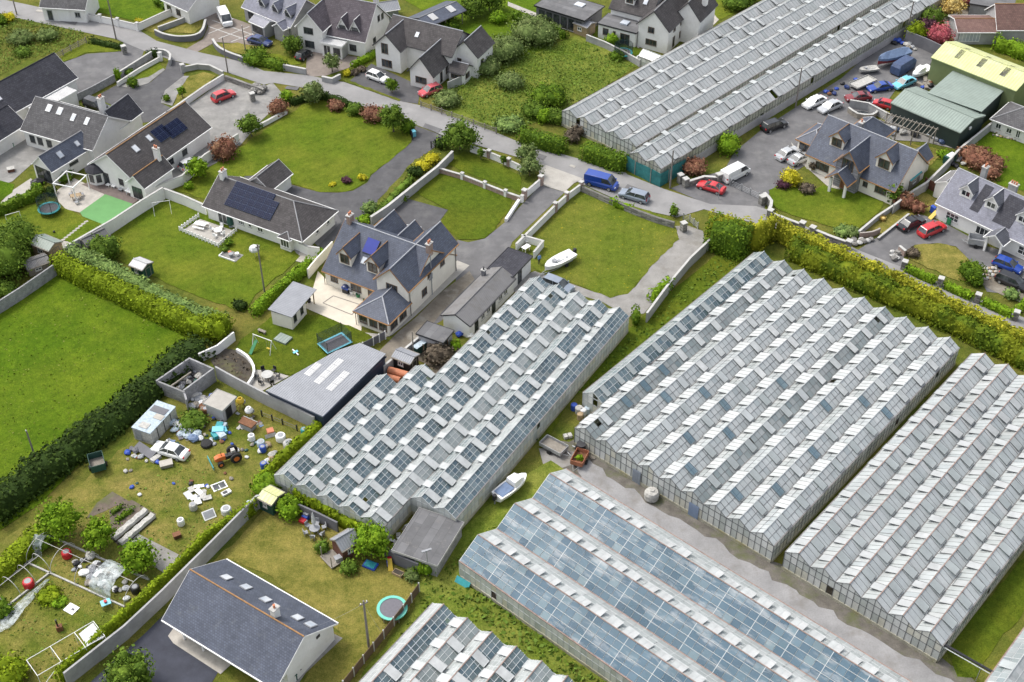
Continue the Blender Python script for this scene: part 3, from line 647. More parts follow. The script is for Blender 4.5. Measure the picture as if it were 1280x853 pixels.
patch('drive_gap', 'asphalt', 'f 380 240 415 300 300 420 280 400', 2)
patch('path', 'sand paving', 'f 100 470 180 440 300 460 290 490 230 500', 2)
patch('path', 'concrete', 'f -20 330 90 370 215 440 200 475 90 420 -40 360', 2)
patch('garden_path', 'sand paving', 'd 470 610 520 560 600 600 600 640 560 670 500 640', 3)
patch('house_path', 'pale concrete', 'd 150 690 240 800 340 850 h 400 160 440 190 340 140 250 60 180 0', 2)
patch('yard', 'concrete', 'd 600 570 830 600 960 690 930 720 800 690 640 680', 2)
patch('cleared_soil', 'brown concrete', 'h 1070 520 1150 520 1180 600 1280 620 1280 700 1180 660 1080 610', 3)
patch('concrete_slab', 'pale concrete', 'i 1010 400 1120 345 1060 310 920 370', 3)
patch('poured_slab', 'concrete', 'm 600 200 670 135 885 245 800 330 700 260', 3)
patch('dug_bed', 'soil', 'i 470 850 545 795 640 850 m 560 0 500 30 420 60', 3)
patch('dug_bed', 'soil', 'm 530 20 640 -30 760 40 580 195 540 160', 2)
patch('ploughed_corner', 'dark soil', 'i 1020 160 1080 100 1150 110 1210 160 1225 230 1195 290 1130 265 1060 220', 3)
patch('back_garden_floor', 'sand paving', 'c 570 195 650 180 670 210 600 240', 3)
patch('flagstones', 'pale concrete', 'c -20 10 130 70 320 130 300 150 100 80 -20 30', 3)
patch('yard', 'sand paving', 'c 900 150 960 60 1010 90 960 140', 2)
patch('yard', 'brown concrete', 'd 880 90 1000 40 1180 60 1100 70 980 130 930 170', 2)
# lawns
patch('lawn', 'lawn', 'b 0 665 60 620 150 565 230 505 340 480 460 500 620 580 740 640 755 690 560 850 f 535 105 465 148 390 158 320 156 265 145 10 72 -60 78 e 1010 200 850 150 a 1020 810', 2)
patch('lawn', 'lawn', 'e 800 155 1010 240 1150 330 f 90 370 220 470 0 655 e 1180 740 900 640 560 480 430 440 540 360', 2)
patch('field', 'meadow', '_ -60 440 -20 405 72 342 160 385 262 415 215 470 120 560 50 630 -40 690', 2)
patch('lawn', 'yard grass', '_ -20 690 60 640 190 530 205 500 280 490 320 530 395 535 400 560 325 640 215 735 95 860 -20 870', 1)
patch('lawn', 'lush lawn', '_ 278 470 300 425 345 392 400 395 462 418 470 430 440 445 366 470 330 462', 2)
patch('lawn', 'dry lawn', '_ 255 712 280 690 330 640 345 625 400 642 470 690 525 725 510 762 440 860 375 860 415 790 430 795 330 715 285 700', 1)
patch('rough_grass', 'scrub grass', '_ 520 720 575 665 640 605 690 575 710 590 600 680 575 720 590 735 760 840 790 870 690 870 550 755 470 870 430 870 520 760', 1)
patch('lawn', 'lush lawn', 'f 785 165 820 100 905 62 1235 182 1230 245 1170 320 1110 380 1040 390 985 385 885 310 935 242', 3)
patch('lawn', 'lush lawn', 'b 920 800 1010 735 1290 850 f 1285 160 1100 95 930 25', 2)
patch('lawn', 'flower lawn', 'g 330 135 500 195 640 240 790 300 805 385 720 470 640 560 560 650 470 668 280 598 170 560 90 520 100 390', 2)
patch('lawn', 'lawn', 'h 45 150 110 105 240 160 300 125 480 165 600 205 600 225 470 345 380 335 190 280 70 235', 3)
patch('lawn', 'dry lawn', 'h 750 415 860 406 950 425 1035 500 1000 590 960 590 850 540 720 480', 3)
patch('rough_grass', 'lush lawn', '_ 893 320 930 310 945 316 800 440 725 490 700 520 690 545 680 540 700 500 800 400', 1)
patch('scrub', 'scrub grass', '_ 540 118 590 80 640 40 680 60 720 45 800 80 770 100 700 140 640 165 560 145', 1)
patch('lawn', 'meadow', '_ 470 -20 620 -20 700 10 690 60 640 75 590 70 575 40', 1)
patch('lawn', 'meadow', 'd 1040 690 1090 645 1130 630 1400 740 h 1400 180 1150 120 1130 60 1090 20 1060 -30', 1)
patch('rough_grass', 'lush lawn', 'p 900 690 1290 240 1290 500 1130 690 1050 830 960 820', 1)
patch('lawn', 'lawn', 'e -40 280 200 200 350 250 515 320 370 410 270 380 120 420 0 330', 1)
patch('lawn', 'meadow', 'e -40 90 70 120 60 160 0 200 -40 210', 2)
patch('lawn', 'lawn', 'a 290 300 310 260 440 205 580 235 585 250 420 258 310 305', 3)
patch('lawn', 'lawn', 'a 600 395 690 340 775 292 792 330 720 375 650 390', 3)
patch('lawn', 'dry lawn', 'a 835 515 880 420 920 370 990 352 1050 370 920 470', 3)
patch('gravel_bed', 'gravel', 'a 780 500 800 440 890 370 920 370 880 420 835 515', 2)
patch('gravel_bed', 'gravel', 'a 580 420 650 390 720 375 790 330 800 340 720 405 640 430', 2)
patch('lawn', 'meadow', 'a 440 0 480 -30 760 -30 830 40 800 90 660 105 470 60', 2)
patch('verge', 'dry lawn', 'a 680 140 990 10 1090 0 1080 20 980 60 780 150 740 160', 1)
patch('lawn', 'dry lawn', 'a 790 155 980 80 990 130 940 165 820 160', 3)
patch('lawn', 'dry lawn', 'a 1055 215 1150 210 1280 235 1200 275 1080 240', 3)
patch('verge', 'verge grass', 'b 320 370 430 385 700 485 690 492 430 398 330 388', 4)
patch('lawn', 'lawn', 'b 60 260 190 280 225 310 150 325 0 320', 2)
patch('lawn', 'dry lawn', 'd 600 670 900 730 830 800 760 850 h 735 80 740 0', 1)
patch('lawn', 'dry lawn', 'h 660 230 760 140 870 200 860 240 700 280 590 370 500 345', 1)
patch('lawn', 'lawn', 'c 960 10 1000 -20 1200 -10 1010 100 970 60', 1)
patch('lawn', 'lawn', 'd 910 780 990 770 800 770', 1)
patch('back_lawn', 'lush lawn', 'c 390 150 560 200 680 280 610 310 400 200', 2)
patch('lawn', 'lawn', 'd 930 790 960 770 1010 700 1100 650', 1) if False else None
patch('turf_strip', 'verge grass', 'f 600 190 700 80 770 0 b 880 740 900 800 f 820 30 620 240 570 270', 2)
patch('weedy_ground', 'soil', 'j 780 90 930 90 990 110 940 180 880 240 830 180 770 150', 2)
patch('terrace', 'pale concrete', 'e 885 345 968 288 1142 348 1056 415', 3)
for s_ in ('b 150 420 210 425 200 440 140 432', 'b 820 600 900 628 880 648 810 618', 'c 100 735 170 760 150 780 90 752', 'g 560 120 640 150 615 170 545 138', 'a 300 85 380 105 365 125 290 105', 'h 560 480 620 515 600 528 545 495'): patch('road_patch', 'asphalt', s_, 4)
for s_ in ('a 180 50 215 52 210 62 172 58', 'a 255 62 290 66 284 76 250 70', 'g 300 96 318 102 310 112 292 104', 'c 285 800 310 808 302 818 278 808'): patch('road_patch', 'pale concrete', s_, 4)
# ---------------------------------------------------------------- greenhouses
def glasshouse(label, eave_px, he, an, bays, bw, rise, Lg, Rg, vents, side=('L', 'R'), rows=2, pane=.75, base='stained base', gut='gutter', ridge='alu', crop=True, wg='wall glass', bh=.45, bars='alu', doors=(), rw=.025, bwid=.02):
    """bays: (start, end) along the length for each bay; Lg/Rg: glass of the two slopes, left mostly paler for painted sky glare; vents: dict(L=(len, depth, open, step, shift), R=..., skip={(bay, side)})"""
    rt = W(*eave_px, he) if not isinstance(eave_px, Vector) else eave_px; root = thing('greenhouse', label, 'greenhouse', flat(rt), rad(an) - PI / 2)
    sl = math.hypot(bw / 2, rise); vl = []; bar = MB(); nb = len(bays); gab = {}; bwall = {}; post = MB(); ridges = MB()
    for k, (v0, v1) in enumerate(bays):
        x0 = k * bw; g = MB()
        for s in (0, 1):
            xa, xb = (x0 + bw / 2, x0 + .04) if s == 0 else (x0 + bw / 2, x0 + bw - .04); n = round((v1 - v0) / pane); pv = (v1 - v0) / n
            for i in range(n):
                for r in range(rows):
                    if RND.random() < (.0008 if rows > 1 else .0002): continue
                    t0, t1 = r / rows, (r + 1) / rows; j = [RND.uniform(-.02, .02) for _ in range(4)]; a, c = v0 + i * pv + .025, v0 + (i + 1) * pv - .025
                    P = lambda t, v, q: (xa + (xb - xa) * t, v, he + rise * (1 - t) + .02 + j[q])
                    e0, e1 = t0 + .012, t1 - .012
                    f = (0, 1, 2, 3) if s == 1 else (3, 2, 1, 0)
                    g.add([P(e0, a, 0), P(e1, a, 1), P(e1, c, 2), P(e0, c, 3)], [f], s)
                if i % 1 == 0:
                    for q in ((0, 1),):
                        w_ = bwid if i % 4 else max(.03, bwid * 2.2); v = v0 + i * pv
                        bar.add([(xa, v - w_, he + rise - .015), (xb, v - w_, he - .015), (xb, v + w_, he - .015), (xa, v + w_, he + rise - .015),
                                 (xa, v - w_, he + rise + .03), (xb, v - w_, he + .03), (xb, v + w_, he + .03), (xa, v + w_, he + rise + .03)], [(4, 5, 6, 7), (0, 3, 2, 1), (0, 1, 5, 4), (2, 3, 7, 6)])
            for r in range(1, rows):
                t = r / rows; x = xa + (xb - xa) * t; z = he + rise * (1 - t); bar.box(x - rw, x + rw, v0, v1, z - .02, z + .045)
            cfg = vents.get('LR'[s])
            if cfg and (k, 'LR'[s]) not in vents.get('skip', ()):
                ln, dp, op, step, sh = cfg; v = v0 + sh
                while v + ln < v1 - .2:
                    if RND.random() > .07: vl.append((k, s, v + RND.uniform(-.15, .15), ln, dp * sl, max(1.5, op * RND.choice((.25, .7, 1, 1, 1.1, 1.3)) + RND.uniform(-3, 3))))
                    v += step
        g.obj('roof_glass', [Lg[k % len(Lg)], Rg[k % len(Rg)]], root)  # paler glass on most left slopes paints in the glare of the sky
        ridges.box(x0 + bw / 2 - .05, x0 + bw / 2 + .05, v0, v1, he + rise + .02, he + rise + .09)
        for vv, sg in ((v0, -1), (v1, 1)):
            ga = gab.setdefault((sg, round(vv)), MB()); bw_ = bwall.setdefault((sg, round(vv)), MB())
            nn = max(2, round(bw / .75)); prof = lambda x: he + rise * (1 - abs(x - bw / 2) / (bw / 2))
            for i in range(nn):
                xa, xb = bw * i / nn + .03, bw * (i + 1) / nn - .03
                tops = [(xa, prof(xa)), (xb, prof(xb))]
                if xa < bw / 2 < xb: tops.insert(1, (bw / 2, prof(bw / 2)))
                for z0, z1 in ((bh, he * .62), (he * .62 + .03, None)):
                    if RND.random() < .008: continue
                    poly = [(x0 + xb, vv, z0), (x0 + xa, vv, z0)] + ([(x0 + xa, vv, z1), (x0 + xb, vv, z1)] if z1 else [(x0 + x, vv, z - .03) for x, z in tops])
                    ga.add(poly if sg > 0 else poly[::-1], [tuple(range(len(poly)))])
                post.box(x0 + bw * i / nn - .03, x0 + bw * i / nn + .03, vv - .03, vv + .03, bh, prof(bw * i / nn) - .02)
            post.box(x0 - .02, x0 + bw - .001, vv - .035, vv + .035, he - .04, he + .04); post.box(x0 - .02, x0 + bw - .001, vv - .03, vv + .032, he * .61, he * .61 + .05)
            bw_.box(x0 - .05 + .001 * k, x0 + bw - .051, vv - .07, vv + .07, -.1, bh)
    # long sides, where a bay stands free of its neighbour
    for k in range(nb + 1):
        l = bays[k - 1] if k > 0 else None; r = bays[k] if k < nb else None; x = k * bw; spans = []
        if not l or not r: spans = [l or r]
        else:
            if abs(l[0] - r[0]) > .3: spans.append((min(l[0], r[0]), max(l[0], r[0])))
            if abs(l[1] - r[1]) > .3: spans.append((min(l[1], r[1]), max(l[1], r[1])))
            q = MB().box(x - .09, x + .09, max(l[0], r[0]), min(l[1], r[1]), he - .12, he + .015); q.obj('valley_gutter', gut, root)
        for a, c in spans:
            sw = MB()
            n = max(1, round((c - a) / .75)); p = (c - a) / n
            for i in range(n):
                for z0, z1 in ((bh, he * .6), (he * .6 + .04, he - .06)):
                    if RND.random() < .012: continue
                    sw.add([(x, a + i * p + .03, z0), (x, a + (i + 1) * p - .03, z0), (x, a + (i + 1) * p - .03, z1), (x, a + i * p + .03, z1)], [(0, 1, 2, 3)])
                post.box(x - .025, x + .025, a + i * p - (.025 if i % 4 else .05), a + i * p + (.025 if i % 4 else .05), bh, he - .02)
            post.box(x - .03, x + .03, a, c, he * .59, he * .59 + .05)
            MB().box(x - .08, x + .08, a + .08, c - .08, -.1, bh + .002).obj('base_wall', base, root); sw.obj('wall_glass', wg, root); MB().box(x - .07, x + .07, a, c, he - .06, he + .03).obj('eave_gutter', gut, root)
    ridges.obj('ridge_bar', ridge, root); bar.obj('glazing_bars', bars, root); post.obj('wall_frame', bars, root)
    [q.obj('gable_glass', wg, root) for q in gab.values()]; [q.obj('base_wall', base, root) for q in bwall.values()]
    # opened roof vents, hinged at the ridge
    mw = Matrix.Translation(root.location) @ Matrix.Rotation(root.rotation_euler.z, 4, 'Z')
    def vmesh(mb, k, s, v, ln, d, op):
        sg = -1 if s == 0 else 1; xr = k * bw + bw / 2 + sg * .06; a0 = math.atan2(rise, bw / 2) - rad(op); ex, ez = math.cos(a0) * sg, -math.sin(a0); zr = he + rise + .05; t = .035
        m_ = max(1, round(ln / .75))
        for i in range(m_):
            a, c = v + ln * i / m_ + .012, v + ln * (i + 1) / m_ - .012; f = (0, 1, 2, 3) if s else (3, 2, 1, 0)
            mb.add([(xr, a, zr), (xr + ex * d, a, zr + ez * d), (xr + ex * d, c, zr + ez * d), (xr, c, zr)], [f], 0)
        for q in [v + ln * i / m_ for i in range(m_ + 1)]:
            mb.add([(xr, q - bwid, zr - t), (xr + ex * d, q - bwid, zr + ez * d - t), (xr + ex * d, q + bwid, zr + ez * d - t), (xr, q + bwid, zr - t), (xr, q - bwid, zr + .02), (xr + ex * d, q - bwid, zr + ez * d + .02), (xr + ex * d, q + bwid, zr + ez * d + .02), (xr, q + bwid, zr + .02)],
                   [(0, 1, 5, 4), (2, 3, 7, 6), (4, 5, 6, 7), (0, 3, 2, 1)], 1)
        x1, z1 = xr + ex * d, zr + ez * d; mb.box(x1 - .03, x1 + .03, v, v + ln, z1 - .06, z1 + .03, 1)
    vl.sort(key=lambda q: (mw @ Vector((q[0] * bw, q[2], he))).length); rest = MB()
    for i, q in enumerate(vl):
        vm = vents.get('mats', ('white glass', 'pale glass'))[q[1]]; vm = vm if isinstance(vm, str) else RND.choice(vm)
        if i < 100:
            mb = MB(); vmesh(mb, *q); mb.obj('vent', [vm, bars], root)
        else: vmesh(rest, *q)
    if rest.v: tag(rest.obj('vent', [vents.get('mats', ('white glass',))[0], bars], root), kind='stuff')
    lo, hi = min(b_[0] for b_ in bays), max(b_[1] for b_ in bays)
    for (side_, s_, w_, mt) in doors:
        MB().box(s_, s_ + w_, -.13, -.075, 0, 2.0).obj('door', mt, root)
    return root, mw
def crop_under(mw, bays, bw, dens=1.6, hmax=.9):
    """soil floor and plants growing under the glass"""
    pts = [mw @ Vector(p) for p in ((.2, bays[0][0] + .2, 0), (bw * len(bays) - .2, bays[-1][0] + .2, 0), (bw * len(bays) - .2, bays[-1][1] - .2, 0), (.2, bays[0][1] - .2, 0))]
    patch('greenhouse_floor', 'soil', [flat(p) for p in pts], 3); tufts('greenhouse_crop', pts, dens, .7, hmax, 'crop leaf')
# left block of seven bays beside the house, the two on the right set back
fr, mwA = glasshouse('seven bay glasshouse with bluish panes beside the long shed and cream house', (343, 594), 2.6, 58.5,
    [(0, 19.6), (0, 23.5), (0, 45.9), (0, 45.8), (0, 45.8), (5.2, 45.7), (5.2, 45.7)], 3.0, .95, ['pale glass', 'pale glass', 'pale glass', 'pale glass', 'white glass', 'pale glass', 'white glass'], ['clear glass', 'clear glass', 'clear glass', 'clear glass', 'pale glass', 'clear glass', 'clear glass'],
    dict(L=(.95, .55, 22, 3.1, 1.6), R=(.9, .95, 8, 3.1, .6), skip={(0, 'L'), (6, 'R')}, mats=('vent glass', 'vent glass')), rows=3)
crop_under(mwA, [(6, 23)] * 7, 3.0); crop_under(mwA @ Matrix.Translation((6, 17.2, 0)), [(6, 28)] * 5, 3.0)
# central block of ten bays
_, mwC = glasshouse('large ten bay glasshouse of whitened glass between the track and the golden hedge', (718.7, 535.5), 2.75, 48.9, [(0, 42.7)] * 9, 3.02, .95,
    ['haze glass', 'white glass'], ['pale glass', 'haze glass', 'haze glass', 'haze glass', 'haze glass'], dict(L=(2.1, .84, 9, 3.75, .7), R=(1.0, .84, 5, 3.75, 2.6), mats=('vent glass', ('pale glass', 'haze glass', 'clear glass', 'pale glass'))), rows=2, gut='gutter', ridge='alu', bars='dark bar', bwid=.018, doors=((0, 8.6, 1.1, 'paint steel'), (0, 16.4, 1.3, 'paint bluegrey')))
crop_under(mwC, [(0, 42)] * 9, 3.02)
glasshouse('narrow single bay glasshouse set back along the left side of the ten bay block', W(718.7, 535.5, 2.75) + Vector((math.cos(rad(138.9)), math.sin(rad(138.9)), 0)) * 3.12 + Vector((math.cos(rad(48.9)), math.sin(rad(48.9)), 0)) * 5.4, 2.75, 48.9, [(0, 37.2)], 3.02, .95,
    ['pale glass'], ['clear glass'], dict(R=(.7, .8, 8, 2.6, 1.2), L=(.8, .6, 6, 3.4, 14)), rows=2)
_, mwD = glasshouse('six bay glasshouse with red ridge bars on the far right, beside the grass strip', (981.6, 690.3), 2.75, 48.5, [(0, 42.6)] * 6, 3.03, .95, ['haze glass', 'white glass'], ['haze glass'],
    dict(L=(1.0, .8, 11, 3.1, 1.2), R=(1.1, .82, 9, 3.1, 2.3), mats=('old glass', 'pale glass')), rows=1, ridge='rust gutter', bars='dark bar', bwid=.018)
crop_under(mwD, [(0, 42)] * 6, 3.03)
# wide span block along the track: runs down to the right
e0 = (560 + 50 / 4.267, 570 + 555 / 4.267); uE = Vector((math.cos(rad(48)), math.sin(rad(48)), 0))
_, mwE = glasshouse('wide span glasshouse of three tall blue roofs lying along the grey track', W(*e0, 2.7) + uE * 17.75, 2.7, -41.2, [(0, 62)] * 3, 5.91, 1.6, ['white glass', 'white glass', 'white glass'], ['sky tint glass'],
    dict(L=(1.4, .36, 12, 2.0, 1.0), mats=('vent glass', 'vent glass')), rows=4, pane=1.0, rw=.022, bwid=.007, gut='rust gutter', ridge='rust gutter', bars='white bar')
crop_under(mwE, [(0, 60)] * 3, 5.91, 2.4, 1.2)
glasshouse('glasshouse with white ridged bays cut off by the bottom of the picture', W(540.8, 754, 2.6) - Vector((math.cos(rad(55)), math.sin(rad(55)), 0)) * 30, 2.6, 55, [(0, 30)] * 8, 2.99, .95, ['old glass'] + ['white glass'] * 5, ['clear glass', 'pale glass', 'clear glass'],
    dict(L=(1.0, .72, 12, 3.0, 1.4), R=(.95, .9, 11, 3.0, 2.4), skip={(0, 'L')}, mats=('vent glass', 'vent glass')), rows=3, ridge='rust gutter', bars='white bar')
glasshouse('corner of a glasshouse beyond the grass strip at the lower right', (1237, 845), 2.7, 48.5, [(-3, 30)] * 4, 3.03, .95, ['pale glass', 'old glass'], ['old glass', 'pale glass'], dict(R=(1.0, .8, 9, 3.1, 2.3), L=(1.0, .8, 10, 3.1, 1.2)), rows=2, gut='rust gutter')
# old houses at the top
glasshouse('long old grey five bay glasshouse running away behind the clipped roadside hedges', (690 + 60 / 4.739, 60 + 375 / 4.739), 2.6, 46, [(0, 112)] * 5, 3.04, .85, ['old glass'], ['old glass', 'old glass', 'old glass', 'old glass', 'old glass'],
    dict(L=(1.0, .6, 26, 4.2, 2.2), R=(.75, 1.0, 10, 4.2, 3.0), skip={(0, 'L'), (2, 'R'), (4, 'R')}, mats=('vent glass', 'old glass')), rows=1, bars='dark bar', ridge='alu', bwid=.018)
_, mwB = glasshouse('long two bay old glasshouse with green netting round its near end', (690 + 462 / 4.739, 60 + 625 / 4.739), 2.9, 45.2, [(0, 90)] * 2, 3.04, .85, ['pale glass', 'old glass'], ['old glass', 'old glass'],
    dict(L=(1.0, .6, 26, 4.4, 2.2), R=(1.0, .95, 5, 4.4, 3.0), mats=('vent glass', 'old glass')), rows=1, bars='dark bar', base='lilac render', bh=1.35, wg='mossy glass', bwid=.018)
t_ = thing('netting_screen', 'green windbreak netting wrapped round the roadside end of the two bay glasshouse', 'netting', mwB @ Vector((0, 0, 0)), rad(45.2) - PI / 2)
b = MB()
pth = [(-.3, 2.5), (-.35, -.3), (1.5, -.42), (3, -.36), (4.6, -.45), (6.4, -.35), (6.45, 1.5), (6.4, 3.5), (6.45, 5.5)]
b.loft([[(x, y, 0), (x * 1.0, y, 1.3), (x, y, 2.35 + .1 * math.sin(i * 2))] + [(x * .985 + .03, y * .9 + .03, 2.35 + .1 * math.sin(i * 2)), (x * .985 + .03, y * .9 + .03, 0)] for i, (x, y) in enumerate(pth)])
b.obj('net', 'green netting', t_)
for x, y in pth[::2]: MB().cbox((x, y, 0), .1, .1, 2.5).obj('post', 'old timber', t_)
# ---------------------------------------------------------------- houses
class House:
    def __init__(s, label, ab, he, name='house', cat='house', group=None, mw='white render', mr='blue slate', ov=.3, fascia='white plastic', ridge='ridge grey', frame='brown frame'):
        P = TT(ab, he) if isinstance(ab, str) else ab
        s.a = ang(P[0], P[1]); s.A = flat(P[0]); s.L = (flat(P[1]) - s.A).length; s.he = he
        s.root = thing(name, label, cat, s.A, s.a, group); s.mw, s.mr, s.ov, s.fa, s.ri, s.fr = mw, mr, ov, fascia, ridge, frame
    def blk(s, u0, u1, v0, v1, he, rise, axis='u', hip=(0, 0), mw=None, mr=None, ov=None, chop=0, walls=True, ridge=None):
        ov = s.ov if ov is None else ov; W_ = (v1 - v0) if axis == 'u' else (u1 - u0); tn = rise / (W_ / 2); Ln = (u1 - u0) if axis == 'u' else (v1 - v0)
        # block frame: x along the ridge, y across
        f = (lambda x, y, z: (u0 + x, v0 + y, z)) if axis == 'u' else (lambda x, y, z: (u1 - y, v0 + x, z))
        s.b = dict(u0=u0, u1=u1, v0=v0, v1=v1, he=he, rise=rise, axis=axis, W=W_, L=Ln, f=f, tn=tn)
        if walls:
            w = MB(); top = he - .02
            base = [f(0, 0, -.2), f(Ln, 0, -.2), f(Ln, W_, -.2), f(0, W_, -.2)]; up = [f(0, 0, top), f(Ln, 0, top), f(Ln, W_, top), f(0, W_, top)]
            vs = base + up; fs = [(0, 1, 5, 4), (2, 3, 7, 6)]
            pk0, pk1 = f(0, W_ / 2, top + (rise - .05 if not hip[0] else 0)), f(Ln, W_ / 2, top + (rise - .05 if not hip[1] else 0)); vs += [pk0, pk1]
            fs += [(3, 0, 4, 8, 7), (1, 2, 6, 9, 5)]
            w.add(vs, fs); s.wall = w.obj('wall', mw or s.mw, s.root)
        if rise <= 0: return s
        r = MB(); ze = he - ov * tn; zr = he + rise; xa, xb = -ov, Ln + ov; ra = W_ / 2 if hip[0] else -ov; rb = Ln - W_ / 2 if hip[1] else Ln + ov
        if hip[0] and hip[1] and ra > rb: ra = rb = Ln / 2
        zz = .12
        V = lambda x, y, z: Vector(f(x, y, z + zz))
        r.slab([V(xa, -ov, ze), V(xb, -ov, ze), V(rb, W_ / 2, zr), V(ra, W_ / 2, zr)], .12)
        r.slab([V(xb, W_ + ov, ze), V(xa, W_ + ov, ze), V(ra, W_ / 2, zr), V(rb, W_ / 2, zr)], .12)
        if hip[0]: r.slab([V(xa, W_ + ov, ze), V(xa, -ov, ze), V(ra, W_ / 2, zr)], .12)
        if hip[1]: r.slab([V(xb, -ov, ze), V(xb, W_ + ov, ze), V(rb, W_ / 2, zr)], .12)
        s.roof = r.obj('roof', mr or s.mr, s.root)
        c = MB(); lines = [((ra, W_ / 2, zr), (rb, W_ / 2, zr))] if rb - ra > .2 else []
        for h, xe, rr in ((hip[0], xa, ra), (hip[1], xb, rb)):
            if h: lines += [((xe, -ov, ze), (rr, W_ / 2, zr)), ((xe, W_ + ov, ze), (rr, W_ / 2, zr))]
        for p, q in lines: c.tube([V(p[0], p[1], p[2] + .015), V(q[0], q[1], q[2] + .015)], .085, 6)
        if c.v: c.obj('ridge_tiles', ridge or s.ri, s.roof)
        g = MB()
        for y, sg in ((-ov, -1), (W_ + ov, 1)):
            g.loft([[f(x, y, ze + zz - .15), f(x, y + sg * .13, ze + zz - .15), f(x, y + sg * .13, ze + zz - .03), f(x, y, ze + zz - .03)] for x in (xa, xb)])
        for h, xe, sg in ((hip[0], xa, -1), (hip[1], xb, 1)):
            if h: g.loft([[f(xe, y, ze + zz - .15), f(xe + sg * .13, y, ze + zz - .15), f(xe + sg * .13, y, ze + zz - .03), f(xe, y, ze + zz - .03)] for y in (-ov, W_ + ov)])
            else:
                for y0, y1 in ((-ov, W_ / 2), (W_ + ov, W_ / 2)):
                    g.loft([[f(xe + sg * .004, y, z - .2), f(xe + sg * .035, y, z - .2), f(xe + sg * .035, y, z + .005), f(xe + sg * .004, y, z + .005)] for y, z in ((y0, ze + zz), (y1, zr + zz))])
        g.obj('fascia', s.fa, s.roof); return s
    def flatroof(s, u0, u1, v0, v1, he, mw=None, mr='felt', edge='dark frame', par=.18, ov=.2):
        s.blk(u0, u1, v0, v1, he, 0, mw=mw); MB().slab([(u0 - ov, v0 - ov, he + par), (u1 + ov, v0 - ov, he + par), (u1 + ov, v1 + ov, he + par), (u0 - ov, v1 + ov, he + par)], par).obj('roof', mr, s.root)
        e = MB(); o2 = ov + .03
        e.box(u0 - o2, u1 + o2, v0 - o2, v0 - ov, he - .05, he + par + .06); e.box(u0 - o2, u1 + o2, v1 + ov, v1 + o2, he - .05, he + par + .06)
        e.box(u0 - o2, u0 - ov, v0 - ov, v1 + ov, he - .05, he + par + .06); e.box(u1 + ov, u1 + o2, v0 - ov, v1 + ov, he - .05, he + par + .06); e.obj('roof_edge', edge, s.root); return s
    def _wall(s, side):
        b = s.b; u0, u1, v0, v1 = b['u0'], b['u1'], b['v0'], b['v1']
        return {'f': (Vector((u0, v0, 0)), Vector((1, 0, 0)), Vector((0, -1, 0))), 'b': (Vector((u1, v1, 0)), Vector((-1, 0, 0)), Vector((0, 1, 0))),
                'r': (Vector((u1, v0, 0)), Vector((0, 1, 0)), Vector((1, 0, 0))), 'l': (Vector((u0, v1, 0)), Vector((0, -1, 0)), Vector((-1, 0, 0)))}[side]
    def win(s, side, x, z, w, h, n=2, frame=None, glass='window glass', name='window', rows=1, sill=True):
        """opening with its left edge x metres along the wall seen from outside, n lights wide"""
        o, d, nr = s._wall(side); fm = MB(); up = Vector((0, 0, 1))
        def bx(x0, x1, z0, z1, dep, mb):
            p = [o + d * a + up * c + nr * e for e in (-.02, dep) for a, c in ((x0, z0), (x1, z0), (x1, z1), (x0, z1))]
            mb.add(p, [(4, 5, 6, 7), (0, 1, 5, 4), (1, 2, 6, 5), (2, 3, 7, 6), (3, 0, 4, 7)])
        t = .09
        bx(x, x + t, z, z + h, .05, fm); bx(x + w - t, x + w, z, z + h, .05, fm); bx(x + t, x + w - t, z, z + t, .05, fm); bx(x + t, x + w - t, z + h - t, z + h, .05, fm)
        for i in range(1, n): bx(x + w * i / n - .035, x + w * i / n + .035, z + t, z + h - t, .045, fm)
        for i in range(1, rows): bx(x + t, x + w - t, z + h * i / rows - .03, z + h * i / rows + .03, .043, fm)
        f = fm.obj(name, frame or s.fr, s.root)
        g = MB(); bx(x + t * .5, x + w - t * .5, z + t * .5, z + h - t * .5, .012, g); g.obj('pane', glass, f)
        if sill and name == 'window': q = MB(); bx(x - .06, x + w + .06, z - .1, z - .004, .1, q); q.obj('sill', 'wall top', f)
        return s
    def slope(s, side):
        b = s.b; k = side in 'bl' if b['axis'] == 'u' else side in 'rl' and side == 'l'
        # slope A is at y=0, slope B at y=W
        ca = 1 / math.hypot(1, b['tn']); sa = b['tn'] * ca
        def P(x, t, out=0):
            y = t * ca - out * sa; z = b['he'] + t * sa + out * ca + .12 * ca * 0 + .12
            return Vector(b['f'](x, b['W'] - y, z) if k else b['f'](x, y, z))
        return P
    def panel(s, side, x, t, w, h, mat, name='skylight', out=.05, frame='grey plastic', uvs=True, rim=.07):
        P = s.slope(side); top = [P(x, t, out + .06), P(x + w, t, out + .06), P(x + w, t + h, out + .06), P(x, t + h, out + .06)]
        if ((top[1] - top[0]).cross(top[2] - top[0])).z < 0: top = [top[1], top[0], top[3], top[2]]
        if frame:
            b = MB().slab(top, .1, nrm=1); o = b.obj(name, frame, s.root); c = sum(top, Vector()) / 4
            N = (top[1] - top[0]).cross(top[2] - top[0]).normalized(); inn = [p + (c - p).normalized() * rim * 1.5 + N * .012 for p in top]
            MB().slab(inn, .02, nrm=1).obj('pane', mat, o)
        else: MB().slab(top, .09, nrm=1).obj(name, mat, s.root)
        return s
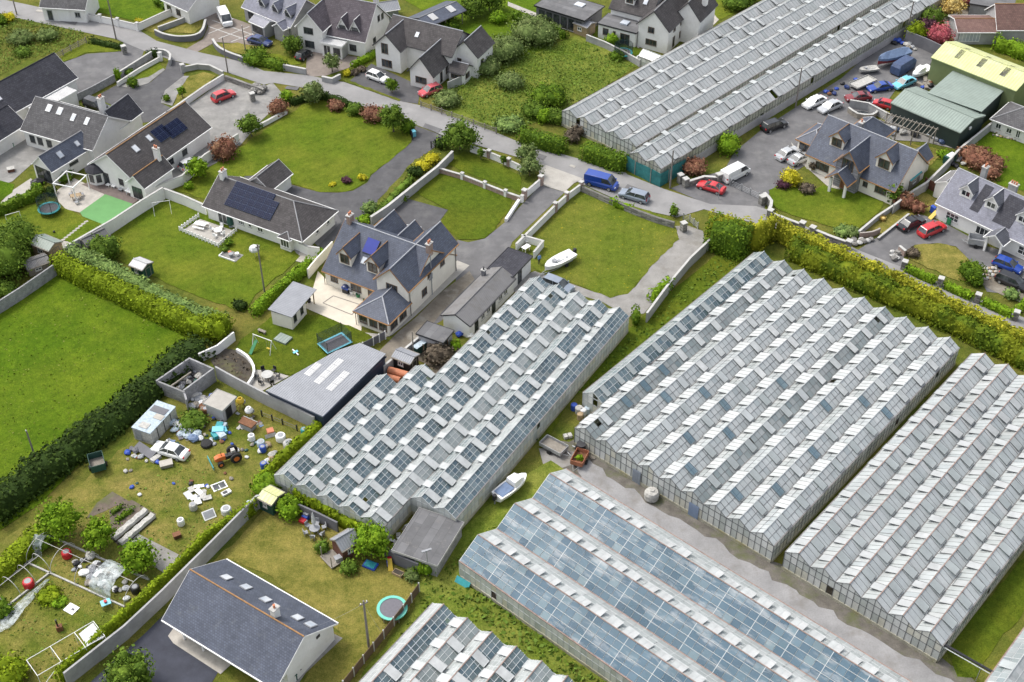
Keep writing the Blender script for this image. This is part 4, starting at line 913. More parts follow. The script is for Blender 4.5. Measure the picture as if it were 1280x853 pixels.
    def dormer(s, side, x, t, w, hw, rise, mw=None, mr=None, n=2, frame=None, fascia=None, cheek=None, wz=.3, wh=None, ov=.22):
        """gabled dormer: front wall standing on the slope at distance t up from the eave"""
        P = s.slope(side); tn = s.b['tn']; p0 = P(x, t); p1 = P(x + w, t); e = (p1 - p0).normalized(); q = P(x, t + 1) - p0; back = Vector((q.x, q.y, 0)).normalized()
        z0 = p0.z; zt = z0 + hw; zp = zt + rise; dw = hw / tn; dr = (hw + rise) / tn; m = MB()
        if e.cross(back).z < 0: p0, p1 = p1, p0; e = -e
        mid = (p0 + p1) / 2; Z = Vector((0, 0, 1))
        m.add([p0 - Z * .1, p1 - Z * .1, p1 + Z * hw, mid + Z * (hw + rise - .04), p0 + Z * hw, p0 + back * dw + Z * hw, p1 + back * dw + Z * hw], [(0, 1, 2, 3, 4), (1, 6, 2), (0, 4, 5)])
        o = m.obj('dormer', mw or s.mw, s.root); r = MB(); ts = rise / (w / 2); o_ = back * -ov; de = ov * ts
        rp = mid + Z * (hw + rise) + o_; rb = mid + Z * (hw + rise) + back * dr
        for p, sg in ((p0, -1), (p1, 1)):
            ea = p + Z * (hw - de) + e * sg * ov + o_; eb = p + Z * (hw - de) + e * sg * ov + back * max(.1, (hw - de) / tn)
            L = [ea, eb, rb, rp] if sg > 0 else [eb, ea, rp, rb]
            r.slab([v + Z * .09 for v in L], .09)
        r.obj('dormer_roof', mr or s.mr, o); f = MB()
        for p, sg in ((p0, -1), (p1, 1)):
            a = p + Z * (hw - de + .02) + e * sg * ov + o_; b2 = rp + Z * .02; nn = -back * .05
            f.add([a, b2, b2 + Z * .1 - Z * .24, a - Z * .2, a + nn, b2 + nn, b2 - Z * .14 + nn, a - Z * .2 + nn], [(0, 1, 2, 3), (7, 6, 5, 4), (0, 4, 5, 1), (2, 6, 7, 3), (0, 3, 7, 4)])
        f.tube([rp + Z * .1, rb + Z * .1], .06, 5)
        f.obj('bargeboard', fascia or s.fa, o)
        wm = MB(); wh = wh or hw - wz - .1; ww = w * .68; c0 = mid - e * ww / 2 - back * .03 + Z * wz
        def bx(x0, x1, z0, z1, dep, mi): 
            pts = [c0 + e * a + Z * c - back * d for d in (0, dep) for a, c in ((x0, z0), (x1, z0), (x1, z1), (x0, z1))]; wm.add(pts, [(4, 5, 6, 7), (0, 1, 5, 4), (1, 2, 6, 5), (2, 3, 7, 6), (3, 0, 4, 7)], mi)
        bx(0, ww, 0, wh, .02, 1)
        for a, c, d, g in [(-.04, .05, 0, wh), (ww - .05, ww + .04, 0, wh), (0, ww, -.05, .05), (0, ww, wh - .05, wh + .05)] + [(ww * i / n - .04, ww * i / n + .04, 0, wh) for i in range(1, n)]: bx(a, c, d, g, .055, 0)
        wm.obj('window', [frame or s.fr, 'window glass'], o); return s
    def chimney(s, u, v, w, d, z0, z1, mat=None, pots=2, cap='wall top', potm='clay pipe'):
        o = MB().box(u - w / 2, u + w / 2, v - d / 2, v + d / 2, z0, z1).obj('chimney', mat or s.mw, s.root); MB().box(u - w / 2 - .08, u + w / 2 + .08, v - d / 2 - .08, v + d / 2 + .08, z1 + .003, z1 + .12).obj('chimney_cap', cap, o)
        for i in range(pots): MB().lathe([(.12, 0), (.11, .35), (.14, .37), (.14, .42), (.08, .42)], 10, (u + (i - (pots - 1) / 2) * .36 * (w > d), v + (i - (pots - 1) / 2) * .36 * (w <= d), z1 + .12)).obj('chimney_pot', potm, o)
        return s
    def pipe(s, u, v, z0, z1, mat='dark frame', r=.05): MB().tube([(u, v, z0), (u, v, z1)], r, 6).obj('downpipe', mat, s.root); return s
    def box(s, name, mat, *a): MB().box(*a).obj(name, mat, s.root); return s
    def at(s, u, v, z=0): return Matrix.Translation(s.A) @ Matrix.Rotation(s.a, 4, 'Z') @ Vector((u, v, z))

# cream house with dormers beside the glasshouse
h = House('cream house with blue slate roof, two dormers and a hipped sunroom on a cream patio', '_ 405.7 337 454 355.2', 2.5, mw='cream render', fascia='timber fascia', ridge='lead')
h.blk(0, 13.27, 0, 11.5, 2.5, 4.5)
h.win('f', .9, .95, 1.2, 1.15).win('f', 4.2, .7, 1.7, 1.4, 3).win('f', 7.0, .6, 1.5, 1.5)
h.dormer('f', 1.7, 1.5, 2.0, 1.75, 1.15, n=2).dormer('f', 6.1, 1.7, 2.0, 1.75, 1.15, n=2)
h.panel('f', 4.2, 3.9, 2.0, 2.2, 'blue cell', 'solar_panel', out=.12, frame='dark frame', rim=.05).panel('f', 4.7, 2.4, .75, 1.0, 'bright glass')
h.win('l', 3, 3.4, 1.0, 1.2, 2)
h.box('meter_box', 'grey plastic', 13.6, 13.7, 4.9, 5.6, 2.6, 3.5)
h.blk(8.7, 13.605, -.12, 11.52, 4.6, 2.4, 'v'); h.win('f', 1.5, 3.35, 1.75, 1.05, 3).win('r', 7.7, 3.0, 1.1, 1.2, 2).win('r', 3.1, 1.0, 1.2, 1.2, 2).win('r', 4.6, 3.1, .9, 1.1, 2)
h.blk(8.6, 13.55, -4.8, -.1, 2.35, 1.45, 'v', (1, 0), mr='blue slate')
for x in (.35, 1.95, 3.45): h.win('f', x, .55, 1.25, 1.45, 2)
for x in (.4, 2.5): h.win('r', x, .55, 1.6, 1.45, 2)
h.blk(.3, 3.9, 8, 13.6, 2.6, 1.9, 'v').blk(4.2, 7.4, 8, 13.2, 2.6, 1.7, 'v')
h.chimney(.6, 5.75, .6, .9, 6.4, 8.1, 'brick', 2).chimney(13.3, 5.7, .55, .9, 6.2, 8.1, 'brick', 2).pipe(13.75, 5.2, 0, 6.9, 'grey plastic', .06).pipe(13.72, .1, 0, 4.5).pipe(13.72, 11.3, 0, 4.5).pipe(-.12, -.1, 0, 2.4).pipe(8.5, -4.95, 0, 2.2)
HMAIN = h
# bungalow with a solar array
h = House('white hipped bungalow with a large dark solar array on its brown tiled roof', 'e 1000 215 f 215 378', 2.5, mr='brown tile', fascia='white plastic', ridge='ridge grey')
h.blk(0, 16.8, 0, 7.7, 2.5, 2.5, hip=(0, 1), ov=.45)
for r_ in range(4):
    for c_ in range(7 if r_ < 3 else 6): h.panel('f', 2.9 + c_ * 1.16 + r_ * .02, .75 + r_ * .98, 1.12, .94, 'solar cell', 'solar_panel', out=.08, frame='tarp navy', rim=.02)
h.win('f', 1.9, .1, 1.6, 2.0, 2, 'white plastic', name='patio_door').win('f', 5.6, 1.1, 1.1, .95, 3, 'white plastic').win('f', 9.0, 1.0, 1.0, .9, 2, 'white plastic').win('f', 7.4, 1.2, .6, .8, 1, 'white plastic')
h.win('r', 3.2, 1.1, .7, .9, 1, 'white plastic').win('r', 5.8, 1.1, .7, .9, 1, 'white plastic'); h.chimney(.5, 3.85, .6, 1.0, 4.5, 6.1, None, 2)
h.blk(13.5, 15.3, -.8, .01, 2.1, .5, 'v', (1, 0), ov=.15); h.win('f', .15, .6, 1.5, 1.3, 3, 'white plastic')
h.blk(1.5, 5.5, 7.7, 12.5, 2.4, 1.5, 'v')
# bottom bungalow
P_ = TT('m 808 542', 2.7)[0]; d_ = TT('m 1090 270 n 375 573', 2.7); uu = (d_[1] - d_[0]).normalized()
h = House('white gabled bungalow with big blue slate roof at the bottom of the picture', [P_, P_ + uu * 14.5], 2.7, mr='blue slate', ridge='ridge clay', frame='white plastic')
h.blk(0, 14.4, 0, 8.7, 2.7, 2.85, walls=False, ov=.35)
b = MB(); pr_ = [(1.7, -.2), (8.69, -.2), (8.69, 2.66), (4.35, 5.5), (.02, 2.66), (.02, 2.4), (1.7, 2.4)]
b.add([(0, y, z) for y, z in pr_] + [(14.38, y, z) for y, z in pr_], [tuple(range(6, -1, -1)), tuple(range(7, 14))] + [(i, (i + 1) % 7, (i + 1) % 7 + 7, i + 7) for i in range(7) if i not in (2, 3)]); b.obj('wall', 'white render', h.root); h.b.update(v0=1.7)
for x in (8.7, 10.6, 12.5): h.win('f', x, 1.1, 1.2, 1.0, 2)
h.b.update(v0=0)
for x, t_ in ((2.2, 3.3), (4.6, 3.0), (7.4, 3.2), (11.5, 3.1), (13.1, 3.0)): h.panel('b', x, t_ - .9, .95, 1.15, 'bright glass', out=.07, frame='grey plastic')
h.chimney(10.6, 4.9, .55, .8, 4.9, 6.5, None, 1)
for x in (1.6, 4.2): h.box('post', 'white plastic', x - .09, x + .09, .25, .43, 0, 2.75)
h.box('vent_hole', 'dark frame', 14.38, 14.47, 6.2, 6.7, 2.9, 3.25); HBOT = h
# long low outbuilding
h = House('long low outbuilding with ribbed grey roof between the lane and the glasshouse', 'f 1035 800 1245 580', 2.3, 'outbuilding', 'outbuilding', mw='white render', mr='old sheet', fascia='dark frame', ridge='old sheet', ov=.2)
h.blk(0, 11.2, 0, 4.0, 2.3, .95)
for x in (1.2, 5.5): h.win('f', x, .1, .9, 1.9, 1, 'dark frame', name='door')
for x in (2.8, 4.2, 7.3, 8.6): h.win('f', x, 1.0, .9, .8, 2, 'white plastic')
h.chimney(9.4, 3.6, .4, .5, 2.2, 3.5, 'dark wall', 1, potm='dark frame')
h.flatroof(11.2, 16.3, .3, 3.8, 2.4, mr='dark tile', edge='dark frame'); h.win('f', 1.6, .1, 1.0, 1.9, 1, 'dark frame', name='door')
h = House('low block shed with a worn grey flat roof at the end of the outbuilding', 'j 905 72 950 20', 2.0, 'shed', 'shed', mw='lilac render')
h.flatroof(0, 2.4, 0, 3.6, 2.0, mr='felt'); h.win('f', .3, .05, .9, 1.7, 1, 'rust', 'black plastic', name='door')
# navy barn: single pitch sheet roof with three rows of rooflights
h = House('navy clad barn with grey corrugated roof and three rows of white rooflights', 'j 55 305 325 428', 2.6, 'barn', 'barn', mw='navy sheet')
q_ = [(0, 0, 2.6), (8.4, 0, 2.6), (8.4, 12.5, 2.9), (4.4, 12.5, 2.9), (3.0, 9.8, 2.86)]
b = MB(); n = len(q_); b.add([(x, y, -.6) for x, y, z in q_] + [(x, y, z - .05) for x, y, z in q_], [(i, (i + 1) % n, (i + 1) % n + n, i + n) for i in range(n)]); b.obj('wall', 'navy sheet', h.root)
b = MB(); b.slab([Vector((x + (.12 if x > 4.3 else -.12), y + (.12 if y > 5 else -.12), z + .1)) for x, y, z in q_], .12); b.obj('roof', 'grey sheet', h.root)
for x, y0, y1 in ((2.0, 4.5, 7.3), (3.9, 4.0, 9.4), (5.9, 3.8, 8.6)):
    for k in range(int((y1 - y0) / 1.25)): MB().slab([Vector((x, y0 + k * 1.25, 2.74 + y0 * .024 + k * .03)), Vector((x + .95, y0 + k * 1.25, 2.74 + y0 * .024 + k * .03)), Vector((x + .95, y0 + k * 1.25 + 1.2, 2.77 + y0 * .024 + k * .03)), Vector((x, y0 + k * 1.25 + 1.2, 2.77 + y0 * .024 + k * .03))], .03).obj('rooflight', 'white sheet', h.root)
b = MB(); b.box(-.15, 8.55, -.2, -.12, 2.45, 2.62).box(8.52, 8.6, -.12, 12.6, 2.45, 2.72); b.obj('gutter', 'navy sheet', h.root)
# garden room
h = House('small cream garden room with pale sheet roof and open porch on the patio', 'f 170 762 305 608', 2.2, 'garden_room', 'shed', mw='timber', frame='dark frame')
b = MB(); b.slab([Vector((-.2, -.25, 2.35)), Vector((6.2, -.25, 2.35)), Vector((6.2, 3.3, 2.6)), Vector((-.2, 3.3, 2.6))], .1); b.obj('roof', 'grey sheet', h.root)
h.blk(0, 3.6, 0, 3.0, 2.2, 0, mw='cream render'); h.win('f', .5, .8, .7, 1.1, 1).win('f', 2.2, .8, .7, 1.1, 1)
for x, y in ((5.8, .1), (5.8, 2.8)): h.box('post', 'timber', x, x + .12, y, y + .12, 0, 2.35)
h.box('bench', 'old timber', 4.0, 5.6, 2.3, 2.7, .4, .46)
# ---- left cluster
h = House('long dark tiled house with white walls at the left edge', 'a 90 527 360 378', 3.0, mr='dark tile', ridge='dark tile', frame='white plastic')
h.blk(-6, 11.8, 0, 8.4, 3.0, 3.0); h.panel('f', 1.0, 2.4, .9, 1.1, 'bright glass').panel('f', 4.2, 2.4, .8, 1.0, 'bright glass'); h.win('r', 5.2, .05, 2.4, 2.1, 1, 'white plastic', 'white plastic', 'garage_door')
h.flatroof(1.5, 9.2, -2.9, -.02, 2.5, mr='white sheet', edge='white plastic', ov=.1)
h = House('grey tiled white house with four skylights in a row', 'a 110 625 415 712', 3.0, mr='grey tile', ridge='ridge grey', frame='dark frame')
h.blk(0, 13.4, 0, 8.8, 3.0, 3.2)
for x in (2.6, 4.7, 7.6, 10.2): h.panel('f', x, 3.6 if x < 7 else 3.2, .9 if x < 7 else .7, 1.2, 'bright glass', frame='white plastic')
for x in (1.0, 2.5, 4.3): h.win('f', x, .9, 1.0, 1.3, 2)
h.blk(9.2, 13.1, 6.8, 12.0, 3.0, 2.3, 'v', mr='dark tile'); h.chimney(10.8, 6.6, .7, .9, 5, 7.6, None, 2)
h = House('narrow slate roofed extension with a glazed gable', 'a 250 832 430 722', 2.5, 'house_extension', 'extension', mr='blue slate', frame='dark frame')
h.blk(0, 8.2, 0, 4.0, 2.5, 1.9, ov=.15); h.panel('f', 2.4, .8, .9, 1.1, 'bright glass').panel('f', 6.0, 1.0, .7, .9, 'bright glass'); h.win('l', .4, .1, 3.2, 2.3, 4, 'dark frame', name='glazed_gable'); h.win('f', 3.3, 1.5, 1.7, .5, 2)
h = House('small dark roofed white building with a tall chimney at the left edge', 'a 0 672 140 585', 2.6, mr='dark tile', ridge='dark tile')
h.blk(-4, 5.0, 0, 6, 2.6, 2.2); h.chimney(1.5, 2.2, .6, .8, 3.2, 5.6, None, 2)
h = House('brown tiled white house with two small solar arrays and a front wing', 'a 700 835 1010 618', 2.8, mr='brown tile', ridge='ridge clay', frame='dark frame')
h.blk(-2.3, 14.6, 0, 8.6, 2.8, 3.0)
for x, t_, nx in ((8.2, 2.1, 3), (10.6, 1.6, 4)):
    for i in range(nx):
        for j in range(2): h.panel('f', x + i * .86 - (.0 if x < 9 else .3), t_ + j * 1.15, .83, 1.12, 'solar cell', 'solar_panel', out=.08, frame='tarp navy', rim=.02)
h.panel('f', 6.9, 3.1, .8, 1.1, 'bright glass').panel('f', 3.7, 2.9, .9, 1.2, 'bright glass')
h.win('f', 7.3, 1.0, 1.1, 1.0, 2).win('f', 10.4, 1.0, 1.1, 1.0, 2); h.win('l', 2.2, .1, 1.2, 2.0, 2, name='patio_door').win('l', 5.4, .9, .9, 1.1, 1)
h.blk(-3.0, 2.9, -2.6, .5, 2.8, 1.4, 'u', ov=.25); h.win('l', .6, .2, 1.9, 2.0, 3, name='patio_door'); h.chimney(2.2, -1.0, .55, .9, 3.4, 6.0, None, 2)
t_ = thing('sunroom', 'small octagonal sunroom with dark roof against the white gable', 'sunroom', T('e', 480, 100))
b = MB(); b.lathe([(1.5, 0), (1.5, 2.1)], 8); b.obj('wall', 'white render', t_); MB().lathe([(1.75, 2.1), (1.75, 2.2), (.9, 2.85), (0, 3.2)], 8).obj('roof', 'dark tile', t_)
for k in range(8): MB().cbox((1.42 * math.cos(PI / 4 * k + PI / 8), 1.42 * math.sin(PI / 4 * k + PI / 8), .5), .06, .75, 1.3, PI / 4 * k + PI / 8).obj('window', 'window glass', t_)
# ---- houses along the top
h = House('lilac roofed house with porch canopies cut off by the top edge', 'b -60 30 165 125', 2.8, mr='lilac slate', mw='grey render', frame='dark frame', ridge='lead')
h.blk(0, 12.0, 0, 8, 2.8, 3.4)
for x in (3.4, 6.8, 10.0): h.dormer('f', x, 1.0, 1.5, 1.0, .9)
for x in (1.0, 3.8, 7.6, 10.2): h.win('f', x, .7, 1.4, 1.4, 2)
h.blk(4.5, 8.0, -2.6, 0, 2.3, .6, 'u', ov=.2); h.win('f', .4, .5, 2.6, 1.6, 4); h.blk(9.2, 11.6, -1.4, .2, 2.5, .8, 'v', ov=.2)
h.win('r', 2, .8, 1, 1.2).win('r', 2.5, 3.4, 1.0, 1.1)
h = House('white two storey house with lilac roof, white verandah and two triangular dormers', 'b 285 150 510 195', 3.2, mr='purple tile', frame='dark frame', ridge='lead')
h.blk(0, 9.6, 0, 9.5, 3.2, 4.6)
h.dormer('f', 4.2, 1.2, 1.7, .5, 1.5, wz=.1, wh=.5).dormer('f', 6.6, 1.2, 1.7, .5, 1.5, wz=.1, wh=.5); h.win('f', 6.6, .8, 1.3, 1.2, 3)
h.win('r', 5.2, 4.2, .8, 1.1, 1).win('r', 6.6, 4.0, .8, 1.1, 1).win('r', 3.0, 1.0, 1.0, 1.1)
h.blk(-2.4, 2.4, -1.6, 6.0, 4.6, 2.6, 'v'); h.win('f', 1.2, 3.3, 1.8, 1.2, 3).win('f', 1.2, .7, 1.8, 1.3, 3)
h.blk(2.4, 6.2, -2.0, 0, 2.4, 0); h.flatroof(2.4, 6.2, -2.2, -.02, 2.45, mw='white render', mr='white sheet', edge='white plastic', ov=.25); h.win('f', .3, .1, 1.4, 2.1, 2, 'white plastic', name='door').win('f', 2.2, .5, 1.3, 1.5, 2)
h.chimney(8.6, 7.0, .7, .9, 5, 8.6, None, 2)
h = House('white house with brown roof, two front gables and a red car parked before it', 'b 580 210 740 250', 4.4, mr='brown tile', frame='brown frame', fascia='dark frame', ridge='lead')
h.blk(.5, 13.4, 2.0, 9.5, 4.4, 2.6); h.panel('f', 5.2, 1.5, .7, 1.0, 'bright glass')
h.blk(0, 4.8, -.2, 6, 4.4, 2.3, 'v'); h.win('f', 1.2, 3.0, 1.3, 1.9, 2).win('f', 1.1, .5, 2.0, 1.4, 3)
h.blk(8.3, 12.6, -3.0, 6, 3.1, 2.6, 'v'); h.win('f', 1.0, .9, 2.1, 1.2, 3).win('r', 2.4, .3, .8, 1.9, 1, name='door').win('r', 4.4, 1.0, 1.2, 1.2)
h.blk(12.6, 17.2, 4.0, 9.6, 4.2, 2.2, 'v', ov=.25); h.win('f', .6, 1.6, 1.0, 1.4, 2); h.win('r', 1.2, 1.0, .9, 1.9, 1, name='door')
h.blk(13.4, 16.2, 1.0, 4.0, 2.1, 1.0, 'u', ov=.2); h.win('f', .4, .9, 1.9, .8, 3); h.win('r', .6, .8, 1.4, 1.0, 2)
h.panel('r', 4.4, 1.1, .7, .9, 'bright glass') if False else None
h = House('dark flat roofed house with a long row of windows and one rooflight', 'c 118 30 330 95', 2.9, mw='dark wall', frame='dark frame')
h.flatroof(0, 10.0, 0, 6.2, 2.9, mr='felt', edge='black plastic', ov=.3)
for i in range(6): h.win('f', .6 + i * 1.55, .25, 1.2, 2.2, 2)
h.win('r', 1.0, .8, 1.6, 1.3, 2); MB().box(5.6, 7.3, 3.6, 5.0, 3.1, 3.3).obj('rooflight', 'bright glass', h.root)
h = House('white house with brown roof and a flat roofed extension beside the old glasshouse', 'c 600 105 755 145', 4.6, mr='brown tile', frame='brown frame', fascia='dark frame')
h.blk(.6, 6.2, 0, 9.5, 4.6, 2.8, 'v'); h.win('f', 1.8, 3.2, 1.2, 1.1, 2).win('f', 1.5, .9, 2.1, 1.1, 3).win('r', 2.2, 3.2, .9, 1.2).win('r', 2.2, .2, .9, 2.0, 1, name='door').win('r', 5, 3.2, .9, 1.2).win('r', 5.0, .8, .9, 1.2)
h.blk(-6.5, 1.0, 3.5, 10.5, 4.2, 2.8, 'u'); h.dormer('f', 2.2, 1.2, 1.8, 1.3, 1.0).panel('f', 5.4, 1.8, .8, 1.0, 'bright glass')
h.blk(5.0, 9.5, 5.5, 12.5, 5.0, 2.6, 'v'); h.chimney(8.8, 9, .8, .9, 6, 9.4, None, 2)
h.flatroof(-6.8, .4, -.6, 3.4, 2.7, mr='felt', edge='dark frame'); h.win('f', .9, .9, 1.1, 1.3, 1).win('f', 2.9, .1, .5, 2.0, 1).win('f', 4.3, .1, 1.8, 2.0, 2, name='patio_door'); h.win('r', 1.0, .1, 1.6, 2.1, 2, name='patio_door'); MB().box(-3.4, -2.0, .8, 2.2, 2.9, 3.15).obj('rooflight', 'bright glass', h.root)
h = House('white building with door openings cut off by the top left edge', 'a 200 30 395 42', 2.8, mr='grey tile', frame='grey plastic')
h.blk(0, 8, 0, 6, 2.8, 2.2); h.win('f', .8, .1, 1.0, 2.0, 1, name='door').win('f', 2.8, .1, 2.2, 2.2, 1, 'white plastic', 'white plastic', 'garage_door').win('f', 6.0, 1.0, 1.0, 1.0)
h = House('white house and porch at the top edge beyond the bright front lawn', 'a 790 -5 900 45', 2.8, mr='grey slate')
h.blk(0, 7, 0, 7, 2.8, 2.4); h.win('f', .8, .8, 1.2, 1.2).win('f', 3.4, .8, 1.2, 1.2)
h = House('pale blue shed with grey roof at the top of the back gardens', 'b 600 55 665 45', 2.1, 'shed', 'shed', mw='sky blue boards' if False else 'paint steel', mr='grey sheet')
h.blk(0, 3.4, 0, 3, 2.1, .8)
h = House('long open shed with blue grey roof and two white rooflights', 'b 835 128 1005 52', 2.6, 'shed', 'shed', mw='red timber', mr='blue slate', fascia='dark frame')
h.blk(0, 8.6, 0, 4.6, 2.6, .7, walls=False)
for x in (.2, 4.2, 8.2):
    for y in (.1, 4.3): h.box('post', 'old timber', x, x + .15, y, y + .15, 0, 2.6)
h.box('wall', 'red timber', .2, 8.3, 4.25, 4.4, 0, 2.5).box('wall', 'red timber', .05, .19, .2, 4.2, 0, 2.5)
h.panel('f', 1.6, .5, 1.3, 1.6, 'white sheet', 'rooflight', frame=None).panel('f', 5.9, .5, 1.3, 1.6, 'white sheet', 'rooflight', frame=None)
h = House('slate roofed house with timber dormers, stone porch and cream walls', '_ 1010.5 191.4 1106 232', 2.7, mr='blue slate', mw='cream render', fascia='timber fascia', ridge='lead', frame='brown frame')
h.blk(0, 14.6, 0, 9.4, 2.7, 4.3)
h.dormer('f', 2.3, 2.3, 2.3, 1.6, 1.1, wz=.2).dormer('f', 10.3, 2.0, 2.5, 1.7, 1.3, wz=.2)
h.win('f', 1.5, .7, 2.3, 1.3, 3).win('f', 9.6, 1.1, .8, .9, 1).win('f', 11.6, 1.0, 1.9, 1.2, 3); h.box('wall_vent', 'dark frame', 13.9, 14.3, -.06, -.001, .3, .6)
h.blk(5.4, 9.1, -1.2, 5, 4.3, 2.3, 'v', mw='house stone'); h.win('f', .9, 3.3, 1.9, 1.9, 3); h.win('f', 1.2, .1, 1.2, 2.0, 2, 'timber fascia', 'rust', name='door')
h.blk(5.6, 8.7, -3.4, -1.2, 2.6, 1.4, 'v', walls=False); 
for x in (5.8, 8.3): h.box('column', 'white render', x, x + .35, -3.25, -2.9, 0, 2.5)
h.blk(-3.6, 0, 3.0, 8.6, 2.4, 1.3, 'v', (1, 1)); h.win('f', .3, .5, 2.8, 1.5, 3)
h.blk(1.0, 6.0, 9, 14.5, 2.7, 2.2, 'v', (0, 1)); h.blk(11.5, 14, 9, 12, 2.6, 1.4, 'v'); h.chimney(5.0, 5.4, .6, .8, 6.0, 7.6, 'house stone', 1); HST = h
h = House('white house with white dormers and two black strips of new slates at the right edge', 'h 865 205 1280 400', 2.7, mr='lilac slate', frame='white plastic', ridge='lead')
h.blk(0, 20, 0, 8.6, 2.7, 3.6)
for x in (2.0, 6.0, 10.9, 15.5): h.dormer('f', x, 2.1, 1.9, 1.25, .95, mr='grey slate', ov=.18)
h.panel('f', 4.4, .9, 1.35, 4.2, 'dark tile', 'roof_patch', out=-.02, frame=None).panel('f', 8.1, .7, 2.7, 4.5, 'dark tile', 'roof_patch', out=-.02, frame=None).panel('f', 13.0, .7, 2.2, 4.5, 'dark tile', 'roof_patch', out=-.02, frame=None)
h.win('f', 1.6, .8, 2.0, 1.2, 3, 'white plastic', rows=2).win('f', 6.4, .7, 2.0, 1.3, 3, rows=1).win('f', 13.0, .7, 2.4, 1.3, 3, rows=2)
h.chimney(3.2, 5.2, .7, .8, 5, 7.8, 'grey render', 2).chimney(7.9, 5.0, 1.2, .7, 5.4, 7.2, 'grey render', 3)
h.blk(9.0, 11.6, -2.2, 0, 2.4, .95, 'v', walls=False, mr='grey slate', ov=.2)
for x in (9.05, 11.3): h.box('column', 'white render', x, x + .28, -2.1, -1.8, 0, 2.4)
h.win('f', 0, 0, .01, .01, 1) if False else None
h.blk(-3.2, 0, 4.6, 8.8, 2.4, .9, 'v', mr='old sheet', ov=.1); h.win('f', 1.8, .6, 1.2, 1.4, 2)
HRT = h
# ---- farm sheds, top right
h = House('low dark green gabled shed with grey green roof in the car yard', 'd 640 500 965 640', 3.1, 'shed', 'shed', mw='dark green sheet', mr='green sheet', fascia='green sheet', ridge='green sheet', ov=.12)
h.blk(0, 12.3, 0, 7.0, 3.1, .95); h.box('wall_lamp', 'white plastic', 12.3, 12.5, 2.6, 3.1, 2.5, 2.9); h.win('l', 1.5, .05, 3.2, 2.6, 1, 'dark frame', 'black plastic', 'shed_door')
h = House('flat green sheet roofed shed linking the low shed and the lime roofed one', 'd 1065 550 1200 425', 3.4, 'shed', 'shed', mw='dark green sheet')
h.blk(0, 10.3, 0, 8.9, 3.4, 0); MB().slab([Vector((.3, -.15, 3.62)), Vector((10.5, -.15, 3.75)), Vector((10.5, 9.0, 3.75)), Vector((.3, 9.0, 3.62))], .12).obj('roof', 'green sheet', h.root)
h.win('l', 3.0, .1, 3.0, 2.8, 1, 'dark frame', 'black plastic', 'shed_door')
h = House('tall olive shed with a lime green mossy sheet roof', 'd 835 280 1200 425', 4.5, 'shed', 'shed', mw='olive sheet', mr='lime sheet', fascia='olive sheet', ridge='lime sheet', ov=.15)
h.blk(0, 15.2, 0, 7.6, 4.5, 1.35)
for x in (3.0, 7.0, 11.2): h.panel('f', x, 1.6, .95, 2.1, 'old sheet', 'roof_patch', out=-.06, frame=None); h.panel('b', x, 2.6, .95, 1.2, 'old sheet', 'roof_patch', out=-.06, frame=None)
h = House('low white outbuilding with hipped grey roof and small white windows', 'd 1130 575 1280 630', 2.3, 'outbuilding', 'outbuilding', mr='grey tile', frame='white plastic')
h.blk(0, 11, 0, 6.4, 2.3, 1.7, hip=(1, 0)); h.win('f', .7, .9, .9, .9, 2).win('f', 2.5, .8, .9, .9, 2).win('f', 4.1, .6, .7, 1.3, 2)
h = House('grey cottage with red brown tiled roof and a glazed lean-to at the top right', 'd 1060 140 1165 140', 2.5, mr='red tile', mw='grey render', frame='white plastic', ridge='ridge clay')
h.blk(3.2, 16, -.6, 6.6, 2.8, 2.8, 'u'); h.win('l', 3.8, 2.6, .5, .5, 1)
h.blk(-3.6, 3.2, -.9, 5.0, 2.4, .9, 'u', mr='red tile'); h.b.update(u1=.6); h.win('f', .25, .5, 3.6, 1.7, 6, 'white plastic', 'bright glass', name='lean_to_glazing')
h = House('pale garage with dark opening behind the peach coloured tree', 'd 1020 20 1110 35', 2.6, 'garage', 'garage', mw='grey render', mr='felt')
h.flatroof(0, 7.2, 0, 5, 2.6); h.win('f', 5.4, .1, 1.2, 2.0, 1, 'dark frame', 'black plastic', name='door')
# ---------------------------------------------------------------- walls, fences, gates
wall('tall pale wall between the green play turf and the big back lawn', 'e 330 478 560 345 690 258 800 190', 2.0, .22, 'white render', 'wall top')
wall('white wall running from the corner post up to the solar bungalow', 'e 803 186 900 222 1003 268', 1.7, .22, 'white render', 'wall top')
wall('white garden wall beside the brown house and parked silver car', 'e 700 200 790 158 890 118 a 1000 790 1160 690', 1.5, .2, 'white render', 'wall top')
wall('grey block wall along the top of the mown field', 'e -60 780 0 745 110 675 275 560', 1.9, .22, 'block', None)
wall('long grey stone wall between the bungalow drive and the parking bay', 'f 560 315 640 262 760 165 880 70 930 20 b 955 770', 1.35, .3, 'grey render', 'wall top')
wall('low brick wall with white piers across the striped lawns', 'f 880 60 1000 95 1110 138 1210 178 1290 205', .8, .25, 'brick', 'wall top', piers=(.4, 1.1, (1, 2, 3, 4)), pmat='white render')
wall('road wall with three brick piers behind small saplings', 'b 1040 735 1130 765 1225 805 1300 838', 1.0, .22, 'white render', 'wall top', piers=(.5, 1.3, (1, 2)), pmat='brick')
wall('short white wall with two brick piers at the beige entrance', 'g 60 190 140 122', 1.1, .22, 'white render', 'wall top', piers=(.6, 1.6, 'all'), pmat='brick')
wall('white panelled wall between the driveway and the boat lawn', 'g 335 148 265 200 210 250 100 360 20 440', 1.1, .22, 'white render', 'wall top', piers=(.5, 1.5, (0, 1, 2)), pmat='brick')
wall('rough grey stone wall between the boat lawn and the parked van', 'g 335 152 430 195 600 268 700 305 785 330', 1.0, .35, 'rubble stone', None)
wall('grey concrete wall along the gravel track by the ten bay glasshouse', 'g 955 430 860 520 760 640 650 790', 1.6, .2, 'grey render', 'wall top')
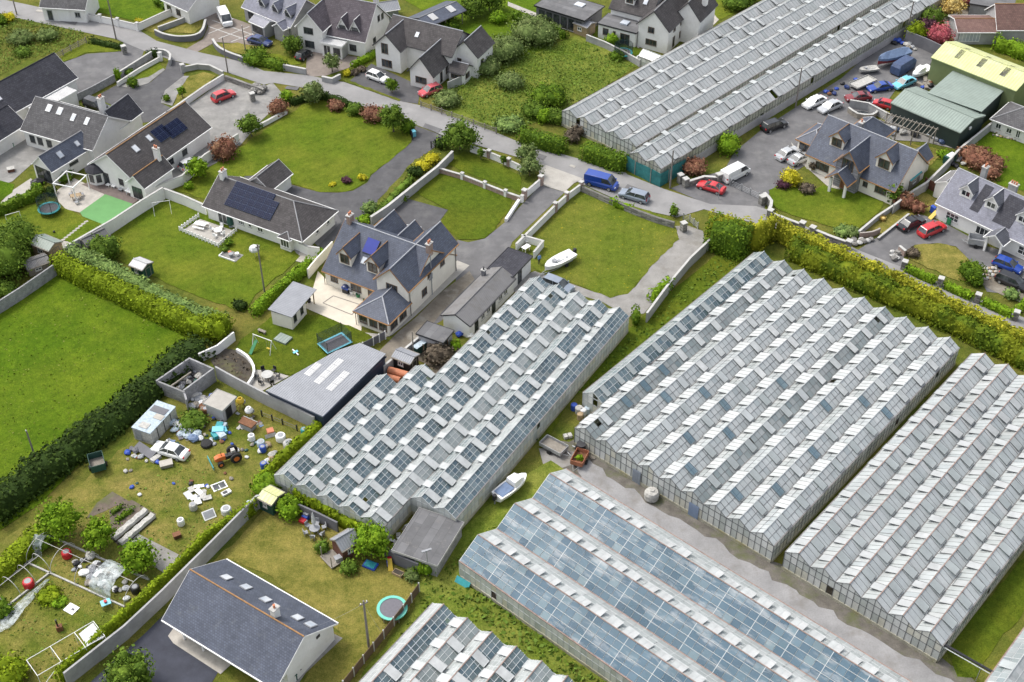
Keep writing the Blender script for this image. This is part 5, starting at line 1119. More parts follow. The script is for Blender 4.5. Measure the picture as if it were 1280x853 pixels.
wall('curved stone wall with white coping sweeping along the lane', 'h 15 195 50 235 40 275', 1.3, .35, 'rubble stone', 'wall top', curve=True)
wall('stone wall with white coping and a pier beside the lane', 'h 45 285 120 315 200 345', 1.1, .35, 'rubble stone', 'wall top', piers=(.7, 1.5, (0, 2)))
wall('stone wall with white coping leading to the planted corner', 'h 250 365 340 402 425 432', 1.1, .35, 'rubble stone', 'wall top', piers=(.7, 1.4, (0, 2)))
wall('grey block wall separating the cream house lawn from the next garden', 'h 475 372 560 300 650 240', .9, .22, 'grey render', 'wall top')
wall('long grey wall between the stone porch house and the white house', 'h 640 262 720 200 800 150 900 50 d 960 760 1060 680 1130 622', 1.5, .22, 'grey render', 'wall top')
wall('low brown wall beside the driveway of the white house', 'h 570 390 640 335 720 272', .35, .2, 'rubble stone', 'wall top')
wall('curved brown brick wall at the planted corner of the lane', 'h 480 378 540 372 578 355', .9, .25, 'brick', None, curve=True)
wall('brick pier wall among the boulders by the driveway', 'h 670 445 700 470', 1.0, .3, 'brick', 'wall top')
wall('tall dark wall behind the stored boats', 'd 700 205 790 240 870 278', 2.2, .22, 'dark wall', None)
wall('curved pale wall round the small pond terrace', 'd 425 545 470 575 540 580 565 560', .9, .25, 'old timber', 'wall top', curve=True)
wall('pale block wall between pond terrace and low green shed', 'd 430 520 520 535 640 600', 1.3, .22, 'grey render', 'wall top')
wall('grey block wall with posts between two driveways', 'a 345 505 450 455 560 395', 1.3, .22, 'block', None)
wall('grey block wall climbing to the road between the driveways', 'a 565 392 640 345 740 282', 1.2, .22, 'block', 'wall top')
wall('white low wall along the round shrub bed', 'a 572 420 680 350 780 295', .7, .25, 'white render', 'wall top', piers=(.55, 1.5, (2,)))
wall('grey curved wall at the mouth of the dark driveway', 'a 745 265 800 268 830 290 825 320', 1.0, .25, 'grey render', 'wall top', curve=True)
wall('curved grey road wall round the yellowing triangle of lawn', 'a 888 350 960 335 1020 340 1085 372', .9, .25, 'grey render', 'wall top', piers=(.6, 1.4, (0,)), curve=False)
wall('white wall between the yellowing triangle and the gravel yard', 'a 1088 388 1000 442 920 498 820 568', 1.0, .25, 'white render', 'wall top')
wall('white pillared wall in front of the bright green lawn', 'a 395 90 490 110 575 128 670 150', 1.2, .22, 'white render', 'wall top', piers=(.45, 1.5, (0, 1, 2, 3)))
wall('long white wall rising beside the bright green lawn', 'a 675 150 800 92 900 50 1010 8', 1.3, .22, 'white render', 'wall top')
wall('dark stone curved wall with white coping at the paved forecourt', 'a 755 170 800 190 870 202 950 195 985 170 1000 120', 1.0, .3, 'dark wall', 'wall top', curve=True)
wall('grey wall beside the dry verge by the white van', 'a 770 155 880 115 990 70', .9, .25, 'grey render', 'wall top')
wall('dark curved wall with white coping on the right of the forecourt', 'a 1035 215 1060 250 1110 278 1185 305', 1.0, .3, 'dark wall', 'wall top', curve=True)
wall('rough stone wall between the road and the gravel yard', 'a 1095 390 1180 420 1280 455', .9, .4, 'rubble stone', None)
wall('low white kerb wall along the gravel yard and big lawn', 'b -20 640 60 600 150 550', .6, .3, 'white render', 'wall top')
wall('short grey wall below the clipped hedge at the beige drive', 'b 135 340 245 362', 1.0, .3, 'grey render', 'wall top')
wall('stone planter wall at the beige drive', 'b 322 395 370 405 410 385', .9, .3, 'grey render', 'wall top')
wall('grey timber screen wall beside the red car', 'b 930 440 1000 410 1070 345', 1.6, .15, 'grey render', None)
wall('low pale garden wall behind the scrubby field', 'c 360 200 450 235 540 280 620 325', 1.2, .2, 'grey render', 'wall top')
wall('long grey retaining wall below the navy barn', 'i 1055 245 1150 298 1290 372 j 140 415 290 490', 2.0, .22, 'grey render', None)
wall('pale garden wall beside the dug bed and dark hedge', 'i 970 165 1060 125 1140 60', 1.4, .22, 'white render', None)
wall('white curved retaining wall round the dug bed', 'i 1150 118 1200 150 1232 200 1228 250 1198 292', .6, .3, 'white render', None, curve=True)
wall('tall grey rendered wall beside the slate forecourt', 'i 1300 870 m 1255 10 1000 270 800 470 620 640 330 870', 2.1, .22, 'grey render', None)
wall('dark grey wall behind the folded parasol', 'n 175 20 300 75 400 125', 1.6, .2, 'dark wall', None)
wall('dark grey wall between the playhouse tree and the flat shed', 'n 610 225 680 280 790 325', 1.6, .2, 'dark wall', None)
wall('beige wall between the cream house and the clipped bright hedge', 'f 255 575 300 520 375 440', 1.6, .2, 'cream render', None)
wall('short white wall with a gate post behind the bungalow', 'f 215 445 255 462 312 470', 1.5, .2, 'white render', 'wall top')
wall('pale block wall beside the brown lane and scrap corner', 'j 620 225 700 160 820 60', 1.3, .2, 'lilac render', 'wall top')
wall('small white enclosure wall at the corner of the boat lawn', 'g 45 395 150 425 105 480', 1.1, .2, 'white render', 'wall top')
wall('white low wall at the back of the striped lawn', 'g -30 300 40 195', .5, .4, 'white render', None)
# open block ruin
rt = thing('roofless_building', 'roofless grey block building full of scrap beside the dark hedge', 'ruin', T('i', 775, 315))
o_ = T('i', 775, 315)
for s_, h_ in (('i 775 315 930 208', 2.1), ('i 932 208 1045 258', 2.1), ('i 1045 258 905 362', 2.1), ('i 775 315 905 368', 2.0), ('i 905 368 915 400', 1.9)):
    p_ = TT(s_); a, c = p_[0] - o_, p_[1] - o_; m_ = (a + c) / 2; MB().cbox((m_.x, m_.y, -.1), (c - a).length + .2, .22, h_ + .1 + RND.uniform(-.006, .006), ang(a, c)).obj('block_wall', 'block', rt)
MB().cbox((T('i', 880, 285) - o_) + Vector((0, 0, 1.0)), 3.6, .18, .2, ang(*TT('i 830 310 930 240'))).obj('roof_beam', 'old timber', rt)
h = House('small flat roofed block store with a pale lid beside the roofless building', 'i 1005 372 1075 400', 2.0, 'shed', 'shed', mw='lilac render')
h.flatroof(-.3, 2.2, 0, 2.4, 2.0, mr='pale concrete', edge='wall top'); h.win('r', .5, .05, 1.1, 1.7, 1, 'dark frame', 'black plastic', name='door')
# fences
postrail('timber post and rail fence along the scrubby field', 'b 800 520 900 555 1000 590 1165 650', 1.1, 2.2, 'old timber', rails=3)
postrail('brown timber panel fence with pale concrete posts round the dry lawn', '_ 524 740 505 767 480 799 455 830 430 862', 1.4, 2.1, 'wall top', 'fence boards', solid=True)
postrail('white balustrade round the sunken terrace', 'e 965 280 872 345 1060 425 1148 348', .7, .6, 'white plastic', 'white plastic', rails=2, bw=.16)
postrail('grey slatted gate and fence beside the navy barn', 'j 520 110 570 85 628 55', 1.3, 1.2, 'white render', 'dark wall', solid=True)
t_ = postrail('grey metal gate between stone piers of the car yard', 'g 1055 125 1110 150 1195 190', 1.1, 1.9, 'steel', 'steel', rails=4, bw=.05, name='gate', cat='gate')
postrail('thin metal gate at the entrance to the gravel track', 'g 830 290 860 300 900 335', 1.1, 1.3, 'steel', 'steel', rails=4, bw=.05, name='gate', cat='gate')
postrail('dark driveway gate beside the blue bin', 'b 735 610 760 680', 1.2, .9, 'black plastic', 'black plastic', rails=4, bw=.05, name='gate', cat='gate')
postrail('dark driveway gate leaf by the round dark shrub', 'b 850 720 905 690', 1.2, .9, 'black plastic', 'black plastic', rails=4, bw=.05, name='gate', cat='gate')
postrail('weathered timber fence between two driveways at the scrub corner', 'a 270 290 420 210', 1.1, 2, 'old timber', 'old timber', rails=3)
postrail('black mesh fence below the retaining wall in the junk yard', 'j 30 430 130 470 200 500', .9, 1.6, 'black plastic', 'dark wall', rails=2, bw=.04)
postrail('pale picket fence on the deck behind the patio table', 'i 1290 240 1330 300', .6, .8, 'old timber', rails=2)
postrail('brown timber gate between wall and white house', 'h 795 130 850 160', 1.6, 1.5, 'red timber', 'red timber', solid=True, name='gate', cat='gate')
for s_, lb in (('g 815 110', 'white capped pier at the start of the stone wall by the green netting'), ('g 840 130', 'stone pier behind the red car by the brown shrub'), ('g 1000 108', 'broad stone pier between the red car and the white van'), ('g 1210 215', 'rough stone gate pier at the curved lawn wall'), ('g 830 345', 'dark stone gate pier at the gravel track'), ('a 605 260', 'white capped pier where the first drive meets the road'), ('b -15 490', 'tall rough stone heap at the gravel yard mouth')):
    p = T(*([s_.split()[0]] + [float(q) for q in s_.split()[1:]])); k = .5
    t_ = thing('gate_pier', lb, 'pier', p); MB().cbox((0, 0, -.1), .75, .75, 1.5, .5).obj('masonry', 'rubble stone', t_); MB().cbox((0, 0, 1.403), .85, .85, .13, .5).obj('pier_cap', 'wall top', t_)
wall('low stone wall behind the brown shrub by the white van', 'g 850 130 930 105 1000 110', .9, .35, 'rubble stone', 'wall top')
# ---------------------------------------------------------------- hedges, trees, shrubs
hedge('long thick yellow green leylandii hedge along the top of the mown field', TT('e 285 525 400 585 600 675 800 770 1000 855 1040 868'), 2.9, 2.5, 'lime hedge leaf', dens=13, rag=.3)
hedge('long grey green hedge behind the yellow green one', TT('e 345 475 460 525 620 610 800 710 1000 800 1090 820'), 2.6, 2.3, 'grey green leaf', dens=13, rag=.25)
hedge('dark overgrown hedge bank between the mown field and the junk yard', TT('i 985 95 920 140 830 215 700 335 570 450 430 550 270 670 60 830 -60 930'), 4.8, 2.3, 'dark leaf', dens=12, rag=.7, taper=.6, leaf=.34)
hedge('bright clipped hedge corner beside the garden room', TT('f -10 760 60 690 170 600 275 508'), 1.5, 1.5, 'bright leaf', dens=14, rag=.12)
hedge('bright yellow hedge at the left edge beside the collapsed tunnel', TT('m -60 390 30 320 120 230 205 150'), 2.4, 1.8, 'lime hedge leaf', dens=13)
hedge('long mixed hedge with dark hollows along the back of the glasshouses', TT('h 150 455 300 525 450 590 620 670 800 745 1000 840 1180 930 1330 1010'), 3.8, 2.6, 'mixed hedge leaf', dens=14, rag=.45, taper=.8)
hedge('bare brown twiggy strip between the golden hedge top and the mixed hedge', TT('h 250 450 330 492 480 560 640 635 820 722 1000 805 1180 885 1330 955'), 2.0, 2.6, 'brown leaf', dens=10, rag=.3, taper=.7, leaf=.3)
hedge('golden flowering hedge top running along the lane edge', TT('h 70 375 180 430 330 500 480 570 640 635 820 728 1000 812 1150 880 1330 965'), 1.8, 3.4, 'golden hedge leaf', dens=16, rag=.25)
hedge('big dark green block of hedge at the end of the golden hedge', TT('g 965 400 1040 435 1130 465'), 4.4, 4.6, 'hedge leaf', dens=13, rag=.4)
hedge('golden leaved clump behind the dark green block of hedge', TT('g 950 370 1050 395 1180 430 h 60 375'), 1.8, 4.4, 'golden hedge leaf', dens=11, rag=.5)
hedge('clipped roadside box hedge by the old glasshouse, the one next to the shrubs', TT('c 40 680 150 712 255 740'), 2.6, 2.3, 'hedge leaf', dens=14, rag=.12, taper=.95)
hedge('clipped roadside box hedge ending at the green netting', TT('c 345 760 450 795 545 828'), 2.8, 2.6, 'hedge leaf', dens=14, rag=.12, taper=.95)
hedge('clipped bright hedge between stone piers nearest the boulders', TT('h 705 535 780 572 855 605'), 1.1, 1.1, 'bright leaf', dens=15, rag=.08, taper=.95)
hedge('clipped bright hedge in the middle stretch along the lane', TT('h 885 615 960 650 1030 680'), 1.1, 1.1, 'bright leaf', dens=15, rag=.08, taper=.95)
hedge('clipped bright hedge at the far end along the lane', TT('h 1070 695 1150 732 1220 768'), 1.1, 1.1, 'bright leaf', dens=15, rag=.08, taper=.95)
hedge('small bright hedge cut off by the right edge', TT('h 1245 740 1330 660'), 1.1, 1.0, 'bright leaf', dens=14, rag=.1)
for i, (x, y) in enumerate(((695, 530), (870, 612), (1050, 690), (1235, 775))):
    t_ = thing('gate_pier', 'square stone pier in the lane hedge, number from the boulders: %s' % ('first', 'second', 'third', 'fourth')[i], 'pier', T('h', x, y)); MB().cbox((0, 0, -.1), .7, .7, 1.45, -.5).obj('masonry', 'rubble stone', t_); MB().cbox((0, 0, 1.353), .8, .8, .12, -.5).obj('pier_cap', 'wall top', t_)
hedge('ivy topped hedge hanging over the long grey wall', TT('_ 320 640 m 1010 190 800 400 600 580 290 860'), .8, 2.35, 'lime hedge leaf', dens=13, rag=.2, leaf=.26)
hedge('yellow ivy hedge beside the corner of the seven bay glasshouse', TT('j 330 475 250 545 130 650 60 720 10 760'), 1.3, 1.5, 'lime hedge leaf', dens=13, rag=.4, leaf=.3)
hedge('ivy trailing along the dark wall below the glasshouse front', TT('n 180 -40 330 40 430 100 520 150 570 190'), .9, 1.9, 'lime hedge leaf', dens=12, rag=.4, leaf=.3)
hedge('dark clipped hedge at the roadside edge of the big lawn', TT('b 165 512 225 492 330 478 420 505 510 545 525 560'), 1.3, 1.1, 'dark leaf', dens=14, rag=.2)
hedge('low clipped hedge below the white van forecourt', TT('b 0 300 90 325 140 340'), 2.2, 1.5, 'hedge leaf', dens=13, rag=.3)
hedge('ivy clad fence along the back garden trampoline lawn', TT('e -40 280 60 235 160 195 205 165'), 1.6, 1.6, 'hedge leaf', dens=13, rag=.4)
hedge('fresh green hedge beside the white car', TT('b 470 330 530 300 585 265'), 1.0, 1.1, 'bright leaf', dens=14, rag=.2)
hedge('leafy bank behind the flagstones of the flat roofed house', TT('c 0 90 80 110 180 150 260 190'), 1.8, 1.4, 'hedge leaf', dens=12, rag=.5)
hedge('flat topped hedge with rounded shrubs by the drive pillars', TT('a 440 205 520 225 600 240'), 1.1, .9, 'dark leaf', dens=14, rag=.4)
hedge('ivy on the concrete wall beside the gravel track', TT('g 765 620 720 650 675 690'), 1.3, 1.6, 'bright leaf', dens=13, rag=.5, leaf=.3)
hedge('dark ivy on the gable corner of the seven bay glasshouse', TT('g 600 810 598 760'), 1.0, 2.2, 'hedge leaf', dens=13, rag=.4, leaf=.3)
hedge('bushy hedge behind the lime roofed shed', TT('d 1130 235 1200 250 1300 290'), 3.0, 2.2, 'bright leaf', dens=11, rag=.6)
hedge('dark ivy bank beside the olive shed gable', TT('d 1235 480 1300 450'), 2.2, 2.0, 'hedge leaf', dens=11, rag=.5)
hedge('ivy on the rubble stone wall by the boat lawn', TT('g 480 215 530 235 580 250'), 1.0, 1.2, 'bright leaf', dens=12, rag=.5, leaf=.3)
hedge('green and purple border along the bungalow driveway wall', TT('f 570 275 640 215 700 150 760 90'), 1.3, .7, 'mid leaf', dens=12, rag=.5)
# rank growth
tufts('scrub_vegetation', TT('_ 543 118 590 84 640 50 690 62 720 50 795 84 768 102 715 136 660 160 610 158'), 17, .25, .8, 'scrub leaf')
tufts('scrub_vegetation', TT('a -40 150 0 130 100 95 240 120 415 165 405 190 270 265 130 290 0 370 -40 380'), 14, .27, .8, 'scrub leaf')
tufts('weeds', TT('_ 530 722 600 668 680 600 700 592 612 690 590 720 760 840 780 860 700 860 555 752 490 840 470 850 515 770'), 4, .35, .3, 'mid leaf')
tufts('weeds', TT('_ 598 735 760 836 775 853 720 853 640 800 570 755'), 5, .45, .5, 'scrub leaf')
tufts('weeds', TT('_ 30 690 190 600 230 560 320 640 215 725 120 820 60 853 0 853'), 3.0, .24, .18, 'scrub leaf')
tufts('weeds', TT('_ 893 325 935 318 800 440 730 490 700 500 800 410'), 4.5, .35, .25, 'mid leaf')
tufts('weeds', TT('h 490 310 600 290 1000 880 1300 1000 1300 900 900 730 600 600 150 390 100 420 400 560'), .01, .3, .2, 'mid leaf') if False else None
tufts('weeds', TT('i 1030 165 1085 115 1150 125 1205 170 1218 235 1190 280 1130 255 1065 210'), 4, .35, .35, 'brown leaf')
tufts('weeds', TT('d 600 690 880 740 790 850 740 850'), 3, .35, .3, 'mid leaf')
tufts('weeds', TT('_ -40 440 -10 410 72 352 255 415 215 460 120 550 50 620 -40 680'), 2.2, .2, .05, 'meadow leaf')
TR = [  # label, place, radius, height, leaf, kind
 ('round leafy tree beside the veg beds, the one nearest the grey slab', 'm 680 300', 2.0, 3.4, 'bright leaf', 't'),
 ('leafy tree beside the leek rows and tunnel frame', 'm 490 200', 1.9, 3.6, 'bright leaf', 't'),
 ('large pale leaved tree at the head of the tunnel frame', 'm 320 150', 2.6, 4.6, 'bright leaf', 't'),
 ('leafy dark tree cut off by the bottom edge beside the forecourt', 'm 640 880', 2.6, 4.4, 'mid leaf', 't'),
 ('bright clipped bush filling the bottom left corner', 'm 30 850', 2.6, 2.6, 'lime hedge leaf', 'b'),
 ('bright yellow green conifer at the end of the long hedge', 'e 1060 850', 2.0, 3.6, 'lime hedge leaf', 'b'),
 ('tall dark green tree mass at the left edge above the field', 'e 30 540', 4.2, 6.5, 'mid leaf', 'b'),
 ('rounded green tree at the left edge beside the grey wall', 'e 110 430', 2.6, 5.0, 'mid leaf', 'b'),
 ('low ivy clump in the corner of the left edge wall', 'e 20 640', 2.0, 1.6, 'mid leaf', 'b'),
 ('dense round bush behind the small green shed', 'e 520 470', 2.3, 3.6, 'mid leaf', 'b'),
 ('small round bush by the white wall corner', 'e 915 140', .8, 1.3, 'bright leaf', 'b'),
 ('bright round tree beside the silver car', 'a 965 860', 1.8, 3.2, 'bright leaf', 't'),
 ('rust red shrub on the corner of the gravel yard', 'a 1090 760', 2.2, 3.2, 'red leaf', 'b'),
 ('green tree beside the rust red shrub', 'a 1220 660', 2.0, 3.6, 'mid leaf', 't'),
 ('round clipped shrub in the gravel bed of the dark drive', 'a 645 420', 1.0, 1.7, 'hedge leaf', 'b'),
 ('small clipped ball shrub by the yellowing triangle', 'a 810 490', .7, 1.2, 'hedge leaf', 'b'),
 ('thin young tree in the yellowing triangle of lawn', 'a 885 475', .8, 2.2, 'bright leaf', 't'),
 ('columnar conifer against the grey block wall', 'a 573 390', .65, 2.4, 'bright leaf', 'b'),
 ('low spreading shrub beside the block wall', 'a 625 360', 1.1, 1.1, 'mid leaf', 'b'),
 ('dark rounded shrub at the curved road wall', 'a 745 270', 1.2, 1.2, 'dark leaf', 'b'),
 ('grey green shrub clump in the left scrub field, the larger', 'a 110 200', 2.6, 1.9, 'willow leaf', 'b'),
 ('grey green shrub clump in the left scrub field near the road', 'a 230 190', 2.2, 1.7, 'willow leaf', 'b'),
 ('low dark shrub in the left scrub field', 'a 110 265', 1.8, 1.1, 'mid leaf', 'b'),
 ('golden bush at the far left road corner', 'a 45 100', 1.3, 1.5, 'yellow leaf', 'b'),
 ('dark bush beside the golden bush at the left edge', 'a 5 115', 1.5, 1.6, 'hedge leaf', 'b'),
 ('yellow round shrub at the end of the bright front lawn', 'a 675 112', .8, .9, 'yellow leaf', 'b'),
 ('olive bush by the top edge lawn path', 'a 815 40', 1.5, 1.4, 'mid leaf', 'b'),
 ('leafy shrub by the top edge lawn, left of the olive bush', 'a 775 25', 1.2, 1.7, 'hedge leaf', 'b'),
 ('clipped green mound beside the dark road wall', 'a 1240 300', 2.6, 2.3, 'hedge leaf', 'b'),
 ('round green tree beside the little black car', 'b 180 255', 1.9, 3.0, 'mid leaf', 't'),
 ('feathery tree on the stone planter', 'b 370 350', 1.5, 3.4, 'willow leaf', 't'),
 ('bright green rounded tree in the roadside hedge', 'b 285 500', 2.0, 3.6, 'willow leaf', 't'),
 ('rust red shrub at the road end of the big lawn', 'b 110 550', 1.8, 2.6, 'red leaf', 'b'),
 ('pale green bush behind the rust red shrub', 'b 150 490', 1.2, 2.0, 'bright leaf', 'b'),
 ('bronze shrub in the middle of the roadside hedge', 'b 390 530', 1.5, 1.6, 'red leaf', 'b'),
 ('grey green shrub right of the bronze shrub', 'b 480 550', 1.5, 1.7, 'mid leaf', 'b'),
 ('large bronze bush in the roadside hedge by the tall tree', 'b 575 575', 2.0, 2.3, 'red leaf', 'b'),
 ('tall green tree at the corner of the big lawn', 'b 668 640', 2.1, 4.8, 'mid leaf', 't'),
 ('dark green shrub behind the tall corner tree', 'b 735 640', 1.3, 2.6, 'hedge leaf', 'b'),
 ('round headed small tree before the white brown-roofed house', 'b 660 450', 1.2, 2.6, 'hedge leaf', 't'),
 ('yellow green shrub left of the white car', 'b 440 365', 1.0, 1.1, 'yellow leaf', 'b'),
 ('pale pink shrub beside the white car drive, larger', 'b 480 360', .9, .9, 'brown leaf', 'b'),
 ('pale pink shrub nearest the white car', 'b 515 345', .9, 1.0, 'brown leaf', 'b'),
 ('broad green tree at the head of the bungalow driveway', 'b 990 725', 2.8, 4.2, 'mid leaf', 't'),
 ('dark clipped shrub beside the driveway gate', 'b 900 712', 1.3, 1.6, 'dark leaf', 'b'),
 ('yellow shrub in the driveway border, upper', 'b 852 785', 1.3, 1.6, 'yellow leaf', 'b'),
 ('yellow shrub in the driveway border, lower', 'b 805 825', 1.3, 1.6, 'yellow leaf', 'b'),
 ('dark blue green shrub in the driveway border', 'f 775 75', 1.3, 1.5, 'dark leaf', 'b'),
 ('round variegated shrub near the cream house corner', 'f 553 255', 1.2, 1.9, 'grey green leaf', 'b'),
 ('bright green mound at the end of the driveway border', 'f 530 295', 1.2, 1.0, 'bright leaf', 'b'),
 ('bright clipped shrub behind the short white wall', 'f 318 465', .8, 1.2, 'bright leaf', 'b'),
 ('small yellow flowering shrub on the big lawn edge', 'f 372 122', .6, .5, 'yellow leaf', 'b'),
 ('small dark shrub on the big lawn edge', 'f 440 110', .8, .9, 'purple leaf', 'b'),
 ('pale yellow shrub on the big lawn edge by the drive', 'f 515 95', .8, .9, 'yellow leaf', 'b'),
 ('slender sapling by the brick road wall, first', 'b 1090 775', .55, 2.2, 'mid leaf', 't'),
 ('slender sapling by the brick road wall, second', 'b 1200 805', .5, 2.0, 'mid leaf', 't'),
 ('green tree by the beige entrance, upper of two', 'c 70 790', 1.8, 3.0, 'willow leaf', 't'),
 ('green tree by the beige entrance, lower of two', 'c 85 850', 1.8, 2.8, 'willow leaf', 't'),
 ('large grey green willow clump in the scrubby field', 'c 110 200', 4.2, 4.2, 'willow leaf', 'b'),
 ('grey green willow clump at the left of the scrubby field', 'b 1210 280', 3.8, 3.8, 'willow leaf', 'b'),
 ('willow scrub clump near the grey screen wall', 'b 1110 350', 2.8, 2.8, 'willow leaf', 'b'),
 ('pale willow clump in the middle of the scrubby field', 'b 1230 420', 2.4, 2.2, 'willow leaf', 'b'),
 ('low grey green shrub by the timber fence', 'b 930 500', 2.6, 2.0, 'willow leaf', 'b'),
 ('bramble clump at the end of the timber fence', 'b 1230 620', 2.4, 1.8, 'grey green leaf', 'b'),
 ('dense dark green tree behind the clipped roadside hedge', 'c 180 500', 3.2, 3.4, 'hedge leaf', 'b'),
 ('olive green bush left of the dense dark tree', 'c 105 560', 2.2, 2.4, 'mid leaf', 'b'),
 ('fresh green bush behind the first clipped hedge', 'c 155 590', 1.4, 2.2, 'bright leaf', 'b'),
 ('bluish green bush behind the first clipped hedge', 'c 215 590', 1.6, 2.4, 'mid leaf', 'b'),
 ('brown bare bush between the two clipped hedges', 'c 295 680', 1.5, 1.7, 'brown leaf', 'b'),
 ('tangled brown scrub at the front of the old glasshouse', 'c 330 645', 1.6, 1.7, 'brown leaf', 'b'),
 ('leafy green tree in the top back garden, left', 'b 1045 85', 2.4, 3.6, 'mid leaf', 't'),
 ('bright green tree in the top back garden, right', 'b 1130 50', 2.8, 4.2, 'mid leaf', 't'),
 ('pale green bush in the top back garden', 'b 1175 105', 1.8, 2.0, 'bright leaf', 'b'),
 ('dark shrub below the open shed', 'b 930 140', 2.4, 1.8, 'hedge leaf', 'b'),
 ('round bush beside the garden trampoline cage', 'c 480 215', 1.4, 2.0, 'bright leaf', 'b'),
 ('dark bush along the pale garden wall', 'c 510 285', 1.6, 1.4, 'hedge leaf', 'b'),
 ('leafy bush at the top lawn beyond the old glasshouse', 'c 1090 40', 3.0, 2.8, 'mid leaf', 'b'),
 ('green tree at the top edge beyond the old glasshouse', 'c 1140 10', 2.4, 3.2, 'bright leaf', 't'),
 ('yellow flowering bush on the car yard lawn', 'h 148 118', 1.6, 2.6, 'yellow leaf', 'b'),
 ('dark purple shrub beside the yellow bush', 'h 112 132', 1.2, 1.3, 'purple leaf', 'b'),
 ('greyish pink shrub right of the yellow bush', 'h 228 155', 1.3, 1.3, 'brown leaf', 'b'),
 ('small brown potted tree by the cream house front', 'd 252 830', .6, 1.5, 'brown leaf', 't'),
 ('spiky palm like tree at the corner of the cream house', 'h 630 200', 1.6, 3.4, 'mid leaf', 't'),
 ('rust pink shrub below the palm like tree', 'h 690 220', 1.7, 2.2, 'red leaf', 'b'),
 ('rust pink shrub beside the black car drive', 'h 757 248', 1.4, 1.7, 'red leaf', 'b'),
 ('orange flowering shrub by the low wall', 'h 590 290', .7, .8, 'peach leaf', 'b'),
 ('green and yellow bush beside the old glasshouse wall', 'c 1045 735', 1.9, 3.2, 'bright leaf', 'b'),
 ('reddish brown shrub beside the green netting', 'c 875 835', 2.0, 2.4, 'red leaf', 'b'),
 ('peach coloured tree at the top right', 'd 925 85', 2.3, 4.0, 'peach leaf', 't'),
 ('pink tree beside the peach tree at the top edge', 'd 1000 40', 1.6, 3.0, 'pink leaf', 't'),
 ('olive tree behind the purple tree', 'd 825 130', 2.2, 3.6, 'mid leaf', 'b'),
 ('dark purple tree behind the lime conifer', 'd 805 165', 1.9, 3.2, 'purple leaf', 'b'),
 ('bright lime conifer by the dark yard wall', 'd 750 195', 1.9, 3.6, 'lime hedge leaf', 'b'),
 ('red leaved tree behind the dark yard wall', 'd 865 215', 2.5, 3.6, 'pink leaf', 'b'),
 ('brown red hedge shrub by the grey boundary wall', 'd 1040 790', 2.8, 2.4, 'red leaf', 'b'),
 ('brown red shrub at the end of the boundary hedge', 'd 1110 810', 2.2, 2.0, 'red leaf', 'b'),
 ('small rust shrub behind the white house chimney', 'h 1110 80', 1.6, 1.8, 'red leaf', 'b'),
 ('green shrub in the side garden of the cream house', 'd 890 760', 1.2, 1.0, 'bright leaf', 'b'),
 ('large clipped round bush on the oval lawn', 'h 1018 575', 1.9, 2.6, 'hedge leaf', 'b'),
 ('small round bush beside the large clipped one', 'h 1050 610', .8, 1.2, 'hedge leaf', 'b'),
 ('grey leaved shrub at the end of the oval lawn', 'h 740 465', 1.1, 1.2, 'brown leaf', 'b'),
 ('grey green shrub beside the clipped hedge end', 'h 1215 665', 1.1, 1.2, 'grey green leaf', 'b'),
 ('silver green planting at the corner of the lane wall', 'h 400 350', 1.5, .9, 'grey green leaf', 'b'),
 ('mixed shrub planting beside the curved brick wall', 'h 455 360', 1.3, 1.0, 'willow leaf', 'b'),
 ('brown leaved bush in the scrap corner by the block shed', 'j 880 150', 2.1, 2.0, 'brown leaf', 'b'),
 ('bright green bush by the end of the glasshouse', 'j 965 105', .8, 1.5, 'bright leaf', 'b'),
 ('bramble growing over the pale sacks', 'i 945 465', 2.0, 1.5, 'mid leaf', 'b'),
 ('bright ivy bush at the end of the grey wall', 'j 50 790', 1.9, 1.9, 'bright leaf', 'b'),
 ('olive leaved tree beside the little green shed', 'n 165 40', 1.7, 2.4, 'bright leaf', 'b'),
 ('large bright leaved tree behind the playhouse', 'n 560 235', 2.2, 3.8, 'bright leaf', 't'),
 ('bushy green shrub beside the dark wall and lamp', 'n 820 310', 1.3, 1.9, 'bright leaf', 'b'),
 ('dark shrub left of the playhouse deck', 'n 322 215', .9, 1.4, 'mid leaf', 'b'),
 ('spiky green shrub before the playhouse', 'n 455 310', 1.1, 1.3, 'mid leaf', 'b'),
 ('low shrub by the end of the timber fence', 'n 755 345', 1.0, .9, 'willow leaf', 'b'),
 ('dark shrub at the tunnel frame head', 'm 215 185', 1.6, 1.6, 'hedge leaf', 'b'),
 ('green shrub clump in the left tunnel bed', 'm 10 520', 1.3, 1.4, 'hedge leaf', 'b'),
 ('yellow green weeds clump beside the fallen netting', 'm 240 440', 1.5, .8, 'lime hedge leaf', 'b'),
 ('flowering weeds clump left of the white board', 'm 290 470', 1.0, .6, 'bright leaf', 'b'),
 ('small spiky bush on the bright hedge corner by the terrace', 'e 1110 410', .8, 1.1, 'hedge leaf', 'b'),
 ('low bush in the raised terrace bed', 'e 1090 440', .7, .7, 'mid leaf', 'b'),
 ('dark bush against the boundary corner of the lawn', 'e 1165 720', 1.2, 1.2, 'dark leaf', 'b'),
 ('leafy shrub on the fence by the garden pergola', 'e 315 95', 1.6, 1.5, 'mid leaf', 'b'),
 ('round bush at the top of the ivy fence', 'e 185 155', 1.1, 1.4, 'bright leaf', 'b'),
 ('dark shrub behind the trampoline net', 'e 250 165', .9, 1.3, 'dark leaf', 'b'),
 ('purple shrub against the parking bay wall', 'f 710 195', .8, 1.0, 'hedge leaf', 'b'),
 ('ivy on the wall end by the gravel gate', 'g 785 270', .8, 1.8, 'hedge leaf', 'b'),
]
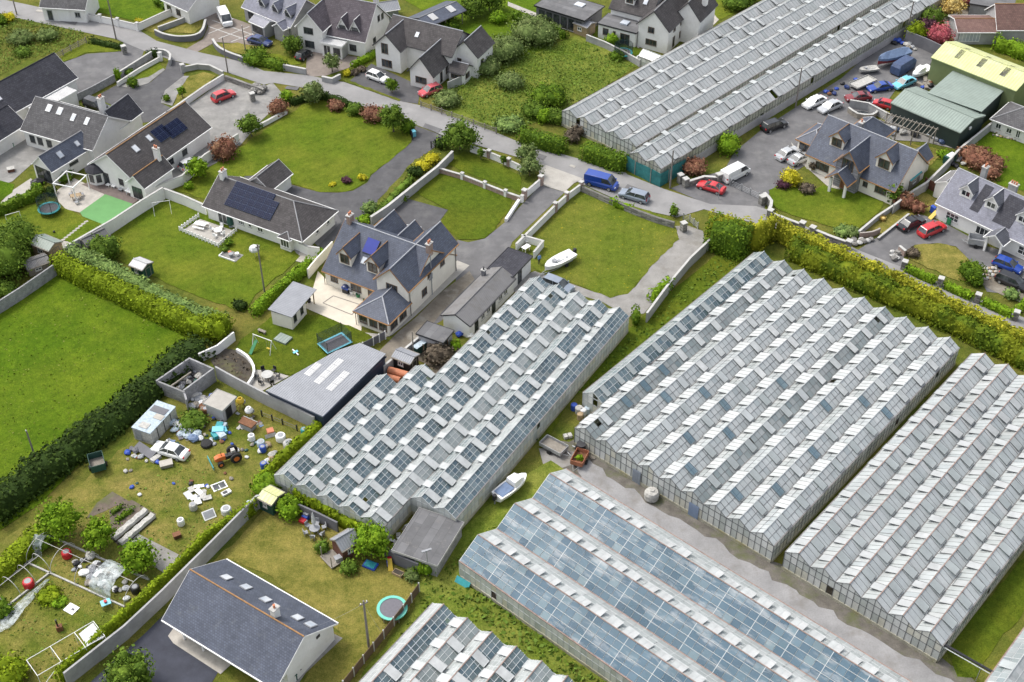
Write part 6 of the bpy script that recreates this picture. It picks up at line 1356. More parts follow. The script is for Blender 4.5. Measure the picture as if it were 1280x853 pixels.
for lb, s_, r_, h_, m_, k_ in TR:
    q = s_.split(); p = T(q[0], float(q[1]), float(q[2]))
    if k_ == 't': tree(lb, p, r_, h_, m_, dens=16, leaf=.29)
    else: bush(lb, p, r_, h_, m_, n=7 if r_ > 1.4 else 5)
# ---------------------------------------------------------------- vehicles
KINDS = dict(  # length, width, body profile (x fraction, belt height), cabin (x0,x1 at belt, x0,x1 at roof), belt, roof
    hatch=(4.1, 1.74, [(0, .55), (.04, .82), (.2, .92), (.72, .9), (.97, .72), (1, .5)], (.03, .76, .12, .56), .92, 1.48),
    saloon=(4.6, 1.76, [(0, .6), (.03, .86), (.2, .9), (.7, .88), (.97, .7), (1, .5)], (.13, .75, .27, .57), .9, 1.42),
    estate=(4.6, 1.8, [(0, .6), (.03, .9), (.3, .95), (.72, .93), (.97, .76), (1, .5)], (.02, .77, .09, .6), .95, 1.52),
    suv=(4.5, 1.84, [(0, .65), (.03, 1.0), (.3, 1.05), (.74, 1.02), (.97, .86), (1, .55)], (.02, .77, .07, .62), 1.04, 1.7),
    coupe=(4.3, 1.76, [(0, .55), (.03, .86), (.2, .88), (.68, .84), (.97, .64), (1, .48)], (.1, .72, .3, .53), .87, 1.3),
    van=(5.1, 1.95, [(0, .6), (.02, 1.1), (.4, 1.15), (.82, 1.1), (.97, .9), (1, .55)], (.005, .9, .015, .74), 1.12, 2.0),
    mini=(3.4, 1.6, [(0, .55), (.05, .82), (.3, .9), (.72, .88), (.95, .74), (1, .5)], (.05, .76, .14, .6), .9, 1.4))
CARM = {}
def carmesh(kind):
    if kind in CARM: return CARM[kind]
    L, w, prof, (a0, a1, r0, r1), belt, roof = KINDS[kind]; h = w / 2; body = MB(); rings = []
    for x, z in prof:
        e = .82 if x in (0, 1) else .95 if x < .05 or x > .94 else 1; X = (x - .5) * L
        rings.append([(X, -h * .86 * e, .24), (X, -h * e, .42), (X, -h * e, z * .8), (X, -h * .9 * e, z), (X, 0, z + .04), (X, h * .9 * e, z), (X, h * e, z * .8), (X, h * e, .42), (X, h * .86 * e, .24)])
    body.loft(rings)
    X = lambda f: (f - .5) * L; hr = h * (.72 if kind != 'van' else .86)
    # roof panel with pillars
    rp = [(X(r0), -hr, roof - .04), (X(r1), -hr, roof - .05), (X(r1), hr, roof - .05), (X(r0), hr, roof - .04)]
    body.loft([[(X(r0) - .02, -hr, roof - .06), (X(r0) + .06, -hr * .9, roof), (X(r0) + .06, hr * .9, roof), (X(r0) - .02, hr, roof - .06)], [(X((r0 + r1) / 2), -hr * 1.02, roof - .03), (X((r0 + r1) / 2), -hr * .9, roof + .03), (X((r0 + r1) / 2), hr * .9, roof + .03), (X((r0 + r1) / 2), hr * 1.02, roof - .03)],
               [(X(r1) + .03, -hr, roof - .08), (X(r1) - .05, -hr * .9, roof - .01), (X(r1) - .05, hr * .9, roof - .01), (X(r1) + .03, hr, roof - .08)]])
    hb = h * .9
    for sg in (-1, 1):
        for fb, fr in ((a0, r0), (a1, r1)) + (((a0 * .45 + a1 * .55, r0 * .4 + r1 * .6),)):
            body.tube([(X(fb), sg * hb, belt - .02), (X(fr), sg * hr, roof - .05)], .045, 5)
        body.box(X(a1) - .25, X(a1) - .08, sg * h - .02 if sg > 0 else -h - .16, h + .16 if sg > 0 else -h + .02, belt, belt + .13)
        if kind == 'van': body.add([(X(.0) + .03, sg * (hb + .012), belt - .02), (X(.56), sg * (hb + .012), belt - .02), (X(.54), sg * (hr + .015), roof - .06), (X(.015) + .03, sg * (hr + .015), roof - .06)], [(0, 1, 2, 3) if sg < 0 else (3, 2, 1, 0)])
    if kind == 'van': body.add([(X(.0) - .01, -hb, belt), (X(.0) - .01, hb, belt), (X(.015) - .01, hr, roof - .05), (X(.015) - .01, -hr, roof - .05)], [(3, 2, 1, 0)])
    g = MB(); k = .97
    g.loft([[(X(a0), -hb * k, belt - .03), (X(a1), -hb * k, belt - .03), (X(a1), hb * k, belt - .03), (X(a0), hb * k, belt - .03)], [(X(r0), -hr * k, roof - .045), (X(r1), -hr * k, roof - .045), (X(r1), hr * k, roof - .045), (X(r0), hr * k, roof - .045)]])
    out = dict(L=L, w=w, body=body, glass=g); CARM[kind] = out; return out
CPROTO = {}
def car(kind, label, paint_, s, cat='car', name=None, group=None):
    """s: tile, rear x, y, front x, y in the photo, at mid body height"""
    q = s.split(); a, b_ = T(q[0], float(q[1]), float(q[2]), .7), T(q[0], float(q[3]), float(q[4]), .7)
    p = flat((a + b_) / 2); rz = ang(a, b_); nm = name or ('parked_van' if kind == 'van' else 'parked_car')
    if kind not in CPROTO:
        d = carmesh(kind); t = thing(nm, label, cat, p, rz, group); L, w = d['L'], d['w']
        d['body'].obj('body', 'paint ' + paint_, t); d['glass'].obj('window_glass', 'window glass', t)
        for fx in (.19, .8):
            for sg in (-1, 1):
                R_ = .31 if kind not in ('suv', 'van') else .36; y = sg * (w / 2 - .1)
                tw = MB(); tw.loft([[(R_ * r_ * math.cos(k * PI / 8), y0, R_ + R_ * r_ * math.sin(k * PI / 8)) for k in range(16)] for y0, r_ in ((-.11, .9), (-.08, 1), (.08, 1), (.11, .9))])
                wh = tw.obj('wheel', 'rubber', t, ((fx - .5) * L, y, 0)); rm = MB(); yy = sg * .115
                rm.loft([[(R_ * .62 * math.cos(k * PI / 6), y0, R_ + R_ * .62 * math.sin(k * PI / 6)) for k in range(12)] for y0 in (yy - .02, yy + .012)]); rm.obj('rim', 'steel', wh)
        zl = KINDS[kind][2][-2][1] * .86; zr = KINDS[kind][2][1][1] * .86
        for sg in (-1, 1):
            MB().box(L * .455, L * .488, sg * w * .36 - .17, sg * w * .36 + .17, zl - .08, zl + .08).obj('headlight', 'bright glass', t)
            MB().box(-L * .497, -L * .465, sg * w * .36 - .12, sg * w * .36 + .12, zr - .1, zr + .1).obj('tail_light', 'red plastic', t)
        MB().box(L * .488, L * .497, -.26, .26, .42, .53).obj('number_plate', 'white plastic', t)
        CPROTO[kind] = t; return t
    t = copy_tree(CPROTO[kind]); t.location = p; t.rotation_euler = (0, 0, rz); t.name = nm; t['label'] = label; t['category'] = cat
    if 'group' in t: del t['group']
    if group: t['group'] = group
    for ch in t.children:
        if ch.name.startswith('body'):
            ch.material_slots[0].link = 'OBJECT'; ch.material_slots[0].material = M('paint ' + paint_)
    return t
for a_ in (
 ('van', 'white van parked on the crossed paving of the forecourt', 'white', 'a 1072 55 1108 122', 'van'), ('saloon', 'dark navy saloon in front of the lilac roofed house', 'navy', 'b -35 182 70 210'),
 ('hatch', 'red hatchback parked alone in the gravel yard', 'red', 'a 1030 482 1135 440'), ('suv', 'black car with pale roof beside the block wall', 'black', 'a 410 490 520 528'),
 ('hatch', 'silver car beside the brown roofed house and bright tree', 'silver', 'a 878 815 978 768'), ('hatch', 'white hatchback outside the brown roofed house', 'white', 'b 540 352 638 388'),
 ('mini', 'little black car by the round tree and beige drive', 'black', 'b 212 275 250 250'), ('van', 'deep blue van parked on the road beside the stone wall', 'blue', 'g 358 88 512 128', 'van'),
 ('estate', 'silver blue estate car parked on the road behind the blue van', 'steel', 'g 655 188 530 152'), ('coupe', 'bright red coupe at the car yard gate', 'red', 'g 1035 148 898 105'),
 ('van', 'white van inside the car yard gate', 'white', 'g 1025 95 1140 35', 'van'), ('estate', 'grey car half hidden behind the glasshouse gable ends', 'steel', 'g 165 580 280 625'),
 ('hatch', 'silver car parked behind the cream house roof', 'silver', 'f 690 352 785 340'), ('estate', 'black car by the long glasshouse base wall', 'black', 'd 15 622 122 585'),
 ('saloon', 'silver saloon by the cream house, outer of two', 'silver', 'd 85 765 188 715'), ('coupe', 'pale silver car by the cream house, next to the wall', 'silver', 'd 148 785 242 742'),
 ('saloon', 'white saloon under the pole by the glasshouse wall', 'white', 'd 318 468 212 515'), ('saloon', 'off white saloon next to the white one in the yard', 'silver', 'd 392 492 290 535'),
 ('coupe', 'old maroon car with white front by the pond terrace', 'maroon', 'd 525 462 428 470'), ('mini', 'small round bright red car against the low green shed', 'red', 'd 640 512 555 490'),
 ('coupe', 'bright blue racing car in the middle of the yard', 'blue', 'd 625 412 540 425'), ('saloon', 'turquoise old saloon in the car yard', 'sky', 'd 748 378 652 418'),
 ('saloon', 'black saloon beside the red car on the driveway', 'black', 'h 685 325 785 280'), ('estate', 'red estate car in front of the white dormered house', 'red', 'h 778 358 892 308'),
 ('hatch', 'blue car on the driveway at the right edge', 'blue', 'h 1138 482 1268 532'), ('estate', 'black car at the right edge beside the rubble', 'black', 'h 1162 560 1290 615'),
 ('saloon', 'abandoned white saloon in the junk yard grass', 'white', 'i 905 615 745 565'), ('hatch', 'red and white car nosed up to the timber fence', 'pink', 'b 890 420 800 452')): car(*a_)
# boats and trailers
def boat(label, s, L, w, mats, h=.95, cover=None, motor=True, trailer=False, cabin=False, canopy=None, z0=.25):
    q = s.split(); a, b_ = T(q[0], float(q[1]), float(q[2]), .8), T(q[0], float(q[3]), float(q[4]), .8); t = thing('boat', label, 'boat', flat((a + b_) / 2), ang(a, b_)); hw = w / 2
    st = [(-.5, .86), (-.2, 1), (.1, .97), (.3, .74), (.43, .4), (.5, .06)]; H_ = MB(); I_ = MB()
    H_.loft([[(f * L, -k * hw, z0 + h + .12 * max(0, f)), (f * L, -k * hw * .8, z0 + h * .35), (f * L, 0, z0 + .18 * max(0, f) * 2), (f * L, k * hw * .8, z0 + h * .35), (f * L, k * hw, z0 + h + .12 * max(0, f)), (f * L, k * hw * .84, z0 + h + .12 * max(0, f)), (f * L * .98, 0, z0 + h * (.45 if -.4 < f < .25 and not cover else .98)), (f * L, -k * hw * .84, z0 + h + .12 * max(0, f))] for f, k in st])
    H_.obj('hull', mats[0], t)
    if cover:
        c = MB(); c.loft([[(f * L * 1.01, -k * hw * 1.04, z0 + h * .72 + .1 * max(0, f)), (f * L * 1.01, -k * hw * 1.05, z0 + h + .1), (f * L * 1.0, 0, z0 + h + cover[1] * (1 if -.45 < f < .32 else .5)), (f * L * 1.01, k * hw * 1.05, z0 + h + .1), (f * L * 1.01, k * hw * 1.04, z0 + h * .72 + .1 * max(0, f))] for f, k in st]); c.obj('cover', cover[0], t)
    else:
        for x in (-.28, -.02): I_.box(x * L - .16, x * L + .16, -hw * .72, hw * .72, z0 + h * .5, z0 + h * .66)
        MB().box(-.42 * L, .2 * L, -hw * .62, hw * .62, z0 + h * .44, z0 + h * .485).obj('deck', mats[-1], t)
        I_.obj('thwart', mats[1], t); MB().box(.12 * L, .2 * L, -hw * .3, hw * .35, z0 + h * .45, z0 + h + .25).obj('console', mats[1], t)
    if cabin: MB().loft([[(x * L, -hw * k, z0 + h), (x * L, -hw * k * .85, z0 + h + zz), (x * L, hw * k * .85, z0 + h + zz), (x * L, hw * k, z0 + h)] for x, k, zz in ((-.02, .8, .75), (.22, .72, .7), (.36, .4, .1))]).obj('cabin', 'white plastic', t)
    if canopy: MB().slab([Vector((-.44 * L, -hw * .7, z0 + h + .03)), Vector((-.05 * L, -hw * .75, z0 + h + .12)), Vector((-.05 * L, hw * .75, z0 + h + .12)), Vector((-.44 * L, hw * .7, z0 + h + .03))], .05).obj('tarpaulin', canopy, t)
    if motor: m_ = MB().box(-.5 * L - .5, -.5 * L - .08, -.17, .17, z0 + h * .55, z0 + h + .35).obj('outboard_motor', 'black plastic', t); MB().box(-.5 * L - .32, -.5 * L - .2, -.06, .06, z0 - .2, z0 + h * .55).obj('leg', 'grey plastic', m_)
    if trailer:
        for sg in (-1, 1):
            MB().tube([(-.4 * L, sg * .5, z0 - .02), (.25 * L, sg * .5, z0 - .02), (.68 * L, 0, z0)], .05, 5).obj('trailer_rail', 'steel', t)
            w_ = MB(); w_.loft([[(.28 * math.cos(k * PI / 6) - .12 * L, sg * (hw * .9) + y, .28 + .28 * math.sin(k * PI / 6)) for k in range(12)] for y in (-.09, .09)]); w_.obj('wheel', 'rubber', t)
    return t
boat('white open boat with outboard engine on the flowery lawn', 'g 285 462 172 522', 5.2, 2.0, ('white plastic', 'grey plastic', 'dark green plastic'), trailer=True, canopy=None)
boat('white cabin boat with blue tarpaulin between two glasshouses', '_ 622 622 657 596' if False else 'k -62 815 55 727', 4.8, 1.9, ('white plastic', 'blue plastic'), canopy='tarp blue', cabin=True, motor=True)
boat('large boat under a faded blue cover on its trailer', 'd 712 268 572 312', 6.6, 2.3, ('maroon' and 'paint maroon', 'white plastic'), h=1.3, cover=('tarp blue', .9), motor=False, trailer=True, z0=.5)
boat('small pale dinghy beside the covered blue boat', 'd 562 328 492 336', 3.4, 1.6, ('dirty white', 'grey plastic'), h=.6, motor=False)
boat('white cabin boat beside the turquoise car', 'd 825 325 742 368', 4.8, 1.8, ('white plastic', 'grey plastic'), h=.8, cabin=True)
def trailer(label, s, L, w, mat, floor, sides=.4, z=.55, name='trailer', load=None):
    q = s.split(); a, b_ = T(q[0], float(q[1]), float(q[2]), .6), T(q[0], float(q[3]), float(q[4]), .6); t = thing(name, label, 'trailer', flat((a + b_) / 2), ang(a, b_)); hl, hw = L / 2, w / 2
    MB().box(-hl, hl, -hw, hw, z - .08, z).obj('bed', floor, t)
    for x0, x1, y0, y1 in ((-hl, hl, -hw - .05, -hw), (-hl, hl, hw, hw + .05), (-hl - .05, -hl, -hw, hw), (hl, hl + .05, -hw, hw)): MB().box(x0, x1, y0, y1, z - .1, z + sides).obj('side_board', mat, t)
    MB().tube([(hl, -.4, z - .12), (hl + 1.0, 0, z - .12), (hl, .4, z - .12)], .05, 5).obj('drawbar', 'steel', t)
    for sg in (-1, 1):
        w_ = MB(); w_.loft([[(.29 * math.cos(k * PI / 6), sg * (hw + .16) + y, .29 + .29 * math.sin(k * PI / 6)) for k in range(12)] for y in (-.09, .09)]); w_.obj('wheel', 'rubber', t)
    return t
trailer('grey flat trailer with brown bed by the glasshouse corner', 'k 150 545 255 600', 3.0, 1.6, 'steel', 'old timber')
t_ = trailer('red tipping trailer holding green cuttings on the track', 'k 345 600 310 665', 2.2, 1.4, 'red clay', 'rust', .55); 
o_ = bush('heap of green cuttings lying in the red trailer', t_.location + Vector((0, 0, 0)), .55, .6, 'bright leaf', 'cuttings_heap', 'cuttings', n=3); o_.location.z = .5
trailer('white flatbed trailer in the car yard beside the blue racing car', 'd 440 425 555 375', 4.6, 2.0, 'dirty white', 'dirty white', .18, .65)
trailer('small silver trailer with canopy frame on the white house driveway', 'h 1090 402 1008 388', 2.2, 1.5, 'steel', 'grey plastic', .8)
trailer('dark green box trailer beside the dark hedge', 'i 480 690 465 630', 2.2, 1.6, 'dark green plastic', 'old timber', .9)
t_ = thing('covered_caravan', 'boxy caravan under a navy cover beside the big covered boat', 'caravan', T('d', 690, 345), ang(*TT('d 640 375 735 320'))); b = MB()
b.loft([[(x, -1.0 * k, .3), (x, -1.02 * k, 1.5), (x, -.8 * k, zt), (x, .8 * k, zt), (x, 1.02 * k, 1.5), (x, 1.0 * k, .3)] for x, k, zt in ((-2.5, .9, 1.6), (-2.1, 1, 2.1), (1.6, 1, 2.2), (2.3, .95, 1.7))]); b.obj('cover', 'tarp navy', t_)
for sg in (-1, 1): w_ = MB(); w_.loft([[(.3 * math.cos(k * PI / 6), sg * .9 + y, .3 + .3 * math.sin(k * PI / 6)) for k in range(12)] for y in (-.1, .1)]); w_.obj('wheel', 'rubber', t_)
# old tractor in the junk yard
t_ = thing('old_tractor', 'old dark tractor with an orange bonnet in the junk yard', 'tractor', T('i', 1115, 640), ang(*TT('i 1190 600 1050 650')))
MB().loft([[(x, -w, z0), (x, -w, z1), (x, 0, z1 + .08), (x, w, z1), (x, w, z0)] for x, w, z0, z1 in ((.5, .3, .6, 1.15), (1.3, .32, .6, 1.2), (1.75, .26, .65, 1.05))]).obj('bonnet', 'orange plastic', t_)
MB().box(-.9, .6, -.28, .28, .5, .95).obj('chassis', 'black plastic', t_); MB().box(-.75, -.3, -.25, .25, 1.05, 1.5).obj('seat', 'dirty white', t_); MB().tube([(.25, 0, .9), (-.05, 0, 1.55)], .03, 5).obj('steering_column', 'black plastic', t_); MB().tube([(.9, .1, 1.2), (.9, .1, 1.9)], .05, 6).obj('exhaust', 'rust', t_)
for x, y, r in ((-.6, .75, .68), (-.6, -.75, .68), (1.25, .6, .38), (1.25, -.6, .38)):
    w_ = MB(); w_.loft([[(x + r * k2 * math.cos(k * PI / 9), y + yy, r + r * k2 * math.sin(k * PI / 9)) for k in range(18)] for yy, k2 in ((-.17, .92), (-.13, 1), (.13, 1), (.17, .92))]); o_ = w_.obj('wheel', 'rubber', t_)
    c = MB(); c.loft([[(x + r * .5 * math.cos(k * PI / 6), y + yy, r + r * .5 * math.sin(k * PI / 6)) for k in range(12)] for yy in (-.19, .19)]); c.obj('rim', 'orange plastic', o_)
MB().cbox((2.25, 0, .35), .08, 2.2, .45).obj('blade', 'teal plastic', t_)
# ---------------------------------------------------------------- smaller things
def item(name, label, cat, s, rz, parts, group=None, z=0.0):
    """parts: (name, material, shape, arguments); one part makes a single mesh, more make an Empty with children"""
    q = s.split() if isinstance(s, str) else None; p = flat(T(q[0], float(q[1]), float(q[2]), z) if q else s, z)
    root = None if len(parts) == 1 else thing(name, label, cat, p, rz, group); o = None
    for nm, mt, sh, *a in parts:
        b = MB()
        if sh == 'b': b.box(*a)
        elif sh == 'bb': [b.box(*q) for q in a[0]]
        elif sh == 't': b.tube(*a)
        elif sh == 'tt': [b.tube(q, *a[1:]) for q in a[0]]
        elif sh == 'l': b.lathe(*a)
        elif sh == 'o': b.lump(*a)
        elif sh == 'c': b.cbox(*a)
        elif sh == 's': b.slab([Vector(v) for v in a[0]], a[1])
        elif sh == 'p': b.prism(*a)
        o = b.obj(nm if root else name, mt, root, None if root else p, 0 if root else rz)
    return root or tag(o, label, cat, group)
def shed(label, s, rz, L, w, h, mw, mr, rise=.45, door=True, name='garden_shed'):
    q = s.split(); p = T(q[0], float(q[1]), float(q[2])); a = Matrix.Translation(flat(p)) @ Matrix.Rotation(rz, 4, 'Z'); A, B = a @ Vector((-L / 2, -w / 2, 0)), a @ Vector((L / 2, -w / 2, 0))
    h_ = House(label, [A, B], h, name, 'shed', mw=mw, mr=mr, ov=.12, fascia='old timber', ridge=mr, frame='white plastic'); h_.blk(0, L, 0, w, h, rise)
    if door: h_.win('r', w * .25, .05, w * .5, h * .85, 1, 'old timber', mw, 'door'); h_.win('f', L * .3, h * .45, L * .3, h * .35, 2)
    return h_
GA = rad(-31.5)
shed('brown timber shed with pale green roof beside the grey wall', 'e 240 455', rad(-30), 3.3, 2.4, 1.9, 'timber', 'green sheet', .55)
shed('small dark green shed with white roof standing on the back lawn', 'e 695 555', rad(-30), 2.2, 1.9, 1.8, 'dark green plastic', 'white sheet', .35)
shed('dark felt roofed shed half hidden by the dense round bush', 'e 470 430', rad(45), 3.4, 2.2, 1.9, 'dark wall', 'felt', .5)
shed('small white and green shed with mossy roof by the grey wall corner', '_ 341 634', rad(-32), 1.9, 2.0, 1.9, 'dark green plastic', 'lime sheet', .3)
ph = shed('red brown timber playhouse with grey roof and open deck', 'n 440 220', rad(40), 2.2, 2.0, 1.9, 'red timber', 'grey sheet', .8, name='playhouse')
MB().box(-1.6, -.02, -.1, 2.1, .2, .3).obj('deck', 'old timber', ph.root); [MB().box(x, x + .09, y, y + .09, .3, 1.9).obj('post', 'old timber', ph.root) for x, y in ((-1.5, 0), (-1.5, 1.9))]
shed('grey roofed timber shed beside the flat roofed extension', 'c 350 160', rad(-40), 3.0, 2.4, 1.9, 'timber', 'grey sheet', .4)
shed('small shed with teal roof beside the grey boundary wall', 'h 712 118', rad(48), 3.2, 2.2, 1.8, 'old timber', 'teal plastic', .4)
shed('dark tool shed with pale roof beside the orange pipe', 'j 728 185', rad(-30), 2.6, 1.9, 1.7, 'black plastic', 'grey sheet', .35)
shed('low cluttered lean-to with pale sheets beside the left edge wall', 'e 185 530', rad(35), 3.0, 2.2, 1.3, 'old timber', 'old sheet', .3)
h = House('flat felt roofed block shed at the front of the set back glasshouse bays', 'n 875 285 970 130', 2.0, 'shed', 'shed', mw='block'); h.flatroof(0, 6.2, 0, 5.0, 2.0, mr='felt', edge='wall top'); h.win('l', 1.2, .4, 1.2, 1.3, 1, 'dark frame', 'black plastic', 'opening')
# old white box trailer body
h = House('derelict white box body with patched roof beside the dark hedge', 'i 728 515 850 385', 1.9, 'box_body', 'trailer body', mw='dirty white'); h.blk(0, 5.0, 0, 2.6, 1.9, 0); MB().slab([Vector((-.05, -.05, 2.0)), Vector((5.05, -.05, 2.0)), Vector((5.05, 2.65, 2.0)), Vector((-.05, 2.65, 2.0))], .1).obj('roof', 'pale blue sacks', h.root)
for n_, m_, x0, x1, y0, y1 in (('roof_patch', 'dark wall', 3.2, 4.2, .3, 2.4), ('roof_patch', 'sand paving', 2.3, 3.1, .1, 1.3), ('roof_patch', 'dirty white', .4, 1.3, .8, 2.0)): MB().box(x0, x1, y0, y1, 2.003, 2.06).obj(n_, m_, h.root)
for x in (1.2, 2.5, 3.8): h.box('side_strut', 'dark frame', x, x + .08, -.05, -.003, 0, 1.9)
h.win('l', .3, .2, .9, 1.5, 1, 'grey plastic', 'grey plastic', 'door')
# little domestic glasshouse
glasshouse('small white garden glasshouse beside the old grey one', T('c', 655, 245, 1.8), 1.8, -40, [(0, 4.0)], 2.6, .8, ['white glass'], ['pale glass'], {}, rows=1, bh=.3)
# trampolines
def trampoline(label, s, r, rim, net=True, rect=None, rz=0):
    q = s.split(); t = thing('trampoline', label, 'trampoline', T(q[0], float(q[1]), float(q[2]), .7), rz); t.location = flat(T(q[0], float(q[1]), float(q[2]), .7)); z = .75
    if rect:
        L, w = rect; MB().box(-L / 2, L / 2, -w / 2, w / 2, z - .02, z).obj('mat', 'mesh mat', t)
        for x0, x1, y0, y1 in ((-L / 2 - .28, L / 2 + .28, -w / 2 - .28, -w / 2), (-L / 2 - .28, L / 2 + .28, w / 2, w / 2 + .28), (-L / 2 - .28, -L / 2, -w / 2, w / 2), (L / 2, L / 2 + .28, -w / 2, w / 2)): MB().box(x0, x1, y0, y1, z, z + .05).obj('padding', rim, t)
        pts = [(x * (L / 2 + .2), y * (w / 2 + .2)) for x, y in ((-1, -1), (1, -1), (1, 1), (-1, 1))]
    else:
        MB().lathe([(0, z - .02), (r * .82, z - .02), (r * .82, z)], 28).obj('mat', 'mesh mat', t); MB().lathe([(r * .8, z), (r * .8, z + .05), (r, z + .05), (r, z - .06), (r * .8, z)], 28, cap=False).obj('padding', rim, t)
        pts = [(r * .97 * math.cos(k * PI / 3), r * .97 * math.sin(k * PI / 3)) for k in range(6)]
    for x, y in pts:
        MB().tube([(x, y, 0), (x, y, z if not net else 2.5)], .035, 6).obj('leg', 'steel' if not net else 'black plastic', t)
    if net:
        ring = pts if rect else [(r * .95 * math.cos(k * PI / 14), r * .95 * math.sin(k * PI / 14)) for k in range(28)]; n = MB(); m_ = len(ring)
        n.add([(x, y, z + .06) for x, y in ring] + [(x, y, 2.45) for x, y in ring], [(i, (i + 1) % m_, (i + 1) % m_ + m_, i + m_) for i in range(m_)]); n.obj('safety_net', 'fine net', t)
    return t
trampoline('round trampoline with teal edge and dark net by the ivy fence', 'e 238 235', 1.6, 'teal plastic')
trampoline('rectangular trampoline with bright turquoise edge and net on the dark lawn', 'j 383 75', 0, 'paint sky', True, (3.2, 2.0), rad(38))
trampoline('round trampoline with turquoise rim and no net on the dry lawn', 'n 660 495', 1.6, 'paint mint', False)
trampoline('caged trampoline with teal frame behind the pale garden wall', 'c 540 255', 1.6, 'teal plastic')
# patio and garden furniture
def table(label, s, L, w, mat, rz=0, z=.72, benches=False, rnd=False):
    P_ = [('table_top', mat, 'l', [(L / 2, z - .05), (L / 2, z)], 16) if rnd else ('table_top', mat, 'b', -L / 2, L / 2, -w / 2, w / 2, z - .05, z)]
    for x in (-1, 1):
        for y in (-1, 1): P_.append(('leg', mat, 'b', x * L * .33 - .04, x * L * .33 + .04, y * w * .33 - .04, y * w * .33 + .04, 0, z - .05))
    if benches: P_ += [('bench', mat, 'b', -L / 2, L / 2, y - .14, y + .14, .4, .45) for y in (-w / 2 - .3, w / 2 + .3)]
    return item('picnic_table' if benches else 'garden_table', label, 'table', s, rz, P_)
def chair(label, s, rz, mat, group=None, lounger=False):
    if lounger: P_ = [('seat', mat, 'b', -.9, .35, -.32, .32, .26, .34), ('backrest', mat, 's', [(.35, -.32, .34), (.95, -.32, .72), (.95, .32, .72), (.35, .32, .34)], .07)] + [('leg', mat, 'b', x - .03, x + .03, y - .03, y + .03, 0, .26) for x in (-.8, .3) for y in (-.27, .27)]
    else: P_ = [('seat', mat, 'b', -.24, .24, -.24, .24, .4, .45), ('backrest', mat, 'b', .2, .26, -.24, .24, .45, .9)] + [('leg', mat, 'b', x - .025, x + .025, y - .025, y + .025, 0, .4) for x in (-.2, .2) for y in (-.2, .2)]
    return item('sun_lounger' if lounger else 'garden_chair', label, 'lounger' if lounger else 'chair', s, rz, P_, group)
table('white picnic table with benches on the terrace', 'e 975 328', 1.8, .8, 'white plastic', rad(-20), benches=True)
table('round white garden table among white chairs on the terrace', 'e 1060 358', 1.2, 1.2, 'white plastic', 0, rnd=True)
for x, y, a, w_ in ((1030, 345, 3.0, 'on the left of the table'), (1075, 335, 1.4, 'behind the table'), (1045, 378, 4.3, 'in front of the table'), (1082, 368, 5.6, 'on the right of the table')): chair('white garden chair on the terrace, ' + w_, 'e %d %d' % (x, y), a, 'white plastic', 'white chairs on the terrace')
item('garden_parasol', 'folded green parasol against the bungalow wall', 'parasol', 'e 1122 325', 0, [('pole', 'steel', 't', [(0, 0, 0), (0, 0, 2.4)], .03), ('canopy', 'dark green plastic', 'l', [(.5, .5), (.58, .9), (.45, 1.7), (.1, 2.3), (0, 2.4)], 9), ('base', 'grey plastic', 'l', [(.35, 0), (.35, .12), (.05, .16)], 12)])
item('garden_parasol', 'tall white folded parasol over the grey chairs on the dry lawn', 'parasol', 'n 285 115', 0, [('pole', 'steel', 't', [(0, 0, 0), (.05, 0, 2.9)], .035), ('canopy', 'white cloth', 'l', [(.16, 1.0), (.24, 1.3), (.16, 2.2), (.06, 2.75), (0, 2.85)], 9), ('base', 'grey plastic', 'l', [(.4, 0), (.4, .12), (.05, .16)], 12)])
table('round grey table under the folded white parasol', 'n 287 125', 1.2, 1.2, 'grey plastic', 0, rnd=True)
for k in range(6): chair('grey garden chair round the parasol table', T('n', 287, 125) + Vector((1.05 * math.cos(k * 1.05 + .4), 1.05 * math.sin(k * 1.05 + .4), 0)), k * 1.05 + .4, 'grey plastic', 'grey chairs round the parasol table')
table('round pale stone table among black chairs on the terrace by the barn', 'j 57 245', 1.5, 1.5, 'wall top', 0, rnd=True)
for k in range(6): chair('black garden chair round the pale stone table', T('j', 57, 245) + Vector((1.3 * math.cos(k * 1.05), 1.3 * math.sin(k * 1.05), 0)), k * 1.05, 'black plastic', 'black chairs round the stone table')
for x, y, w_ in ((540, 118, 'nearest the white gable'), (566, 124, 'second along the deck'), (600, 140, 'third along the deck, grey')): chair('sun lounger on the dark deck, ' + w_, 'e %d %d' % (x, y), rad(60), 'white plastic' if x < 600 else 'grey plastic', 'loungers on the dark deck', True)
table('white cloth covered table at the end of the dark deck', 'e 632 168', 1.2, .9, 'white cloth', rad(-30))
table('outdoor dining table with wooden top under the white pergola', 'e 372 190', 1.6, .9, 'timber', rad(20))
for x, y, w_ in ((345, 175, 'left end'), (400, 175, 'right end'), (375, 215, 'near side')): chair('grey chair at the pergola table, ' + w_, 'e %d %d' % (x, y), RND.uniform(0, 6), 'grey plastic', 'chairs under the white pergola')
item('pergola', 'white square pergola frame over the sandy patio', 'pergola', T('e', 355, 160), ang(*TT('e 270 195 340 130')), [('post', 'white plastic', 'b', x - .06, x + .06, y - .06, y + .06, 0, 2.3) for x in (-1.7, 1.7) for y in (-1.7, 1.7)] + [('beam', 'white plastic', 'b', -1.85, 1.85, y - .06, y + .06, 2.3, 2.45) for y in (-1.7, 1.7)] + [('beam', 'white plastic', 'b', x - .06, x + .06, -1.64, 1.64, 2.303, 2.44) for x in (-1.7, 1.7)])
